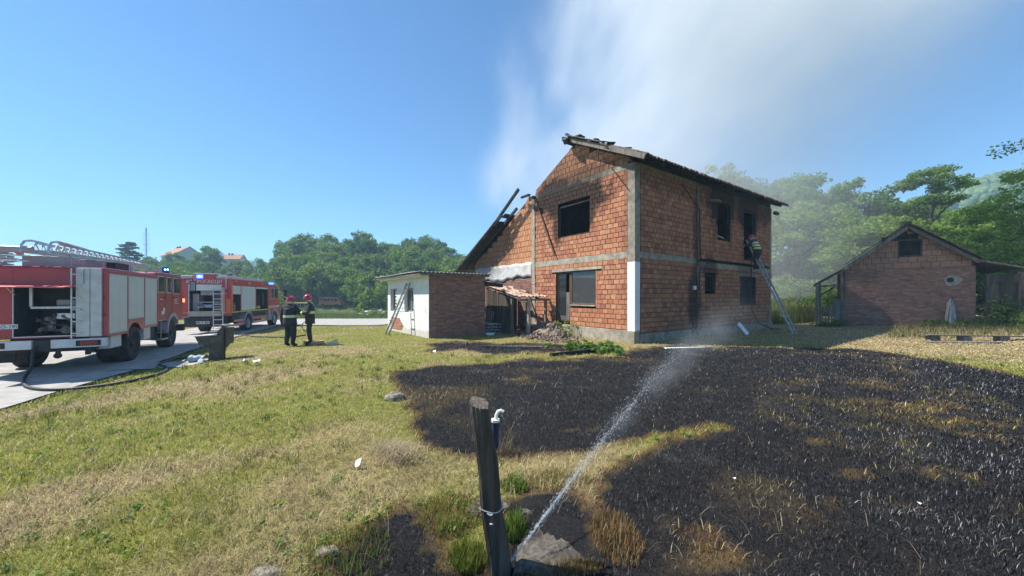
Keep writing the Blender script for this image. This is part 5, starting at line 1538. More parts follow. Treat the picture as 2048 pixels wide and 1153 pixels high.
# ---------------------------------------------------------------- vans far off
def van(label, px, py, depth, rz, col, roofcol, L=4.3, H=1.9, grp="old vans parked by the bushes"):
    x = (px - 1024) / 740 * depth
    z = gz1(x, depth)
    t = thing("parked_van", label, "van", (x, depth, z), rz, grp)
    mp = mk("van_paint", col, .45, 0, .12, 3, .05); mr = mk("van_roof", roofcol, .5, 0, .1, 3, .05)
    b = MB(); b.prism([(-L / 2, .38), (-L / 2 - .03, 1.0), (-L / 2 + .08, 1.12), (L / 2 - .3, 1.12), (L / 2 - .02, .95), (L / 2, .38)], 'Y', -.85, .85); bo = b.build("body", mp, t, bevel=.05)
    b = MB(); b.prism([(-L / 2 + .06, 1.12), (-L / 2 + .2, H - .12), (L / 2 - .75, H - .12), (L / 2 - .32, 1.12)], 'Y', -.80, .80); b.build("cabin", mp, t, bevel=.03)
    b = MB(); b.prism([(-L / 2 + .16, H - .13), (-L / 2 + .3, H), (L / 2 - .9, H), (L / 2 - .7, H - .13)], 'Y', -.82, .82); b.build("roof", mr, t, bevel=.04)
    for k in range(5):
        x0 = -L / 2 + .28 + k * .66
        for s in (-1, 1):
            b = MB(); b.bx(x0, x0 + .56, s * .80, s * .815, 1.17, H - .2); b.build("window", M_carglass, t, bevel=.02)
    for wx in (-L / 2 + .8, L / 2 - .85):
        for s in (-1, 1):
            b = MB(); b.lathe([(0, 0), (.2, s * .01), (.31, 0), (.31, s * -.2), (0, s * -.2)], c=(wx, s * .86, .31), n=16); b.build("wheel", M_black, t)
    return t
van("orange van with a yellow roof parked in front of the bushes", 663, 628, 73, rad(4), (.64, .17, .03), (.62, .42, .10))
van("yellow van half hidden behind the two firefighters", 606, 631, 66, rad(-6), (.60, .42, .08), (.62, .48, .14), 4.2, 2.0)
# ------------------------------------------------------------------ people
M_navy = None
def mat_suit(name, col, neck, skin=(.42, .26, .19)):
    m = bpy.data.materials.new(name); t = NT(m); b = t.bsdf
    tc = t.new("ShaderNodeTexCoord"); sp = t.new("ShaderNodeSeparateXYZ"); t.link(tc.outputs['Object'], sp.inputs[0])
    n = t.noise(tc.outputs['Object'], 9, 5)
    c = t.ramp(n, [(.3, tuple(q * .7 for q in col)), (.7, tuple(q * 1.4 for q in col))])
    f = t.math('GREATER_THAN', sp.outputs['Z'], neck)
    c = t.mix(f, c, skin)
    bt = t.math('LESS_THAN', sp.outputs['Z'], .16)
    c = t.mix(bt, c, (.012, .012, .012))
    t.link(c, b.inputs['Base Color']); b.inputs['Roughness'].default_value = .85
    t.bump(t.noise(tc.outputs['Object'], 14, 4), .6, .02)
    return m
M_helmet = mk("red_helmet", (.36, .02, .05), .22, 0, .08, 5, 0, spec=.6, coat=.5)
M_neckflap = mk("pale_neck_guard", (.55, .53, .38), .8, 0, .1, 8, .1)
M_band = mk("reflective_band", (.62, .66, .20), .5, 0, .08, 9, 0)
M_bandw = mk("silver_band", (.60, .60, .52), .5, 0, .08, 9, 0)
M_face = mk("skin", (.42, .26, .19), .6, 0, .08, 8, .05)
M_eye = mk("dark_eye", (.03, .02, .02), .3, 0, 0, 3, 0)

def skin_body(name, J, E, Rr, mat, parent):
    names = list(J); idx = {n: i for i, n in enumerate(names)}
    me = bpy.data.meshes.new(name)
    me.from_pydata([J[n] for n in names], [(idx[a], idx[b]) for a, b in E], [])
    me.materials.append(mat)
    o = bpy.data.objects.new(name, me); COL.objects.link(o); o.parent = parent
    o.modifiers.new("skin", 'SKIN')
    for n in names:
        v = me.skin_vertices[0].data[idx[n]]
        r = Rr[n]; v.radius = (r, r) if not isinstance(r, tuple) else r
        v.use_root = (n == 'pelvis')
    o.modifiers["skin"].use_smooth_shade = True
    s = o.modifiers.new("sub", 'SUBSURF'); s.levels = 2; s.render_levels = 2
    return o

def person(label, loc, rz, arms, legs=None, stout=1.0, group="firefighters", head_tilt=(0, 0), suit=None, lean=0.0, bands=(1.10,), bandmat=None, collar=True):
    t = thing("person", label, "person", loc, rz, group)
    q = stout
    J = {'pelvis': (0, .01, .96), 'belly': (0, 0, 1.12), 'chest': (0, 0, 1.32), 'uchest': (0, .01, 1.42), 'neck': (0, .01, 1.50),
         'skull': (head_tilt[0] * .5, -.02 + head_tilt[1] * .5, 1.60), 'crown': (head_tilt[0], -.01 + head_tilt[1], 1.71)}
    Rr = {'pelvis': (.175 * q, .135 * q), 'belly': (.18 * q, .14 * q), 'chest': (.185 * q, .135 * q), 'uchest': (.15 * q, .115 * q), 'neck': (.06, .06), 'skull': (.082, .095), 'crown': (.07, .085)}
    E = [('pelvis', 'belly'), ('belly', 'chest'), ('chest', 'uchest'), ('uchest', 'neck'), ('neck', 'skull'), ('skull', 'crown')]
    L = legs or {}
    for sd, sx in (('R', -1), ('L', 1)):
        hip = L.get('hip' + sd, (sx * .105, .0, .86)); kn = L.get('knee' + sd, (sx * .13, -.03, .50)); an = L.get('ankle' + sd, (sx * .145, .03, .10)); toe = L.get('toe' + sd, (sx * .165, -.15, .045))
        hl = L.get('heel' + sd, (an[0], an[1] + .03, max(.04, an[2] - .06)))
        for n, p, r in (('hip', hip, .105 * q), ('knee', kn, .085 * q), ('ankle', an, .075), ('toe', toe, .045)):
            J[n + sd] = p; Rr[n + sd] = r
        E += [('pelvis', 'hip' + sd), ('hip' + sd, 'knee' + sd), ('knee' + sd, 'ankle' + sd), ('ankle' + sd, 'toe' + sd)]
        sh = (sx * .19 * q, .02, 1.41); el, wr, hd = arms[sd]
        J['sho' + sd] = sh; Rr['sho' + sd] = .088 * q
        J['elb' + sd] = el; Rr['elb' + sd] = .068 * q
        J['wri' + sd] = wr; Rr['wri' + sd] = .05
        J['palm' + sd] = hd; Rr['palm' + sd] = (.042, .026)
        E += [('uchest', 'sho' + sd), ('sho' + sd, 'elb' + sd), ('elb' + sd, 'wri' + sd), ('wri' + sd, 'palm' + sd)]
        w = Vector(wr); h = Vector(hd); d = (h - w).normalized()
        a = d.cross(Vector((0, 0, 1)))
        if a.length < .2: a = d.cross(Vector((1, 0, 0)))
        a.normalize(); nrm = a.cross(d)
        for k, (off, ln) in enumerate(((-.03, .062), (-.010, .075), (.010, .07), (.03, .055))):
            b0 = h + a * off + d * .035; b1 = b0 + d * ln * .55 + nrm * -.008; b2 = b1 + d * ln * .4 + nrm * -.028
            for m, p in (('a', b0), ('b', b1), ('c', b2)):
                J[f'f{k}{m}{sd}'] = tuple(p); Rr[f'f{k}{m}{sd}'] = .0105
            E += [('palm' + sd, f'f{k}a{sd}'), (f'f{k}a{sd}', f'f{k}b{sd}'), (f'f{k}b{sd}', f'f{k}c{sd}')]
        b0 = w + (h - w) * .55 + a * (-.045 * sx); b1 = b0 + d * .03 - a * (.02 * sx) - nrm * .012
        J['t0' + sd] = tuple(b0); J['t1' + sd] = tuple(b1); Rr['t0' + sd] = .013; Rr['t1' + sd] = .011
        E += [('wri' + sd, 't0' + sd), ('t0' + sd, 't1' + sd)]
    if lean:
        for n in J:
            x, y, z = J[n]
            if z > .9: J[n] = (x, y - (z - .9) * lean, z - abs(lean) * .12 * (z - .9))
    body = skin_body("body", J, E, Rr, suit, t)
    hc = Vector(J['crown']) + Vector((0, -.005, -.035)); sk = Vector(J['skull'])
    hb = MB(); hb.lathe([(.150, -.055), (.152, -.03), (.142, .0), (.138, .045), (.115, .095), (.075, .128), (.03, .142), (0, .144)], c=hc, axis='Z', n=24)
    he = hb.build("helmet", M_helmet, t, smooth=True, angle=0)
    cb = MB(); cb.bar(hc + Vector((0, .12, .06)), hc + Vector((0, -.12, .06)), .03, .19); cb.build("comb", M_helmet, he, bevel=.01)
    vb = MB(); vb.lathe([(.146, -.05), (.153, -.015)], c=hc, axis='Z', n=20, a0=rad(215), a1=rad(325)); vb.build("visor", M_carglass, he, thick=.006)
    nf = MB(); nf.lathe([(.118, -.13), (.135, -.055)], c=hc, axis='Z', n=20, a0=rad(10), a1=rad(170)); nf.build("neck_guard", M_neckflap, he, smooth=True, thick=.01)
    for sx in (-1, 1):
        e = MB(); e.ball(sk + Vector((sx * .033, -.078, .012)), (.014, .009, .009), 8, 6); e.build("eye", M_eye, t, smooth=True)
        e = MB(); e.ball(sk + Vector((sx * .082, .012, .0)), (.012, .025, .034), 8, 6); e.build("ear", M_face, t, smooth=True)
    e = MB(); e.tube([sk + Vector((0, -.083, .015)), sk + Vector((0, -.105, -.02)), sk + Vector((0, -.085, -.028))], [.01, .016, .01], 8); e.build("nose", M_face, t, smooth=True)
    e = MB(); e.box(sk + Vector((0, -.083, -.055)), (.045, .012, .012)); e.build("mouth", mk("lips", (.30, .14, .11), .6, 0, 0, 4, 0), t, bevel=.004)
    def at_z(z):
        ks = ['pelvis', 'belly', 'chest', 'uchest']
        for a, b_ in zip(ks, ks[1:]):
            za, zb = J[a][2], J[b_][2]
            if za <= z <= zb:
                f = (z - za) / (zb - za)
                return tuple(J[a][i] * (1 - f) + J[b_][i] * f for i in range(3)), (Rr[a][0] * (1 - f) + Rr[b_][0] * f, Rr[a][1] * (1 - f) + Rr[b_][1] * f)
        return J['pelvis'], Rr['pelvis']
    # jacket skirt over the hips, then its reflective bands
    jk = MB(); n = 28; rings = []
    for z in (.76, .84, .95, 1.05, 1.15, 1.25, 1.33, 1.39):
        c, r = at_z(max(.97, z)); c = (c[0], c[1], z)
        grow = 1.10 if z > 1 else 1.14
        rings.append([(c[0] + r[0] * grow * (1.04 if z < .9 else .96) * math.cos(2 * math.pi * k / n) * (1 if z < 1.3 else .93), c[1] + r[1] * grow * math.sin(2 * math.pi * k / n), z + .006 * math.sin(5 * k)) for k in range(n)])
    vs = [p for r in rings for p in r]
    fs = [(j * n + k, j * n + (k + 1) % n, (j + 1) * n + (k + 1) % n, (j + 1) * n + k) for j in range(len(rings) - 1) for k in range(n)]
    jk.add(vs, fs); jk.build("jacket", suit, t, smooth=True, thick=.012, angle=0)
    for (z, col) in bands:
        c, r = at_z(max(.97, z)); bm = MB()
        sc = 1.155 if z > 1 else 1.19
        for zz, mm in ((0, 0), (.03, 1), (.06, 0)):
            prof = []
            vs = []
            for zc in (z + zz - .012, z + zz + .018):
                for k in range(n): vs.append((c[0] + r[0] * sc * .97 * math.cos(2 * math.pi * k / n), c[1] + r[1] * sc * math.sin(2 * math.pi * k / n), zc))
            bm.add(vs, [(k, (k + 1) % n, n + (k + 1) % n, n + k) for k in range(n)], mm)
        bm.build("reflective_band", [M_band, M_bandw], t, smooth=True)
    for sd in 'RL':
        w = Vector(J['wri' + sd]); e_ = Vector(J['elb' + sd]); d = (w - e_)
        if bandmat:
            bm = MB(); bm.tube([e_ + d * .62, e_ + d * .78], .066, 12, False); bm.build("cuff_band", M_band, t, smooth=True)
    return t, J

SU1 = mat_suit("navy_fire_suit", (.020, .022, .034), 1.525)
SU2 = mat_suit("black_fire_suit", (.026, .026, .028), 1.525)
x, y = -7.95, 13.25
person("stout firefighter in dark navy suit and red helmet seen from behind, one arm raised", (x, y, gz1(x, y)), rad(163),
       {'L': ((.30, .06, 1.14), (.33, .04, .90), (.335, .02, .81)), 'R': ((-.36, -.10, 1.17), (-.47, -.34, 1.20), (-.51, -.42, 1.21))}, stout=1.22, suit=SU1, bands=((1.06, 0),))
x, y = -7.30, 13.35
p2, J2 = person("slimmer firefighter in black suit facing his colleague, both forearms raised", (x, y, gz1(x, y)), rad(-62),
       {'R': ((-.27, -.06, 1.17), (-.12, -.30, 1.20), (-.05, -.37, 1.22)), 'L': ((.27, -.06, 1.16), (.13, -.31, 1.14), (.06, -.37, 1.15))},
       stout=1.0, suit=SU2, head_tilt=(0, -.05), bands=((.82, 0), (1.14, 0)), bandmat=True)
mb = MB(); mb.tube([(-.16, -.10, .86), (-.2, -.22, .78), (-.2, -.26, .64), (-.19, -.2, .52), (-.17, -.1, .47)], .014, 8); mb.build("strap_loop", M_cable, p2, smooth=True)
# on the ladder, leaning into the upper opening
feet = in_house((8.92, -.62, 3.02))
p3, J3 = person("firefighter standing high on the rescue ladder, leaning into the burnt upper opening", (feet.x, feet.y, feet.z), HOUSE_RZ + rad(180 - 18),
       {'R': ((-.25, -.20, 1.18), (-.22, -.42, 1.22), (-.2, -.5, 1.24)), 'L': ((.26, -.18, 1.2), (.24, -.40, 1.28), (.22, -.48, 1.32))},
       legs={'kneeR': (-.11, -.16, .50), 'ankleR': (-.11, .02, .11), 'toeR': (-.11, -.14, .06), 'kneeL': (.11, -.10, .52), 'ankleL': (.11, .0, .11), 'toeL': (.11, -.15, .06)},
       stout=.98, suit=SU2, lean=.42, bands=((1.02, 0), (1.16, 0), (1.3, 0)), bandmat=True)

# ------------------------------------------------------------------ vegetation
def mat_leaf(name, stops, trans=.35, objrnd=True):
    m = bpy.data.materials.new(name); m.use_nodes = True; t = NT(m)
    oi = t.new("ShaderNodeObjectInfo"); at = t.attr("bv")
    c = t.ramp(at.outputs['Fac'], stops)
    if objrnd:
        c = t.mix(1.0, c, t.ramp(oi.outputs['Random'], [(0, (.72, .85, .75)), (.35, (1.0, 1.05, .8)), (.7, (1.25, 1.18, .75)), (1, (.9, 1.1, 1.0))]), 'MULTIPLY')
    b = t.bsdf; t.link(c, b.inputs['Base Color']); b.inputs['Roughness'].default_value = .6; b.inputs['Specular IOR Level'].default_value = .25
    tr = t.new("ShaderNodeBsdfTranslucent"); c2 = t.mix(1.0, c, (1.35, 1.5, .55), 'MULTIPLY'); t.link(c2, tr.inputs['Color'])
    mx = t.new("ShaderNodeMixShader"); mx.inputs[0].default_value = trans
    t.link(b.outputs[0], mx.inputs[1]); t.link(tr.outputs[0], mx.inputs[2])
    t.link(mx.outputs[0], t.n["Material Output"].inputs['Surface'])
    return m
LEAF_A = [(0, (.045, .085, .024)), (.5, (.105, .165, .044)), (1, (.19, .25, .07))]
M_leaf = mat_leaf("broadleaf_foliage", LEAF_A)
M_leaf_lt = mat_leaf("acacia_foliage", [(0, (.055, .10, .027)), (.5, (.125, .19, .05)), (1, (.22, .29, .085))], .48)
M_leaf_dk = mat_leaf("dark_conifer_foliage", [(0, (.012, .026, .014)), (.6, (.026, .05, .026)), (1, (.05, .08, .04))], .1, False)
M_leaf_sv = mat_leaf("silvery_foliage", [(0, (.07, .095, .06)), (.5, (.13, .16, .11)), (1, (.22, .25, .18))], .25, False)
M_bark = mk("tree_bark", (.085, .065, .05), .95, 0, .35, 12, .6, 30, stretch=(1, 1, .2))

def leaf_cloud(seed, centres, radii, n_per, size, up=.35, flat=.7, gauss=True, aspect=.6):
    g = np.random.default_rng(seed)
    C = np.repeat(np.array(centres), n_per, 0); RR = np.repeat(np.array(radii), n_per, 0)
    N = len(C)
    d = g.normal(size=(N, 3)); d /= np.linalg.norm(d, axis=1)[:, None]
    rr = g.random(N) ** .45
    P_ = C + d * (rr * RR)[:, None] * np.array([1, 1, flat])
    nrm = d * .6 + g.normal(size=(N, 3)) * .7 + np.array([0, 0, up])
    nrm /= np.linalg.norm(nrm, axis=1)[:, None]
    a = np.cross(nrm, g.normal(size=(N, 3))); a /= np.linalg.norm(a, axis=1)[:, None]
    b = np.cross(nrm, a)
    s = size * g.uniform(.6, 1.35, N)[:, None]
    V = np.stack([P_ - a * s * .5, P_ + b * s * aspect * .5, P_ + a * s * .5 + nrm * s * -.12, P_ - b * s * aspect * .5], 1).reshape(-1, 3)
    F = np.arange(N * 4).reshape(N, 4)
    cl = np.repeat(g.random(len(centres)), n_per)
    bv = np.clip(.35 * cl + .65 * g.random(N), 0, 1)
    return V, F, bv

def crown_mesh(seed, mat, r=2.6, h=4.2, z0=2.2, clumps=34, n_per=80, size=.36, cr=.85, flat=.75, taper=0, up=.35, name="crown"):
    g = np.random.default_rng(seed); cs = []; rs = []
    lob = [(g.uniform(0, 6.28), g.uniform(.2, .9), g.uniform(.6, 1.15)) for _ in range(5)]
    while len(cs) < clumps:
        u = g.normal(size=3); u /= np.linalg.norm(u)
        q = g.uniform(.35, 1.0) ** .5
        p = u * q
        if p[2] < -.75: continue
        k = 1.0
        an = math.atan2(p[1], p[0])
        for (la, lz, ls) in lob: k += .16 * math.cos((an - la) * 1.5) * ls * (1 if p[2] > -.2 else .3)
        if taper: k *= 1 - taper * (p[2] * .5 + .5)
        cs.append((p[0] * r * k * .8, p[1] * r * k * .8, z0 + h * .5 + p[2] * h * .46)); rs.append(cr * g.uniform(.65, 1.25))
    V, F, bv = leaf_cloud(seed + 1, cs, rs, n_per, size, up, flat)
    me = np_mesh(name, V, F, mat, {"bv": ('FLOAT', 'FACE', bv)})
    return me, cs
def trunk_mesh(seed, cs, h, r0=.16, limbs=6):
    rr = random.Random(seed); mb = MB()
    top = (rr.uniform(-.2, .2), rr.uniform(-.2, .2), h)
    pts = [(0, 0, -.3), (rr.uniform(-.05, .05), 0, h * .35), (top[0] * .6, top[1] * .6, h * .7), top]
    mb.tube(pts, [r0 * 1.3, r0, r0 * .7, r0 * .35], 8)
    for i in range(limbs):
        c = cs[rr.randrange(len(cs))]; f = rr.uniform(.4, .8)
        b0 = (top[0] * f, top[1] * f, h * f)
        mid = ((b0[0] + c[0]) / 2, (b0[1] + c[1]) / 2, (b0[2] + c[2]) / 2 + .15)
        mb.tube([b0, mid, c], [r0 * .4, r0 * .25, r0 * .08], 6)
    return mb.mesh("trunk", M_bark, True)

TREES = []
def proto_tree(seed, mat, trunk_h, **k):
    cm, cs = crown_mesh(seed, mat, **k)
    tm_ = trunk_mesh(seed, cs, trunk_h)
    return cm, tm_
VAR = [proto_tree(21 + i, M_leaf, 4.6, r=2.5 + .3 * (i % 3), h=4.6 + .5 * (i % 2), z0=1.3, clumps=40, n_per=85, size=.34) for i in range(6)]
VAC = [proto_tree(60 + i, M_leaf_lt, 5.5, r=2.6, h=5.6, z0=2.2, clumps=64, n_per=110, size=.22, cr=.72, flat=.5) for i in range(4)]
BUSH = [crown_mesh(90 + i, M_leaf, r=1.7, h=2.6, z0=-.2, clumps=22, n_per=95, size=.22, cr=.7, name="foliage")[0] for i in range(4)]
BUSHL = [crown_mesh(95 + i, M_leaf_lt, r=1.5, h=2.2, z0=-.2, clumps=22, n_per=95, size=.17, cr=.62, name="foliage")[0] for i in range(3)]
def stem_mesh(seed, r=1.2, h=1.6):
    rr = random.Random(seed); mb = MB()
    for k in range(6):
        a = rr.uniform(0, 6.28); mb.tube([(0, 0, -.2), (.3 * math.cos(a) * r, .3 * math.sin(a) * r, h * .5), (.6 * math.cos(a) * r, .6 * math.sin(a) * r, h)], [.05, .035, .015], 6)
    return mb.mesh("stem", M_bark)
STEM = stem_mesh(5)
def place_tree(kind, x, y, s, label, group=None, name="tree", z=None, sz=1.0, cat="tree"):
    cm, tm_ = kind
    t = thing(name, label, cat, (x, y, (gz1(x, y) if z is None else z) - .1), R.uniform(0, 6.28), group)
    t.scale = (s * R.uniform(.9, 1.1), s, s * sz * R.uniform(.88, 1.18))
    put("crown", cm, t); put("trunk", tm_, t)
    return t
def place_bush(me, x, y, s, label, group=None, sz=1.0, name="bush"):
    t = thing(name, label, "bush", (x, y, gz1(x, y) - .1), R.uniform(0, 6.28), group)
    t.scale = (s, s, s * sz)
    put("foliage", me, t); put("stem", STEM, t)
    return t

# wooded slope behind the fire engines (left)
LT = "broadleaf tree in the dense wood on the slope behind the fire engines"
GT = "trees of the wood behind the fire engines"
n_ = 0
for dist, step in ((68, 3.7), (76, 3.8), (85, 4.0), (94, 4.2), (104, 4.4), (115, 5.0), (128, 6.2)):
    az = -1.45
    while az < .12:
        x = az * dist + R.uniform(-1.6, 1.6); y = dist + R.uniform(-3, 3)
        a = x / y
        az += step / dist
        lim = -.64 if dist > 75 else -.60
        if a < lim:                                           # lower scrub wood left of the hill
            if dist > 135: continue
            s = R.uniform(.75, 1.1)
        else:
            s = R.uniform(1.0, 1.5) * (1.15 if -.62 < a < -.46 and dist > 90 else 1.0)
        if dist < 74 and (-.60 < a < -.44): continue
        place_tree(R.choice(VAR), x, y, s, LT, GT); n_ += 1
# single trees that stand out of it
def by_px(px, depth): return ((px - 1024) / 740 * depth, depth)
x, y = by_px(724, 104); place_tree(proto_tree(201, M_leaf, 7, r=4.6, h=8.4, z0=3.0, clumps=70, n_per=95, size=.42, cr=1.15), x, y, 1.06, "tallest pale round-topped tree rising above the wooded ridge left of the annex", name="tall_tree")
x, y = by_px(420, 118); place_tree(proto_tree(205, M_leaf, 6, r=4.0, h=6.8, z0=1.4, clumps=60, n_per=95, size=.42, cr=1.05), x, y, 1.0, "round dark tree on the skyline just right of the far red-roofed house", name="round_tree", z=8.6)
x, y = by_px(258, 105); 
cmx = crown_mesh(207, M_leaf_dk, r=4.0, h=6.6, z0=1.2, clumps=46, n_per=100, size=.42, cr=1.0, flat=.32, taper=.62)
place_tree((cmx[0], trunk_mesh(207, cmx[1], 7)), x, y, 1.0, "dark blue-green conifer above the roof ladder of the old fire engine", name="conifer", z=10.1)
x, y = by_px(8, 95); place_tree((cmx[0], trunk_mesh(208, cmx[1], 7)), x, y, .8, "dark conifer at the left edge behind the old fire engine", name="conifer", z=8.2)
x, y = by_px(480, 92); place_tree(proto_tree(209, M_leaf_sv, 5, r=3.2, h=4.6, z0=.8, clumps=44, n_per=90, size=.36), x, y, 1.0, "pale grey-green tree behind the newer fire engine", name="pale_tree", z=5.0)
x, y = by_px(633, 78); place_bush(crown_mesh(211, M_leaf_sv, r=1.6, h=2.9, z0=-.2, clumps=22, n_per=95, size=.24, cr=.7, name="foliage")[0], x, y, 1.8, "silvery round bush behind the two firefighters", name="silver_bush")
LBU = "bright green bush in the hedge at the foot of the wood beyond the gravel yard"
for px in range(545, 1000, 17):
    d = R.uniform(78, 84) if px < 735 else R.uniform(58, 66); x, y = by_px(px + R.uniform(-8, 8), d)
    if 618 < px < 650: continue
    place_bush(R.choice(BUSH + BUSHL), x, y, R.uniform(1.3, 2.0), LBU, "bushes at the foot of the wood", R.uniform(.9, 1.25))
for px in range(-120, 560, 26):
    d = R.uniform(52, 62); x, y = by_px(px + R.uniform(-8, 8), d)
    place_bush(R.choice(BUSH), x, y, R.uniform(1.3, 1.9), "dark green bush behind the fire engines at the wood edge", "bushes behind the fire engines", R.uniform(.9, 1.2))
for px in list(range(560, 790, 22)):
    d = R.uniform(77, 82) if px < 730 else R.uniform(48, 54); x, y = by_px(px + R.uniform(-8, 8), d)
    place_bush(R.choice(BUSHL), x, y, R.uniform(.6, .95), "low pale green shrub on the bank beside the parked vans", "low shrubs on the bank", R.uniform(.6, .9))
for px in range(548, 960, 19):
    d = R.uniform(86, 92) if px < 735 else R.uniform(68, 76); x, y = by_px(px + R.uniform(-8, 8), d)
    place_bush(R.choice(BUSH + BUSHL), x, y, R.uniform(1.5, 2.3), LBU, "bushes at the foot of the wood", R.uniform(.9, 1.3))
# wood behind the barn and the burnt house (right)
LR = "leafy tree in the smoky wood behind the brick barn"
GR = "trees of the wood behind the barn"
for dist, step in ((33, 3.4), (39, 3.6), (46, 4.2), (55, 4.8), (66, 6)):
    az = .50
    while az < 1.75:
        x = az * dist + R.uniform(-1, 1); y = dist + R.uniform(-1.5, 1.5); a = x / y
        az += step / dist
        if dist == 33 and a < .92: continue
        if dist == 39 and a < .70: continue
        s = R.uniform(.95, 1.3) * (1.42 if a < .82 else 1.22 if a < 1.12 else .95)
        place_tree(R.choice(VAC), x, y, s, LR, GR)
for dist, step in ((72, 6), (90, 7)):
    az = .12
    while az < .55:
        place_tree(R.choice(VAR), az * dist, dist + R.uniform(-3, 3), R.uniform(1, 1.3), LT, GT); az += step / dist
cma = crown_mesh(230, M_leaf_lt, r=3.9, h=4.4, z0=5.6, clumps=40, n_per=150, size=.24, cr=.95, flat=.34)
x, y = by_px(1862, 37); place_tree((cma[0], trunk_mesh(230, cma[1], 8, .2)), x, y, 1.0, "spreading flat-layered acacia towering over the barn roof", name="acacia", z=3.6)
cmr = crown_mesh(233, M_leaf_lt, r=3.4, h=7.5, z0=1.0, clumps=110, n_per=150, size=.15, cr=.7, flat=.5)
place_tree((cmr[0], trunk_mesh(233, cmr[1], 7, .17)), 27.6, 19.6, 1.0, "bright green feathery tree at the right edge beside the barn porch", name="acacia")
cms = crown_mesh(236, M_leaf_lt, r=3.0, h=9.0, z0=3.0, clumps=90, n_per=120, size=.17, cr=.7, flat=.5)
place_tree((cms[0], trunk_mesh(236, cms[1], 10, .2)), 31.6, 20.6, 1.0, "tall acacia reaching out of the top right edge of the wood", name="acacia", sz=1.05)
for i, (bx0, by0, s) in enumerate(((21.9, 15.2, .55), (23.6, 16.4, .95), (25.2, 17.6, 1.2), (24.6, 21.5, 1.5), (26.5, 22.0, 1.6), (22.9, 25.5, 1.2))):
    place_bush(R.choice(BUSHL), bx0, by0, s, ["small light green bush at the right edge before the barn porch", "leafy bush covering the foot of the barn's right porch", "tall leafy bush right of the barn porch door", "bush seen through the barn's right porch opening", "far right bush behind the barn porch", "bush behind the barn's far corner"][i])
LM = "shrub at the meadow edge between burnt house and barn"
for (px, d, s) in ((1548, 36, 1.1), (1568, 40, 1.3), (1590, 37, 1.2), (1612, 41, 1.5), (1630, 36, 1.1), (1655, 38, 1.3), (1560, 44, 1.8), (1600, 47, 1.9), (1640, 45, 1.8)):
    x, y = by_px(px, d); place_bush(R.choice(BUSHL + BUSH), x, y, s, LM, "shrubs at the meadow edge")
# nettles and weeds
def weed(x, y, h, n, label, seed, name="weed", leaf=.09, spread=.25, mat=None):
    g = np.random.default_rng(seed); cs = []; rs = []
    for k in range(n):
        cs.append((g.normal() * spread, g.normal() * spread * .7, h * g.uniform(.2, .9))); rs.append(.10 + .1 * g.random())
    V, F, bv = leaf_cloud(seed, cs, rs, 26, leaf, .7, .6)
    t = thing(name, label, "plant", (x, y, gz1(x, y)), 0)
    put("leaves", np_mesh("leaves", V, F, mat or M_leaf_lt, {"bv": ('FLOAT', 'FACE', bv)}), t)
    mb = MB()
    for c in cs[:10]: mb.tube([(c[0] * .6, c[1] * .6, -.05), c], [.008, .004], 5)
    mb.build("stem", M_bark, t)
x, y = G(1192, 702); weed(x, y, .22, 40, "green burdock leaves beside the charred beam by the house", 301, "burdock", .15, .42)
p = in_house((-.45, 3.2, 0)); weed(p.x, p.y, .75, 14, "thin weeds growing on the rubble heap under the door", 303, leaf=.07, spread=.28)
for i, xl in enumerate((-.9, -.3, 3.4, 4.2, 4.9)):
    p = Matrix.Translation(BARN_LOC) @ Matrix.Rotation(BARN_RZ, 4, 'Z') @ Vector((xl, -.45, 0))
    weed(p.x, p.y, .38, 16, ["weeds under the barn's left porch post", "weeds at the barn's left front corner", "weeds at the barn wall left of the torn sheet", "weeds at the barn wall right of the torn sheet", "weeds by the barn's right front corner"][i], 310 + i, leaf=.09, spread=.28)

# far wood on the hill: one mass
def far_wood():
    g = np.random.default_rng(5)
    ico = bpy.data.meshes.new("tmp"); import bmesh
    bm = bmesh.new(); bmesh.ops.create_icosphere(bm, subdivisions=2, radius=1.0); bm.to_mesh(ico); bm.free()
    bv_ = np.array([v.co for v in ico.vertices]); bf = np.array([p.vertices[:] for p in ico.polygons])
    n = 2600; V = []; F = []; B = []
    az = g.uniform(.45, 1.75, n); y = g.uniform(125, 290, n); x = az * y; z = hill_z(x, y)
    for i in range(n):
        s = g.uniform(1.9, 3.2)
        off = 1 + .25 * g.normal(size=(len(bv_), 1)) * .7
        V.append(bv_ * off * np.array([s, s, s * 1.05]) + np.array([x[i], y[i], z[i] + s * .6])); F.append(bf + i * len(bv_)); B.append(np.clip(g.random() * .5 + .4 * g.random(len(bf)), 0, 1))
    me = np_mesh("far_forest", np.concatenate(V), np.concatenate(F), M_leaf, {"bv": ('FLOAT', 'FACE', np.concatenate(B))})
    put("far_forest", me, kind='stuff')
far_wood()

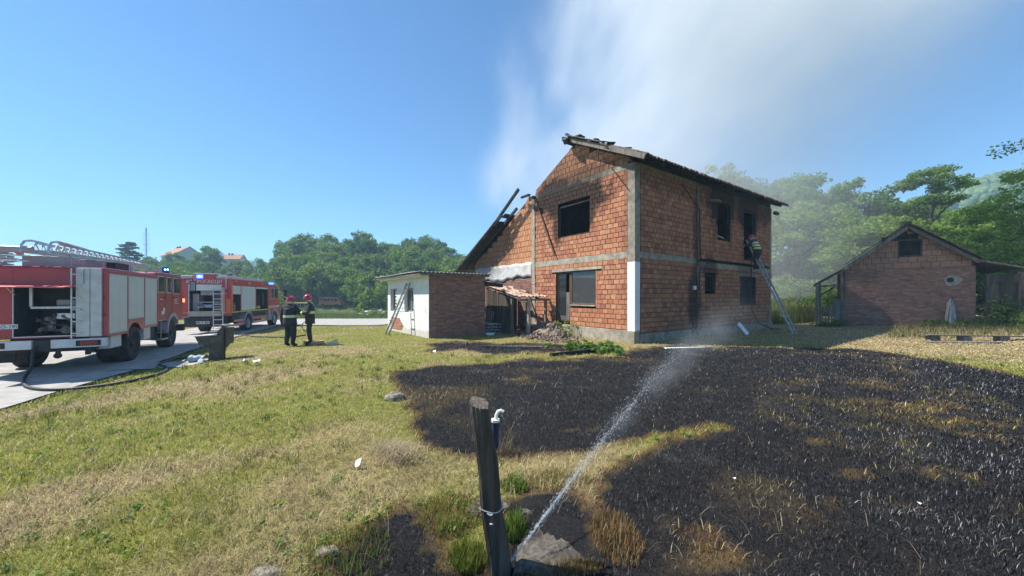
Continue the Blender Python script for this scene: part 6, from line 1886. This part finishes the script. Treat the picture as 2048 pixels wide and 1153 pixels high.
# ------------------------------------------------------------------ far houses, mast, wire
def far_house(label, px, depth, z, rz, L, Wd, hw, hr, name="far_house"):
    x, y = by_px(px, depth)
    t = thing(name, label, "house", (x, y, z), rz)
    P("wall", mk("far_plaster", (.45, .47, .48), .9, 0, .05, .5, 0), t, (-L / 2, L / 2, -Wd / 2, Wd / 2, -4, hw), bevel=0)
    mb = MB(); mb.prism([(-Wd / 2, hw), (Wd / 2, hw), (0, hw + hr)], 'X', -L / 2, L / 2); mb.build("gable", bpy.data.materials["far_plaster"], t)
    ms = mk("far_roof_tiles", (.40, .19, .11), .9, 0, .12, .8, .2, 4)
    for s in (-1, 1):
        mb = MB()
        a = [(-L / 2 - .5, s * (Wd / 2 + .6), hw - .35), (L / 2 + .5, s * (Wd / 2 + .6), hw - .35), (L / 2 + .5, 0, hw + hr + .12), (-L / 2 - .5, 0, hw + hr + .12)]
        mb.add(a + [(p[0], p[1], p[2] + .2) for p in a], [(0, 1, 2, 3), (7, 6, 5, 4), (0, 4, 5, 1), (1, 5, 6, 2), (3, 7, 4, 0), (2, 6, 7, 3)]); rf = mb.build("roof", ms, t)
    for x0 in (-L * .3, -L * .12):
        mb = MB(); mb.bx(x0, x0 + .5, -.5, 0, hw + hr - .2, hw + hr + .8); mb.build("chimney", M_dark, rf)
    for k in range(4):
        mb = MB(); mb.bx(-L / 2 + 1 + k * 2.6, -L / 2 + 2.2 + k * 2.6, -Wd / 2 - .05, -Wd / 2 + .02, hw - 2, hw - .8); mb.build("window", M_carglass, t)
far_house("red-roofed house on the hill above the old fire engine's cab", 364, 150, 14.6, rad(-28), 12, 9, 3.6, 3.2)
far_house("small orange-roofed house half hidden between skyline trees right of the round dark tree", 468, 170, 16.2, rad(10), 7, 6, 2.6, 2.0)
x, y = by_px(292, 140)
mast = thing("radio_mast", "thin lattice radio mast on the skyline above the old fire engine", "mast", (x, y, 8))
mb = MB()
for sx, sy in ((-.35, -.2), (.35, -.2), (0, .4)): mb.tube([(sx, sy, 0), (sx * .6, sy * .6, 19.6)], .07, 5)
for k in range(26):
    z = k * .75; mb.tube([(-.35, -.2, z), (.33, -.2, z + .75)], .04, 4); mb.tube([(.33, -.2, z), (0, .35, z + .75)], .04, 4)
mb.build("lattice", M_greyp, mast)
for z, w in ((11.5, 1.3), (13.5, .9), (15.2, 1.1), (17.4, 1.0)):
    mb = MB(); mb.tube([(-w, 0, z), (w, 0, z)], .06, 4)
    for sx in (-w, w): mb.tube([(sx, 0, z - .7), (sx, 0, z + .8)], .05, 4)
    mb.build("antenna", M_greyp, mast)
mb = MB(); mb.tube([(0, 0, 19), (0, 0, 20.3)], .06, 5); mb.build("antenna", M_greyp, mast)
# rubbish heap beyond the yard
x, y = by_px(752, 52)
mb = MB(); g_ = random.Random(3)
for k in range(60):
    mb.ball((g_.gauss(0, .9), g_.gauss(0, .5), abs(g_.gauss(.25, .25))), (g_.uniform(.15, .35), g_.uniform(.15, .3), g_.uniform(.1, .25)), 8, 5, g_.choice((0, 0, 1)), jit=.2)
put("rubbish_heap", mb.mesh("rubbish_heap", [M_paper, M_greyp]), loc=(x, y, gz1(x, y)), label="heap of white rubbish on the grass beyond the gravel yard", cat="rubbish")
# ------------------------------------------------------------------ grass
def mat_grass(name, trans=.35, rough=.7):
    m = bpy.data.materials.new(name); t = NT(m)
    c = t.attr("col").outputs['Color']
    b = t.bsdf; t.link(c, b.inputs['Base Color']); b.inputs['Roughness'].default_value = rough; b.inputs['Specular IOR Level'].default_value = .25
    tr = t.new("ShaderNodeBsdfTranslucent"); t.link(c, tr.inputs['Color'])
    mx = t.new("ShaderNodeMixShader"); mx.inputs[0].default_value = trans
    t.link(b.outputs[0], mx.inputs[1]); t.link(tr.outputs[0], mx.inputs[2]); t.link(mx.outputs[0], t.n["Material Output"].inputs['Surface'])
    return m
M_grass = mat_grass("grass_blades"); M_stub = mat_grass("charred_stubble", .03, .5)
def blades(name, x, y, z, h, lean, width, col, mat, g, ndiv=2):
    n = len(x)
    th = g.uniform(0, 2 * np.pi, n); ph = th + g.normal(0, .5, n) + np.pi / 2
    dx, dy = np.cos(th), np.sin(th)
    wx, wy = np.cos(ph) * width * .5, np.sin(ph) * width * .5
    l1 = lean * .55; l2 = lean
    m = np.stack([x + dx * h * .5 * np.sin(l1), y + dy * h * .5 * np.sin(l1), z + h * .5 * np.cos(l1)], 1)
    t_ = m + np.stack([dx * h * .5 * np.sin(l2), dy * h * .5 * np.sin(l2), h * .5 * np.cos(l2)], 1)
    b0 = np.stack([x - wx, y - wy, z - .004], 1); b1 = np.stack([x + wx, y + wy, z - .004], 1)
    w3 = np.stack([wx, wy, 0 * wx], 1) * .75
    V = np.stack([b0, b1, m - w3, m + w3, t_], 1).reshape(-1, 3)
    i = np.arange(n)[:, None] * 5
    F = np.concatenate([i + np.array([[0, 1, 3]]), i + np.array([[0, 3, 2]]), i + np.array([[2, 3, 4]])], 0)
    c4 = np.concatenate([col, np.ones((n, 1))], 1)
    me = np_mesh(name, V, F, mat, {"col": ('FLOAT_COLOR', 'POINT', np.repeat(c4, 5, 0))})
    return me

def inside_house(x, y, m=0):
    dx, dy = x - HOUSE_LOC[0], y - HOUSE_LOC[1]
    lx = dx * hx.x + dy * hx.y; ly = dx * hy.x + dy * hy.y
    a = (lx > -.06 - m) & (lx < 12.3 + m) & (ly > -.06 - m) & (ly < 11.5 + m)
    a |= (lx > AX0 - .03) & (lx < AX1) & (ly > AY0 - .03) & (ly < AY1)
    a |= (lx > -1.7) & (lx < 0) & (ly > 4.6) & (ly < 7.4)
    return a
def ground_z(x, y):
    near = 1 - sstep(9, 15, np.hypot(x, y))
    pit = np.exp(-((x + .10) / .62) ** 2 - ((y - 2.38) / .33) ** 2)
    return gz(x, y) + near * (.05 * (fbm(x, y, .5, 3, 6) - .5) + .02 * (fbm(x, y, .14, 2, 7) - .5)) - .10 * pit

def scatter_lawn():
    g = np.random.default_rng(42)
    ys = np.linspace(1.35, 36, 1400)
    dens = np.minimum(1.0, (2.6 / ys) ** 1.75) * (2.9 * ys + 3.2)
    cdf = np.cumsum(dens); cdf /= cdf[-1]
    N = 380000
    y = np.interp(g.random(N), cdf, ys); x = (g.random(N) * 2 - 1) * (1.45 * y + 1.6)
    e = road_edge_x(np.clip(y, -14, 27.5))
    ok = (x > e + .12 * (fbm(x, y, .6, 3, 2) - .3) * 3) | ((e - x > 5.0))
    ok &= ~inside_house(x, y)
    ok &= ~((y > 27.2) & (y < 43.6) & (x < 3.0))
    pv = (x > -11.3) & (x < -9.25) & (y > 10.3) & (y < 11.6) & (g.random(N) < .8)
    ok &= ~pv
    # slabs stay bare
    for cx, cy_, r in ((.34, 2.6, .27), (-.20, 2.98, .13), (.16, 3.1, .13)):
        ok &= ~((np.hypot(x - cx, (y - cy_)) < r))
    x = x[ok]; y = y[ok]; N = len(x)
    z = ground_z(x, y)
    b = burn_shade_mask(x, y); d = dry_mask(x, y)
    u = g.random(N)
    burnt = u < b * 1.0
    dist = np.hypot(x, y); k = np.clip(dist / 2.6, 1, 9)
    wid = .0034 * k ** .95
    # living grass
    L = ~burnt
    v = g.random(N)
    isdry = v < np.clip(d * .95 + .10, 0, 1)
    hue = fbm(x, y, .8, 3, 3)[:, None]; r1 = g.random((N, 1))
    green = np.array([.26, .265, .05]) * (.55 + .9 * r1) * (1 - .3 * hue) + np.array([.20, .18, .04]) * hue * .9
    patch = sstep(.52, .66, fbm(x, y, 1.1, 3, 6))[:, None]
    green = green * (1 - .5 * patch) + np.array([.34, .37, .07]) * .5 * patch * (.6 + .8 * r1)
    vary = (.72 + .56 * fbm(x, y, .45, 3, 1))[:, None] * (1 - .35 * sstep(.62, .74, fbm(x, y, .7, 3, 7)))[:, None]
    green = green * vary
    straw = vary * np.array([.57, .47, .26]) * (.45 + .75 * r1)
    brown = np.array([.31, .22, .12]) * (.6 + .8 * r1)
    bsel = (g.random(N) < .25)[:, None]
    col = np.where(isdry[:, None], np.where(bsel, brown, straw), green)
    edge = ((b > .03) & (b < .9) & (g.random(N) < .65))[:, None]
    col = np.where(edge, np.array([.20, .105, .04]) * (.5 + r1), col)
    h = np.where(isdry, g.uniform(.04, .11, N), g.uniform(.03, .07, N)) * (.9 + .04 * k) * (1 + .5 * (fbm(x, y, .4, 2, 2) - .5))
    h *= 1 - .45 * sstep(9, 16, dist)
    lean = np.where(isdry, g.uniform(1.0, 1.55, N), g.uniform(.35, 1.4, N))
    zz = z + np.where(isdry, g.uniform(0, .025, N), 0)
    put("grass", blades("grass", x[L], y[L], zz[L], h[L], lean[L], wid[L], col[L], M_grass, g), kind='stuff')
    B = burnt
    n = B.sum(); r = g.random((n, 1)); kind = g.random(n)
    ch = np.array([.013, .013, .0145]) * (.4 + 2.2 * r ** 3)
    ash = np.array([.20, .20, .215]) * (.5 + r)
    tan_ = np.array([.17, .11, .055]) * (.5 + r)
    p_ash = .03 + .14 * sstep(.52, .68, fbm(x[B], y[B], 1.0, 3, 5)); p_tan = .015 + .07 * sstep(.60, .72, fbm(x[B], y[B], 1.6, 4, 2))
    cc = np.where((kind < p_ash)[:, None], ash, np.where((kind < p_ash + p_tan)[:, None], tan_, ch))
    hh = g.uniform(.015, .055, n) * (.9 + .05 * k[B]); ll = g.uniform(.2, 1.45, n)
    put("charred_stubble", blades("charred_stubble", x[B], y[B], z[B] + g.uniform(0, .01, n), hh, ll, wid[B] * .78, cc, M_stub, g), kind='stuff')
    # loose straws lying over lawn and char
    n = 1500
    y = np.interp(g.random(n), cdf, ys) ; x = (g.random(n) * 2 - 1) * (1.45 * y + .5)
    ok = (y < 9) & (x > road_edge_x(y) + .3); x = x[ok]; y = y[ok]; n = len(x)
    col = np.array([.38, .32, .19]) * g.uniform(.35, 1.0, (n, 1))
    put("loose_straw", blades("loose_straw", x, y, ground_z(x, y) + .02, g.uniform(.08, .24, n), g.uniform(1.25, 1.6, n), .0026 * np.clip(y / 2.6, 1, 3), col, M_grass, g), kind='stuff')
scatter_lawn()

def tuft(cx, cy_, r, n, h, cols, label, seed, name="grass_tuft", lean=(.1, .8), wid=.005, ry=None):
    g = np.random.default_rng(seed)
    a = g.uniform(0, 2 * np.pi, n); q = np.sqrt(g.random(n)); x = cx + r * q * np.cos(a); y = cy_ + (ry or r) * q * np.sin(a)
    col = np.array(cols)[g.integers(0, len(cols), n)] * g.uniform(.6, 1.3, (n, 1))
    hh = h * .78 * g.uniform(.45, 1.1, n) * (1 - .5 * q)
    me = blades(name, x - cx, y - cy_, ground_z(x, y) + 0, hh, g.uniform(*lean, n), np.full(n, wid), col, M_grass, g)
    return put(name, me, loc=(cx, cy_, 0), label=label, cat="grass tuft")
GRN = [(.10, .17, .02), (.15, .23, .03), (.20, .25, .04), (.07, .12, .02)]
BRN = [(.26, .15, .06), (.34, .21, .09), (.18, .10, .045), (.30, .24, .10)]
tuft(-.30, 2.50, .13, 900, .20, GRN + [(.30, .26, .06)], "bright green grass tuft left of the fence post foot", 1)
tuft(.02, 2.72, .09, 260, .30, GRN, "long-bladed green tuft just right of the fence post", 2, wid=.008)
tuft(.02, 3.3, .13, 420, .20, GRN, "leafy green tuft behind the fence post at the wire", 3, wid=.007)
tuft(.30, 2.36, .30, 1500, .12, BRN + [(.12, .14, .03)], "scorched brown grass fringe before the cracked slab", 4, ry=.08)
tuft(.74, 2.62, .17, 1100, .16, BRN, "dry orange grass clump right of the cracked slab", 5, ry=.3)
tuft(-.48, 2.9, .26, 1500, .14, BRN[:2] + GRN[:2], "mixed brown grass left of the concrete chunk", 6)
tuft(.42, 3.42, .32, 1300, .13, BRN[1:] + GRN[:2], "yellowed grass behind the slab at the char edge", 7, ry=.2)
x, y = G(1395, 1080); tuft(x, y, .17, 260, .08, [(.27, .13, .06), (.22, .11, .05), (.12, .08, .05)], "rusty orange grass patch on the char near the bottom", 8)
x, y = G(1560, 790); tuft(-1.1, 2.45, .3, 700, .17, GRN + BRN[:1], "grass clump at the bottom edge left of the charred hollow", 9)
def lawn_weeds():
    g = np.random.default_rng(31); n = 1500
    ys = np.linspace(1.7, 11, 500); c = np.cumsum((2.4 / ys) ** 1.2 * ys); c /= c[-1]
    y = np.interp(g.random(n), c, ys); x = (g.random(n) * 2 - 1) * (1.45 * y + .3)
    ok = (burn_shade_mask(x, y) < .25) & (x > road_edge_x(y) + .25) & (fbm(x, y, 1.0, 3, 6) + .25 * g.random(n) > .56); x = x[ok]; y = y[ok]
    z = ground_z(x, y) + .03
    cs = np.stack([x, y, z], 1); V, F, bv = leaf_cloud(33, cs, g.uniform(.03, .09, len(x)), 16, .034, 1.2, .35)
    put("lawn_weeds", np_mesh("lawn_weeds", V, F, mat_leaf("clover_leaf", [(0, (.07, .13, .025)), (1, (.19, .28, .06))], .4, False), {"bv": ('FLOAT', 'FACE', bv)}), kind='stuff')
    n = 420; y = np.interp(g.random(n), c, ys); x = (g.random(n) * 2 - 1) * (1.45 * y + .3)
    ok = (burn_shade_mask(x, y) < .3) & (x > road_edge_x(y) + .3); x = x[ok]; y = y[ok]; k = 22; m = len(x) * k
    X = np.repeat(x, k) + g.normal(0, .035, m); Y = np.repeat(y, k) + g.normal(0, .035, m)
    tone = np.repeat(g.random(len(x)) < .55, k)[:, None]
    col = np.where(tone, np.array([.13, .19, .035]), np.array([.36, .29, .15])) * g.uniform(.5, 1.2, (m, 1))
    put("lawn_clumps", blades("lawn_clumps", X, Y, ground_z(X, Y), g.uniform(.06, .16, m), g.uniform(.2, 1.3, m), .0036 * np.clip(Y / 2.6, 1, 4), col, M_grass, g), kind='stuff')
lawn_weeds()
# straw heap
g = np.random.default_rng(77); n = 420
cx, cy_ = G(790, 920)
aa = g.normal(0, .16, n); bb = g.normal(0, .07, n); th0 = rad(-38)
x = cx + aa * math.cos(th0) - bb * math.sin(th0); y = cy_ + aa * math.sin(th0) + bb * math.cos(th0)
me = blades("straw_heap", x - cx, y - cy_, ground_z(x, y) + g.uniform(.01, .06, n), g.uniform(.12, .32, n), g.uniform(1.2, 1.62, n), np.full(n, .0045), np.array([.46, .37, .25]) * g.uniform(.5, 1.15, (n, 1)), M_grass, g)
put("straw_heap", me, loc=(cx, cy_, 0), label="small heap of pale straw on the lawn left of the post", cat="straw")
# reed stalks behind the post
g = np.random.default_rng(78); n = 34; cx, cy_ = G(1005, 905)
x = cx + g.normal(0, .05, n); y = cy_ + g.normal(0, .04, n)
me = blades("dry_stalks", x - cx, y - cy_, ground_z(x, y), g.uniform(.2, .5, n), g.uniform(.3, 1.2, n), np.full(n, .005), np.array([.24, .18, .10]) * g.uniform(.6, 1.2, (n, 1)), M_grass, g)
put("dry_stalks", me, loc=(cx, cy_, 0), label="few dry stalks standing in the char behind the post", cat="stalks")
# tall meadow between house and barn, and rough grass behind the yard
def meadow(name, x0, x1, y0, y1, n, h, seed, cols, test=None):
    g = np.random.default_rng(seed); x = g.uniform(x0, x1, n); y = g.uniform(y0, y1, n)
    ok = ~inside_house(x, y, .2)
    if test is not None: ok &= test(x, y)
    x = x[ok]; y = y[ok]; n = len(x)
    c = np.array(cols)[g.integers(0, len(cols), n)] * g.uniform(.6, 1.3, (n, 1))
    put(name, blades(name, x, y, gz(x, y), h * g.uniform(.4, 1.1, n) * (.6 + .8 * fbm(x, y, 2.5, 3, 1)), g.uniform(.05, .7, n), g.uniform(.02, .05, n), c, M_grass, g), kind='stuff')
bl0 = Matrix.Translation(BARN_LOC) @ Matrix.Rotation(BARN_RZ, 4, 'Z')
def barn_out(x, y):
    dx, dy = x - BARN_LOC[0], y - BARN_LOC[1]; c, s = math.cos(BARN_RZ), math.sin(BARN_RZ)
    lx = dx * c + dy * s; ly = -dx * s + dy * c
    return ~((lx > -1.3) & (lx < 6.3) & (ly > -.6) & (ly < 7.2))
MG = [(.12, .16, .04), (.16, .19, .05), (.20, .19, .07), (.09, .14, .03)]
meadow("tall_meadow_grass", 14.2, 26, 21.8, 36, 26000, .95, 5, MG, lambda x, y: (x / y > .67) & (x / y < 1.0) & (y > 22.0 + .25 * (x - 14)) & barn_out(x, y))
meadow("rough_grass", -32, 4, 43.5, 58, 24000, .45, 6, [(.15, .18, .05), (.20, .22, .06), (.11, .16, .04)])
meadow("bank_grass", -60, -24, 50, 76, 14000, .55, 7, [(.15, .18, .05), (.20, .22, .06), (.11, .16, .04)], lambda x, y: x / y > -.75)
meadow("verge_grass", 15.5, 30, 14, 26, 12000, .28, 8, [(.24, .20, .08), (.15, .17, .05), (.30, .25, .11)], lambda x, y: barn_out(x, y) & (x / y > 1.02) & (y > 16.5 - .1 * x))

# ------------------------------------------------------------------ water jet from the leaking pipe
def jet():
    g = np.random.default_rng(9); n = 2700
    A = np.array([-.0, 2.36, .02])
    s = np.minimum(g.random(n) ** 1.5, g.random(n) * .95 + .05)
    k = s * 3.1
    X = A[0] + k; Y = A[1] + k * 1.0; Z = A[2] + .66 * k - .066 * k * k
    spread = .006 + .034 * k ** 1.45
    core = g.random(n) < .45
    sp = spread * np.where(core, .28, 1.0)
    P_ = np.stack([X, Y, Z], 1) + g.normal(size=(n, 3)) * sp[:, None] * np.array([1, 1, 1.25])
    tail = g.random(n) < .0
    dirv = np.stack([np.ones(n), np.ones(n), .66 - .132 * k], 1); dirv /= np.linalg.norm(dirv, axis=1)[:, None]
    dirv += g.normal(size=(n, 3)) * .1
    Ls = g.uniform(.004, .02, n) * (1 + .4 * k) * .8; r = g.uniform(.0004, .001, n) * np.clip(1.15 - .12 * k, .6, 2)
    a = np.cross(dirv, np.array([0, 0, 1.0])); a /= np.linalg.norm(a, axis=1)[:, None]; b = np.cross(a, dirv)
    V = np.stack([P_ - dirv * Ls[:, None], P_ + dirv * Ls[:, None], P_ + a * r[:, None], P_ - a * r[:, None], P_ + b * r[:, None], P_ - b * r[:, None]], 1).reshape(-1, 3)
    i = np.arange(n)[:, None] * 6
    F = np.concatenate([i + np.array([[0, 4, 2]]), i + np.array([[0, 3, 4]]), i + np.array([[0, 5, 3]]), i + np.array([[0, 2, 5]]), i + np.array([[1, 2, 4]]), i + np.array([[1, 4, 3]]), i + np.array([[1, 3, 5]]), i + np.array([[1, 5, 2]])], 0)
    m = bpy.data.materials.new("water_drops"); t = NT(m)
    t.bsdf.inputs['Base Color'].default_value = (.86, .91, .96, 1); t.bsdf.inputs['Roughness'].default_value = .15
    tr = t.new("ShaderNodeBsdfTranslucent"); tr.inputs['Color'].default_value = (.86, .91, .96, 1)
    mx = t.new("ShaderNodeMixShader"); mx.inputs[0].default_value = .5
    t.link(t.bsdf.outputs[0], mx.inputs[1]); t.link(tr.outputs[0], mx.inputs[2]); t.link(mx.outputs[0], t.n["Material Output"].inputs['Surface'])
    t_ = thing("water_jet", "spray of water shooting up from the leaking pipe at the post foot across the char", "water jet", tuple(A))
    me = np_mesh("droplets", V - A, F, m); put("droplets", me, t_, kind='stuff')
    # fine mist hanging along the jet
    mb = MB()
    def prof(q):
        kk = q * 4.6; return Vector((kk, kk, .62 * kk - .07 * kk * kk + (.02 * kk * kk if kk > 3 else 0) * 0))
    pts = [prof(i / 14) for i in range(15)]
    mb.tube(pts, [.03 + .31 * (i / 14) * 2.0 for i in range(15)], 12)
    vm = bpy.data.materials.new("water_mist"); vm.use_nodes = True; vt = vm.node_tree
    vt.nodes.remove(vt.nodes["Principled BSDF"])
    pv = vt.nodes.new("ShaderNodeVolumePrincipled"); pv.inputs['Color'].default_value = (.92, .95, 1, 1); pv.inputs['Anisotropy'].default_value = .2
    T = NT.__new__(NT); T.t = vt; T.n = vt.nodes; T.l = vt.links
    tc = vt.nodes.new("ShaderNodeTexCoord"); P = tc.outputs['Object']
    sp_ = vt.nodes.new("ShaderNodeSeparateXYZ"); vt.links.new(P, sp_.inputs[0])
    kk = T.math('MULTIPLY', T.math('ADD', sp_.outputs['X'], sp_.outputs['Y']), .5)
    # distance from the axis relative to the spread
    zc = T.math('SUBTRACT', T.math('MULTIPLY', kk, .62), T.math('MULTIPLY', T.math('MULTIPLY', kk, kk), .07))
    dz = T.math('SUBTRACT', sp_.outputs['Z'], zc)
    dxy = T.math('MULTIPLY', T.math('SUBTRACT', sp_.outputs['X'], sp_.outputs['Y']), .707)
    d2 = T.math('SQRT', T.math('ADD', T.math('MULTIPLY', dz, dz), T.math('MULTIPLY', dxy, dxy)))
    rr_ = T.math('ADD', T.math('MULTIPLY', kk, .13), .02)
    q = T.math('DIVIDE', d2, rr_)
    fall = T.smooth(q, 1.0, .0)
    n_ = T.noise(P, 2.2, 4, .6)
    dens = T.math('MULTIPLY', T.math('MULTIPLY', fall, T.smooth(n_, .35, .7)), T.math('DIVIDE', .95, T.math('ADD', T.math('MULTIPLY', kk, 1.0), .5)))
    dens = T.math('MULTIPLY', dens, T.smooth(kk, 4.5, 2.6))
    vt.links.new(dens, pv.inputs['Density'])
    vt.links.new(pv.outputs[0], vt.nodes["Material Output"].inputs['Volume'])
    put("mist", mb.mesh("mist", vm), t_, kind='stuff')
jet()

# ------------------------------------------------------------------ smoke
def smoke():
    vm = bpy.data.materials.new("smoke"); vm.use_nodes = True; vt = vm.node_tree
    vt.nodes.remove(vt.nodes["Principled BSDF"])
    pv = vt.nodes.new("ShaderNodeVolumePrincipled"); pv.inputs['Color'].default_value = (.97, .99, 1, 1); pv.inputs['Anisotropy'].default_value = .0
    T = NT.__new__(NT); T.t = vt; T.n = vt.nodes; T.l = vt.links
    tc = vt.nodes.new("ShaderNodeTexCoord"); P = tc.outputs['Object']
    sp = vt.nodes.new("ShaderNodeSeparateXYZ"); vt.links.new(P, sp.inputs[0])
    X, Y, Z = sp.outputs
    mp = vt.nodes.new("ShaderNodeMapping"); mp.inputs['Rotation'].default_value = (0, rad(28), 0); mp.inputs['Scale'].default_value = (1, .32, .95); vt.links.new(P, mp.inputs[0])
    n1 = T.noise(mp.outputs[0], .11, 5, .55); n2 = T.noise(mp.outputs[0], .33, 5, .6)
    w = T.math('ADD', T.math('MULTIPLY', T.math('SUBTRACT', n1, .5), 17.0), T.math('MULTIPLY', T.math('SUBTRACT', n2, .5), 7.0))
    xw = T.math('ADD', X, w)
    hz_ = T.math('SUBTRACT', Z, 7.0)
    left = T.smooth(T.math('SUBTRACT', xw, T.math('MULTIPLY', hz_, .20)), -2.6, 6.5)
    right = T.smooth(T.math('SUBTRACT', xw, T.math('MULTIPLY', hz_, 1.0)), 20.0, 3.0)
    veil = T.smooth(T.math('SUBTRACT', xw, T.math('MULTIPLY', hz_, .7)), 26.0, 12.0)
    dep = T.smooth(T.math('ABSOLUTE', T.math('SUBTRACT', T.math('ADD', Y, T.math('MULTIPLY', w, .4)), 22.5)), 7.0, 1.5)
    low = T.smooth(T.math('ADD', Z, T.math('MULTIPLY', T.math('SUBTRACT', n2, .5), 3)), 6.2, 8.2)
    top = T.smooth(Z, 34.0, 22.0)
    puff = T.smooth(n2, .30, .66)
    core = T.math('MULTIPLY', T.math('MULTIPLY', left, right), T.math('ADD', T.math('MULTIPLY', puff, .8), .2))
    thin = T.math('MULTIPLY', T.math('MULTIPLY', left, veil), T.math('MULTIPLY', T.smooth(n1, .37, .62), .34))
    d = T.math('MULTIPLY', T.math('MULTIPLY', T.math('ADD', T.math('MULTIPLY', core, .9), thin), dep), T.math('MULTIPLY', low, top))
    d = T.math('MULTIPLY', d, SMOKE_D)
    # low smoke drifting right of the house in front of the wood
    lowz = T.math('MULTIPLY', T.smooth(Z, -1.0, 2.5), T.smooth(Z, 13.0, 7.0))
    lx = T.math('MULTIPLY', T.smooth(X, 12.0, 15.5), T.smooth(T.math('ADD', X, T.math('MULTIPLY', w, .5)), 31.0, 19.0))
    ly = T.math('MULTIPLY', T.smooth(Y, 23.5, 25.5), T.smooth(Y, 31.5, 28.0))
    dl = T.math('MULTIPLY', T.math('MULTIPLY', lowz, T.math('MULTIPLY', lx, ly)), T.math('ADD', T.math('MULTIPLY', n1, .085), .0))
    d = T.math('ADD', d, dl)
    vt.links.new(d, pv.inputs['Density'])
    vt.links.new(pv.outputs[0], vt.nodes["Material Output"].inputs['Volume'])
    mb = MB()
    mb.prism([(-5.5, 6.0), (12.5, 6.0), (12.5, .8), (31, 2.5), (40, 14), (46, 34), (-4.5, 34)], 'Y', 13.5, 32.0)
    put("smoke", mb.mesh("smoke", vm), kind='stuff')
SMOKE_D = .18
smoke()

# ------------------------------------------------------------------ hazy air
def haze():
    vm = bpy.data.materials.new("haze_air"); vm.use_nodes = True; vt = vm.node_tree
    vt.nodes.remove(vt.nodes["Principled BSDF"])
    pv = vt.nodes.new("ShaderNodeVolumePrincipled")
    pv.inputs['Color'].default_value = (.50, .76, 1.0, 1); pv.inputs['Density'].default_value = HAZE_D; pv.inputs['Anisotropy'].default_value = .0
    vt.links.new(pv.outputs[0], vt.nodes["Material Output"].inputs['Volume'])
    mb = MB(); mb.bx(-960, 1160, -100, 1300, -4.5, 112)
    put("haze", mb.mesh("haze", vm), kind='stuff')
HAZE_D = .0010
haze()
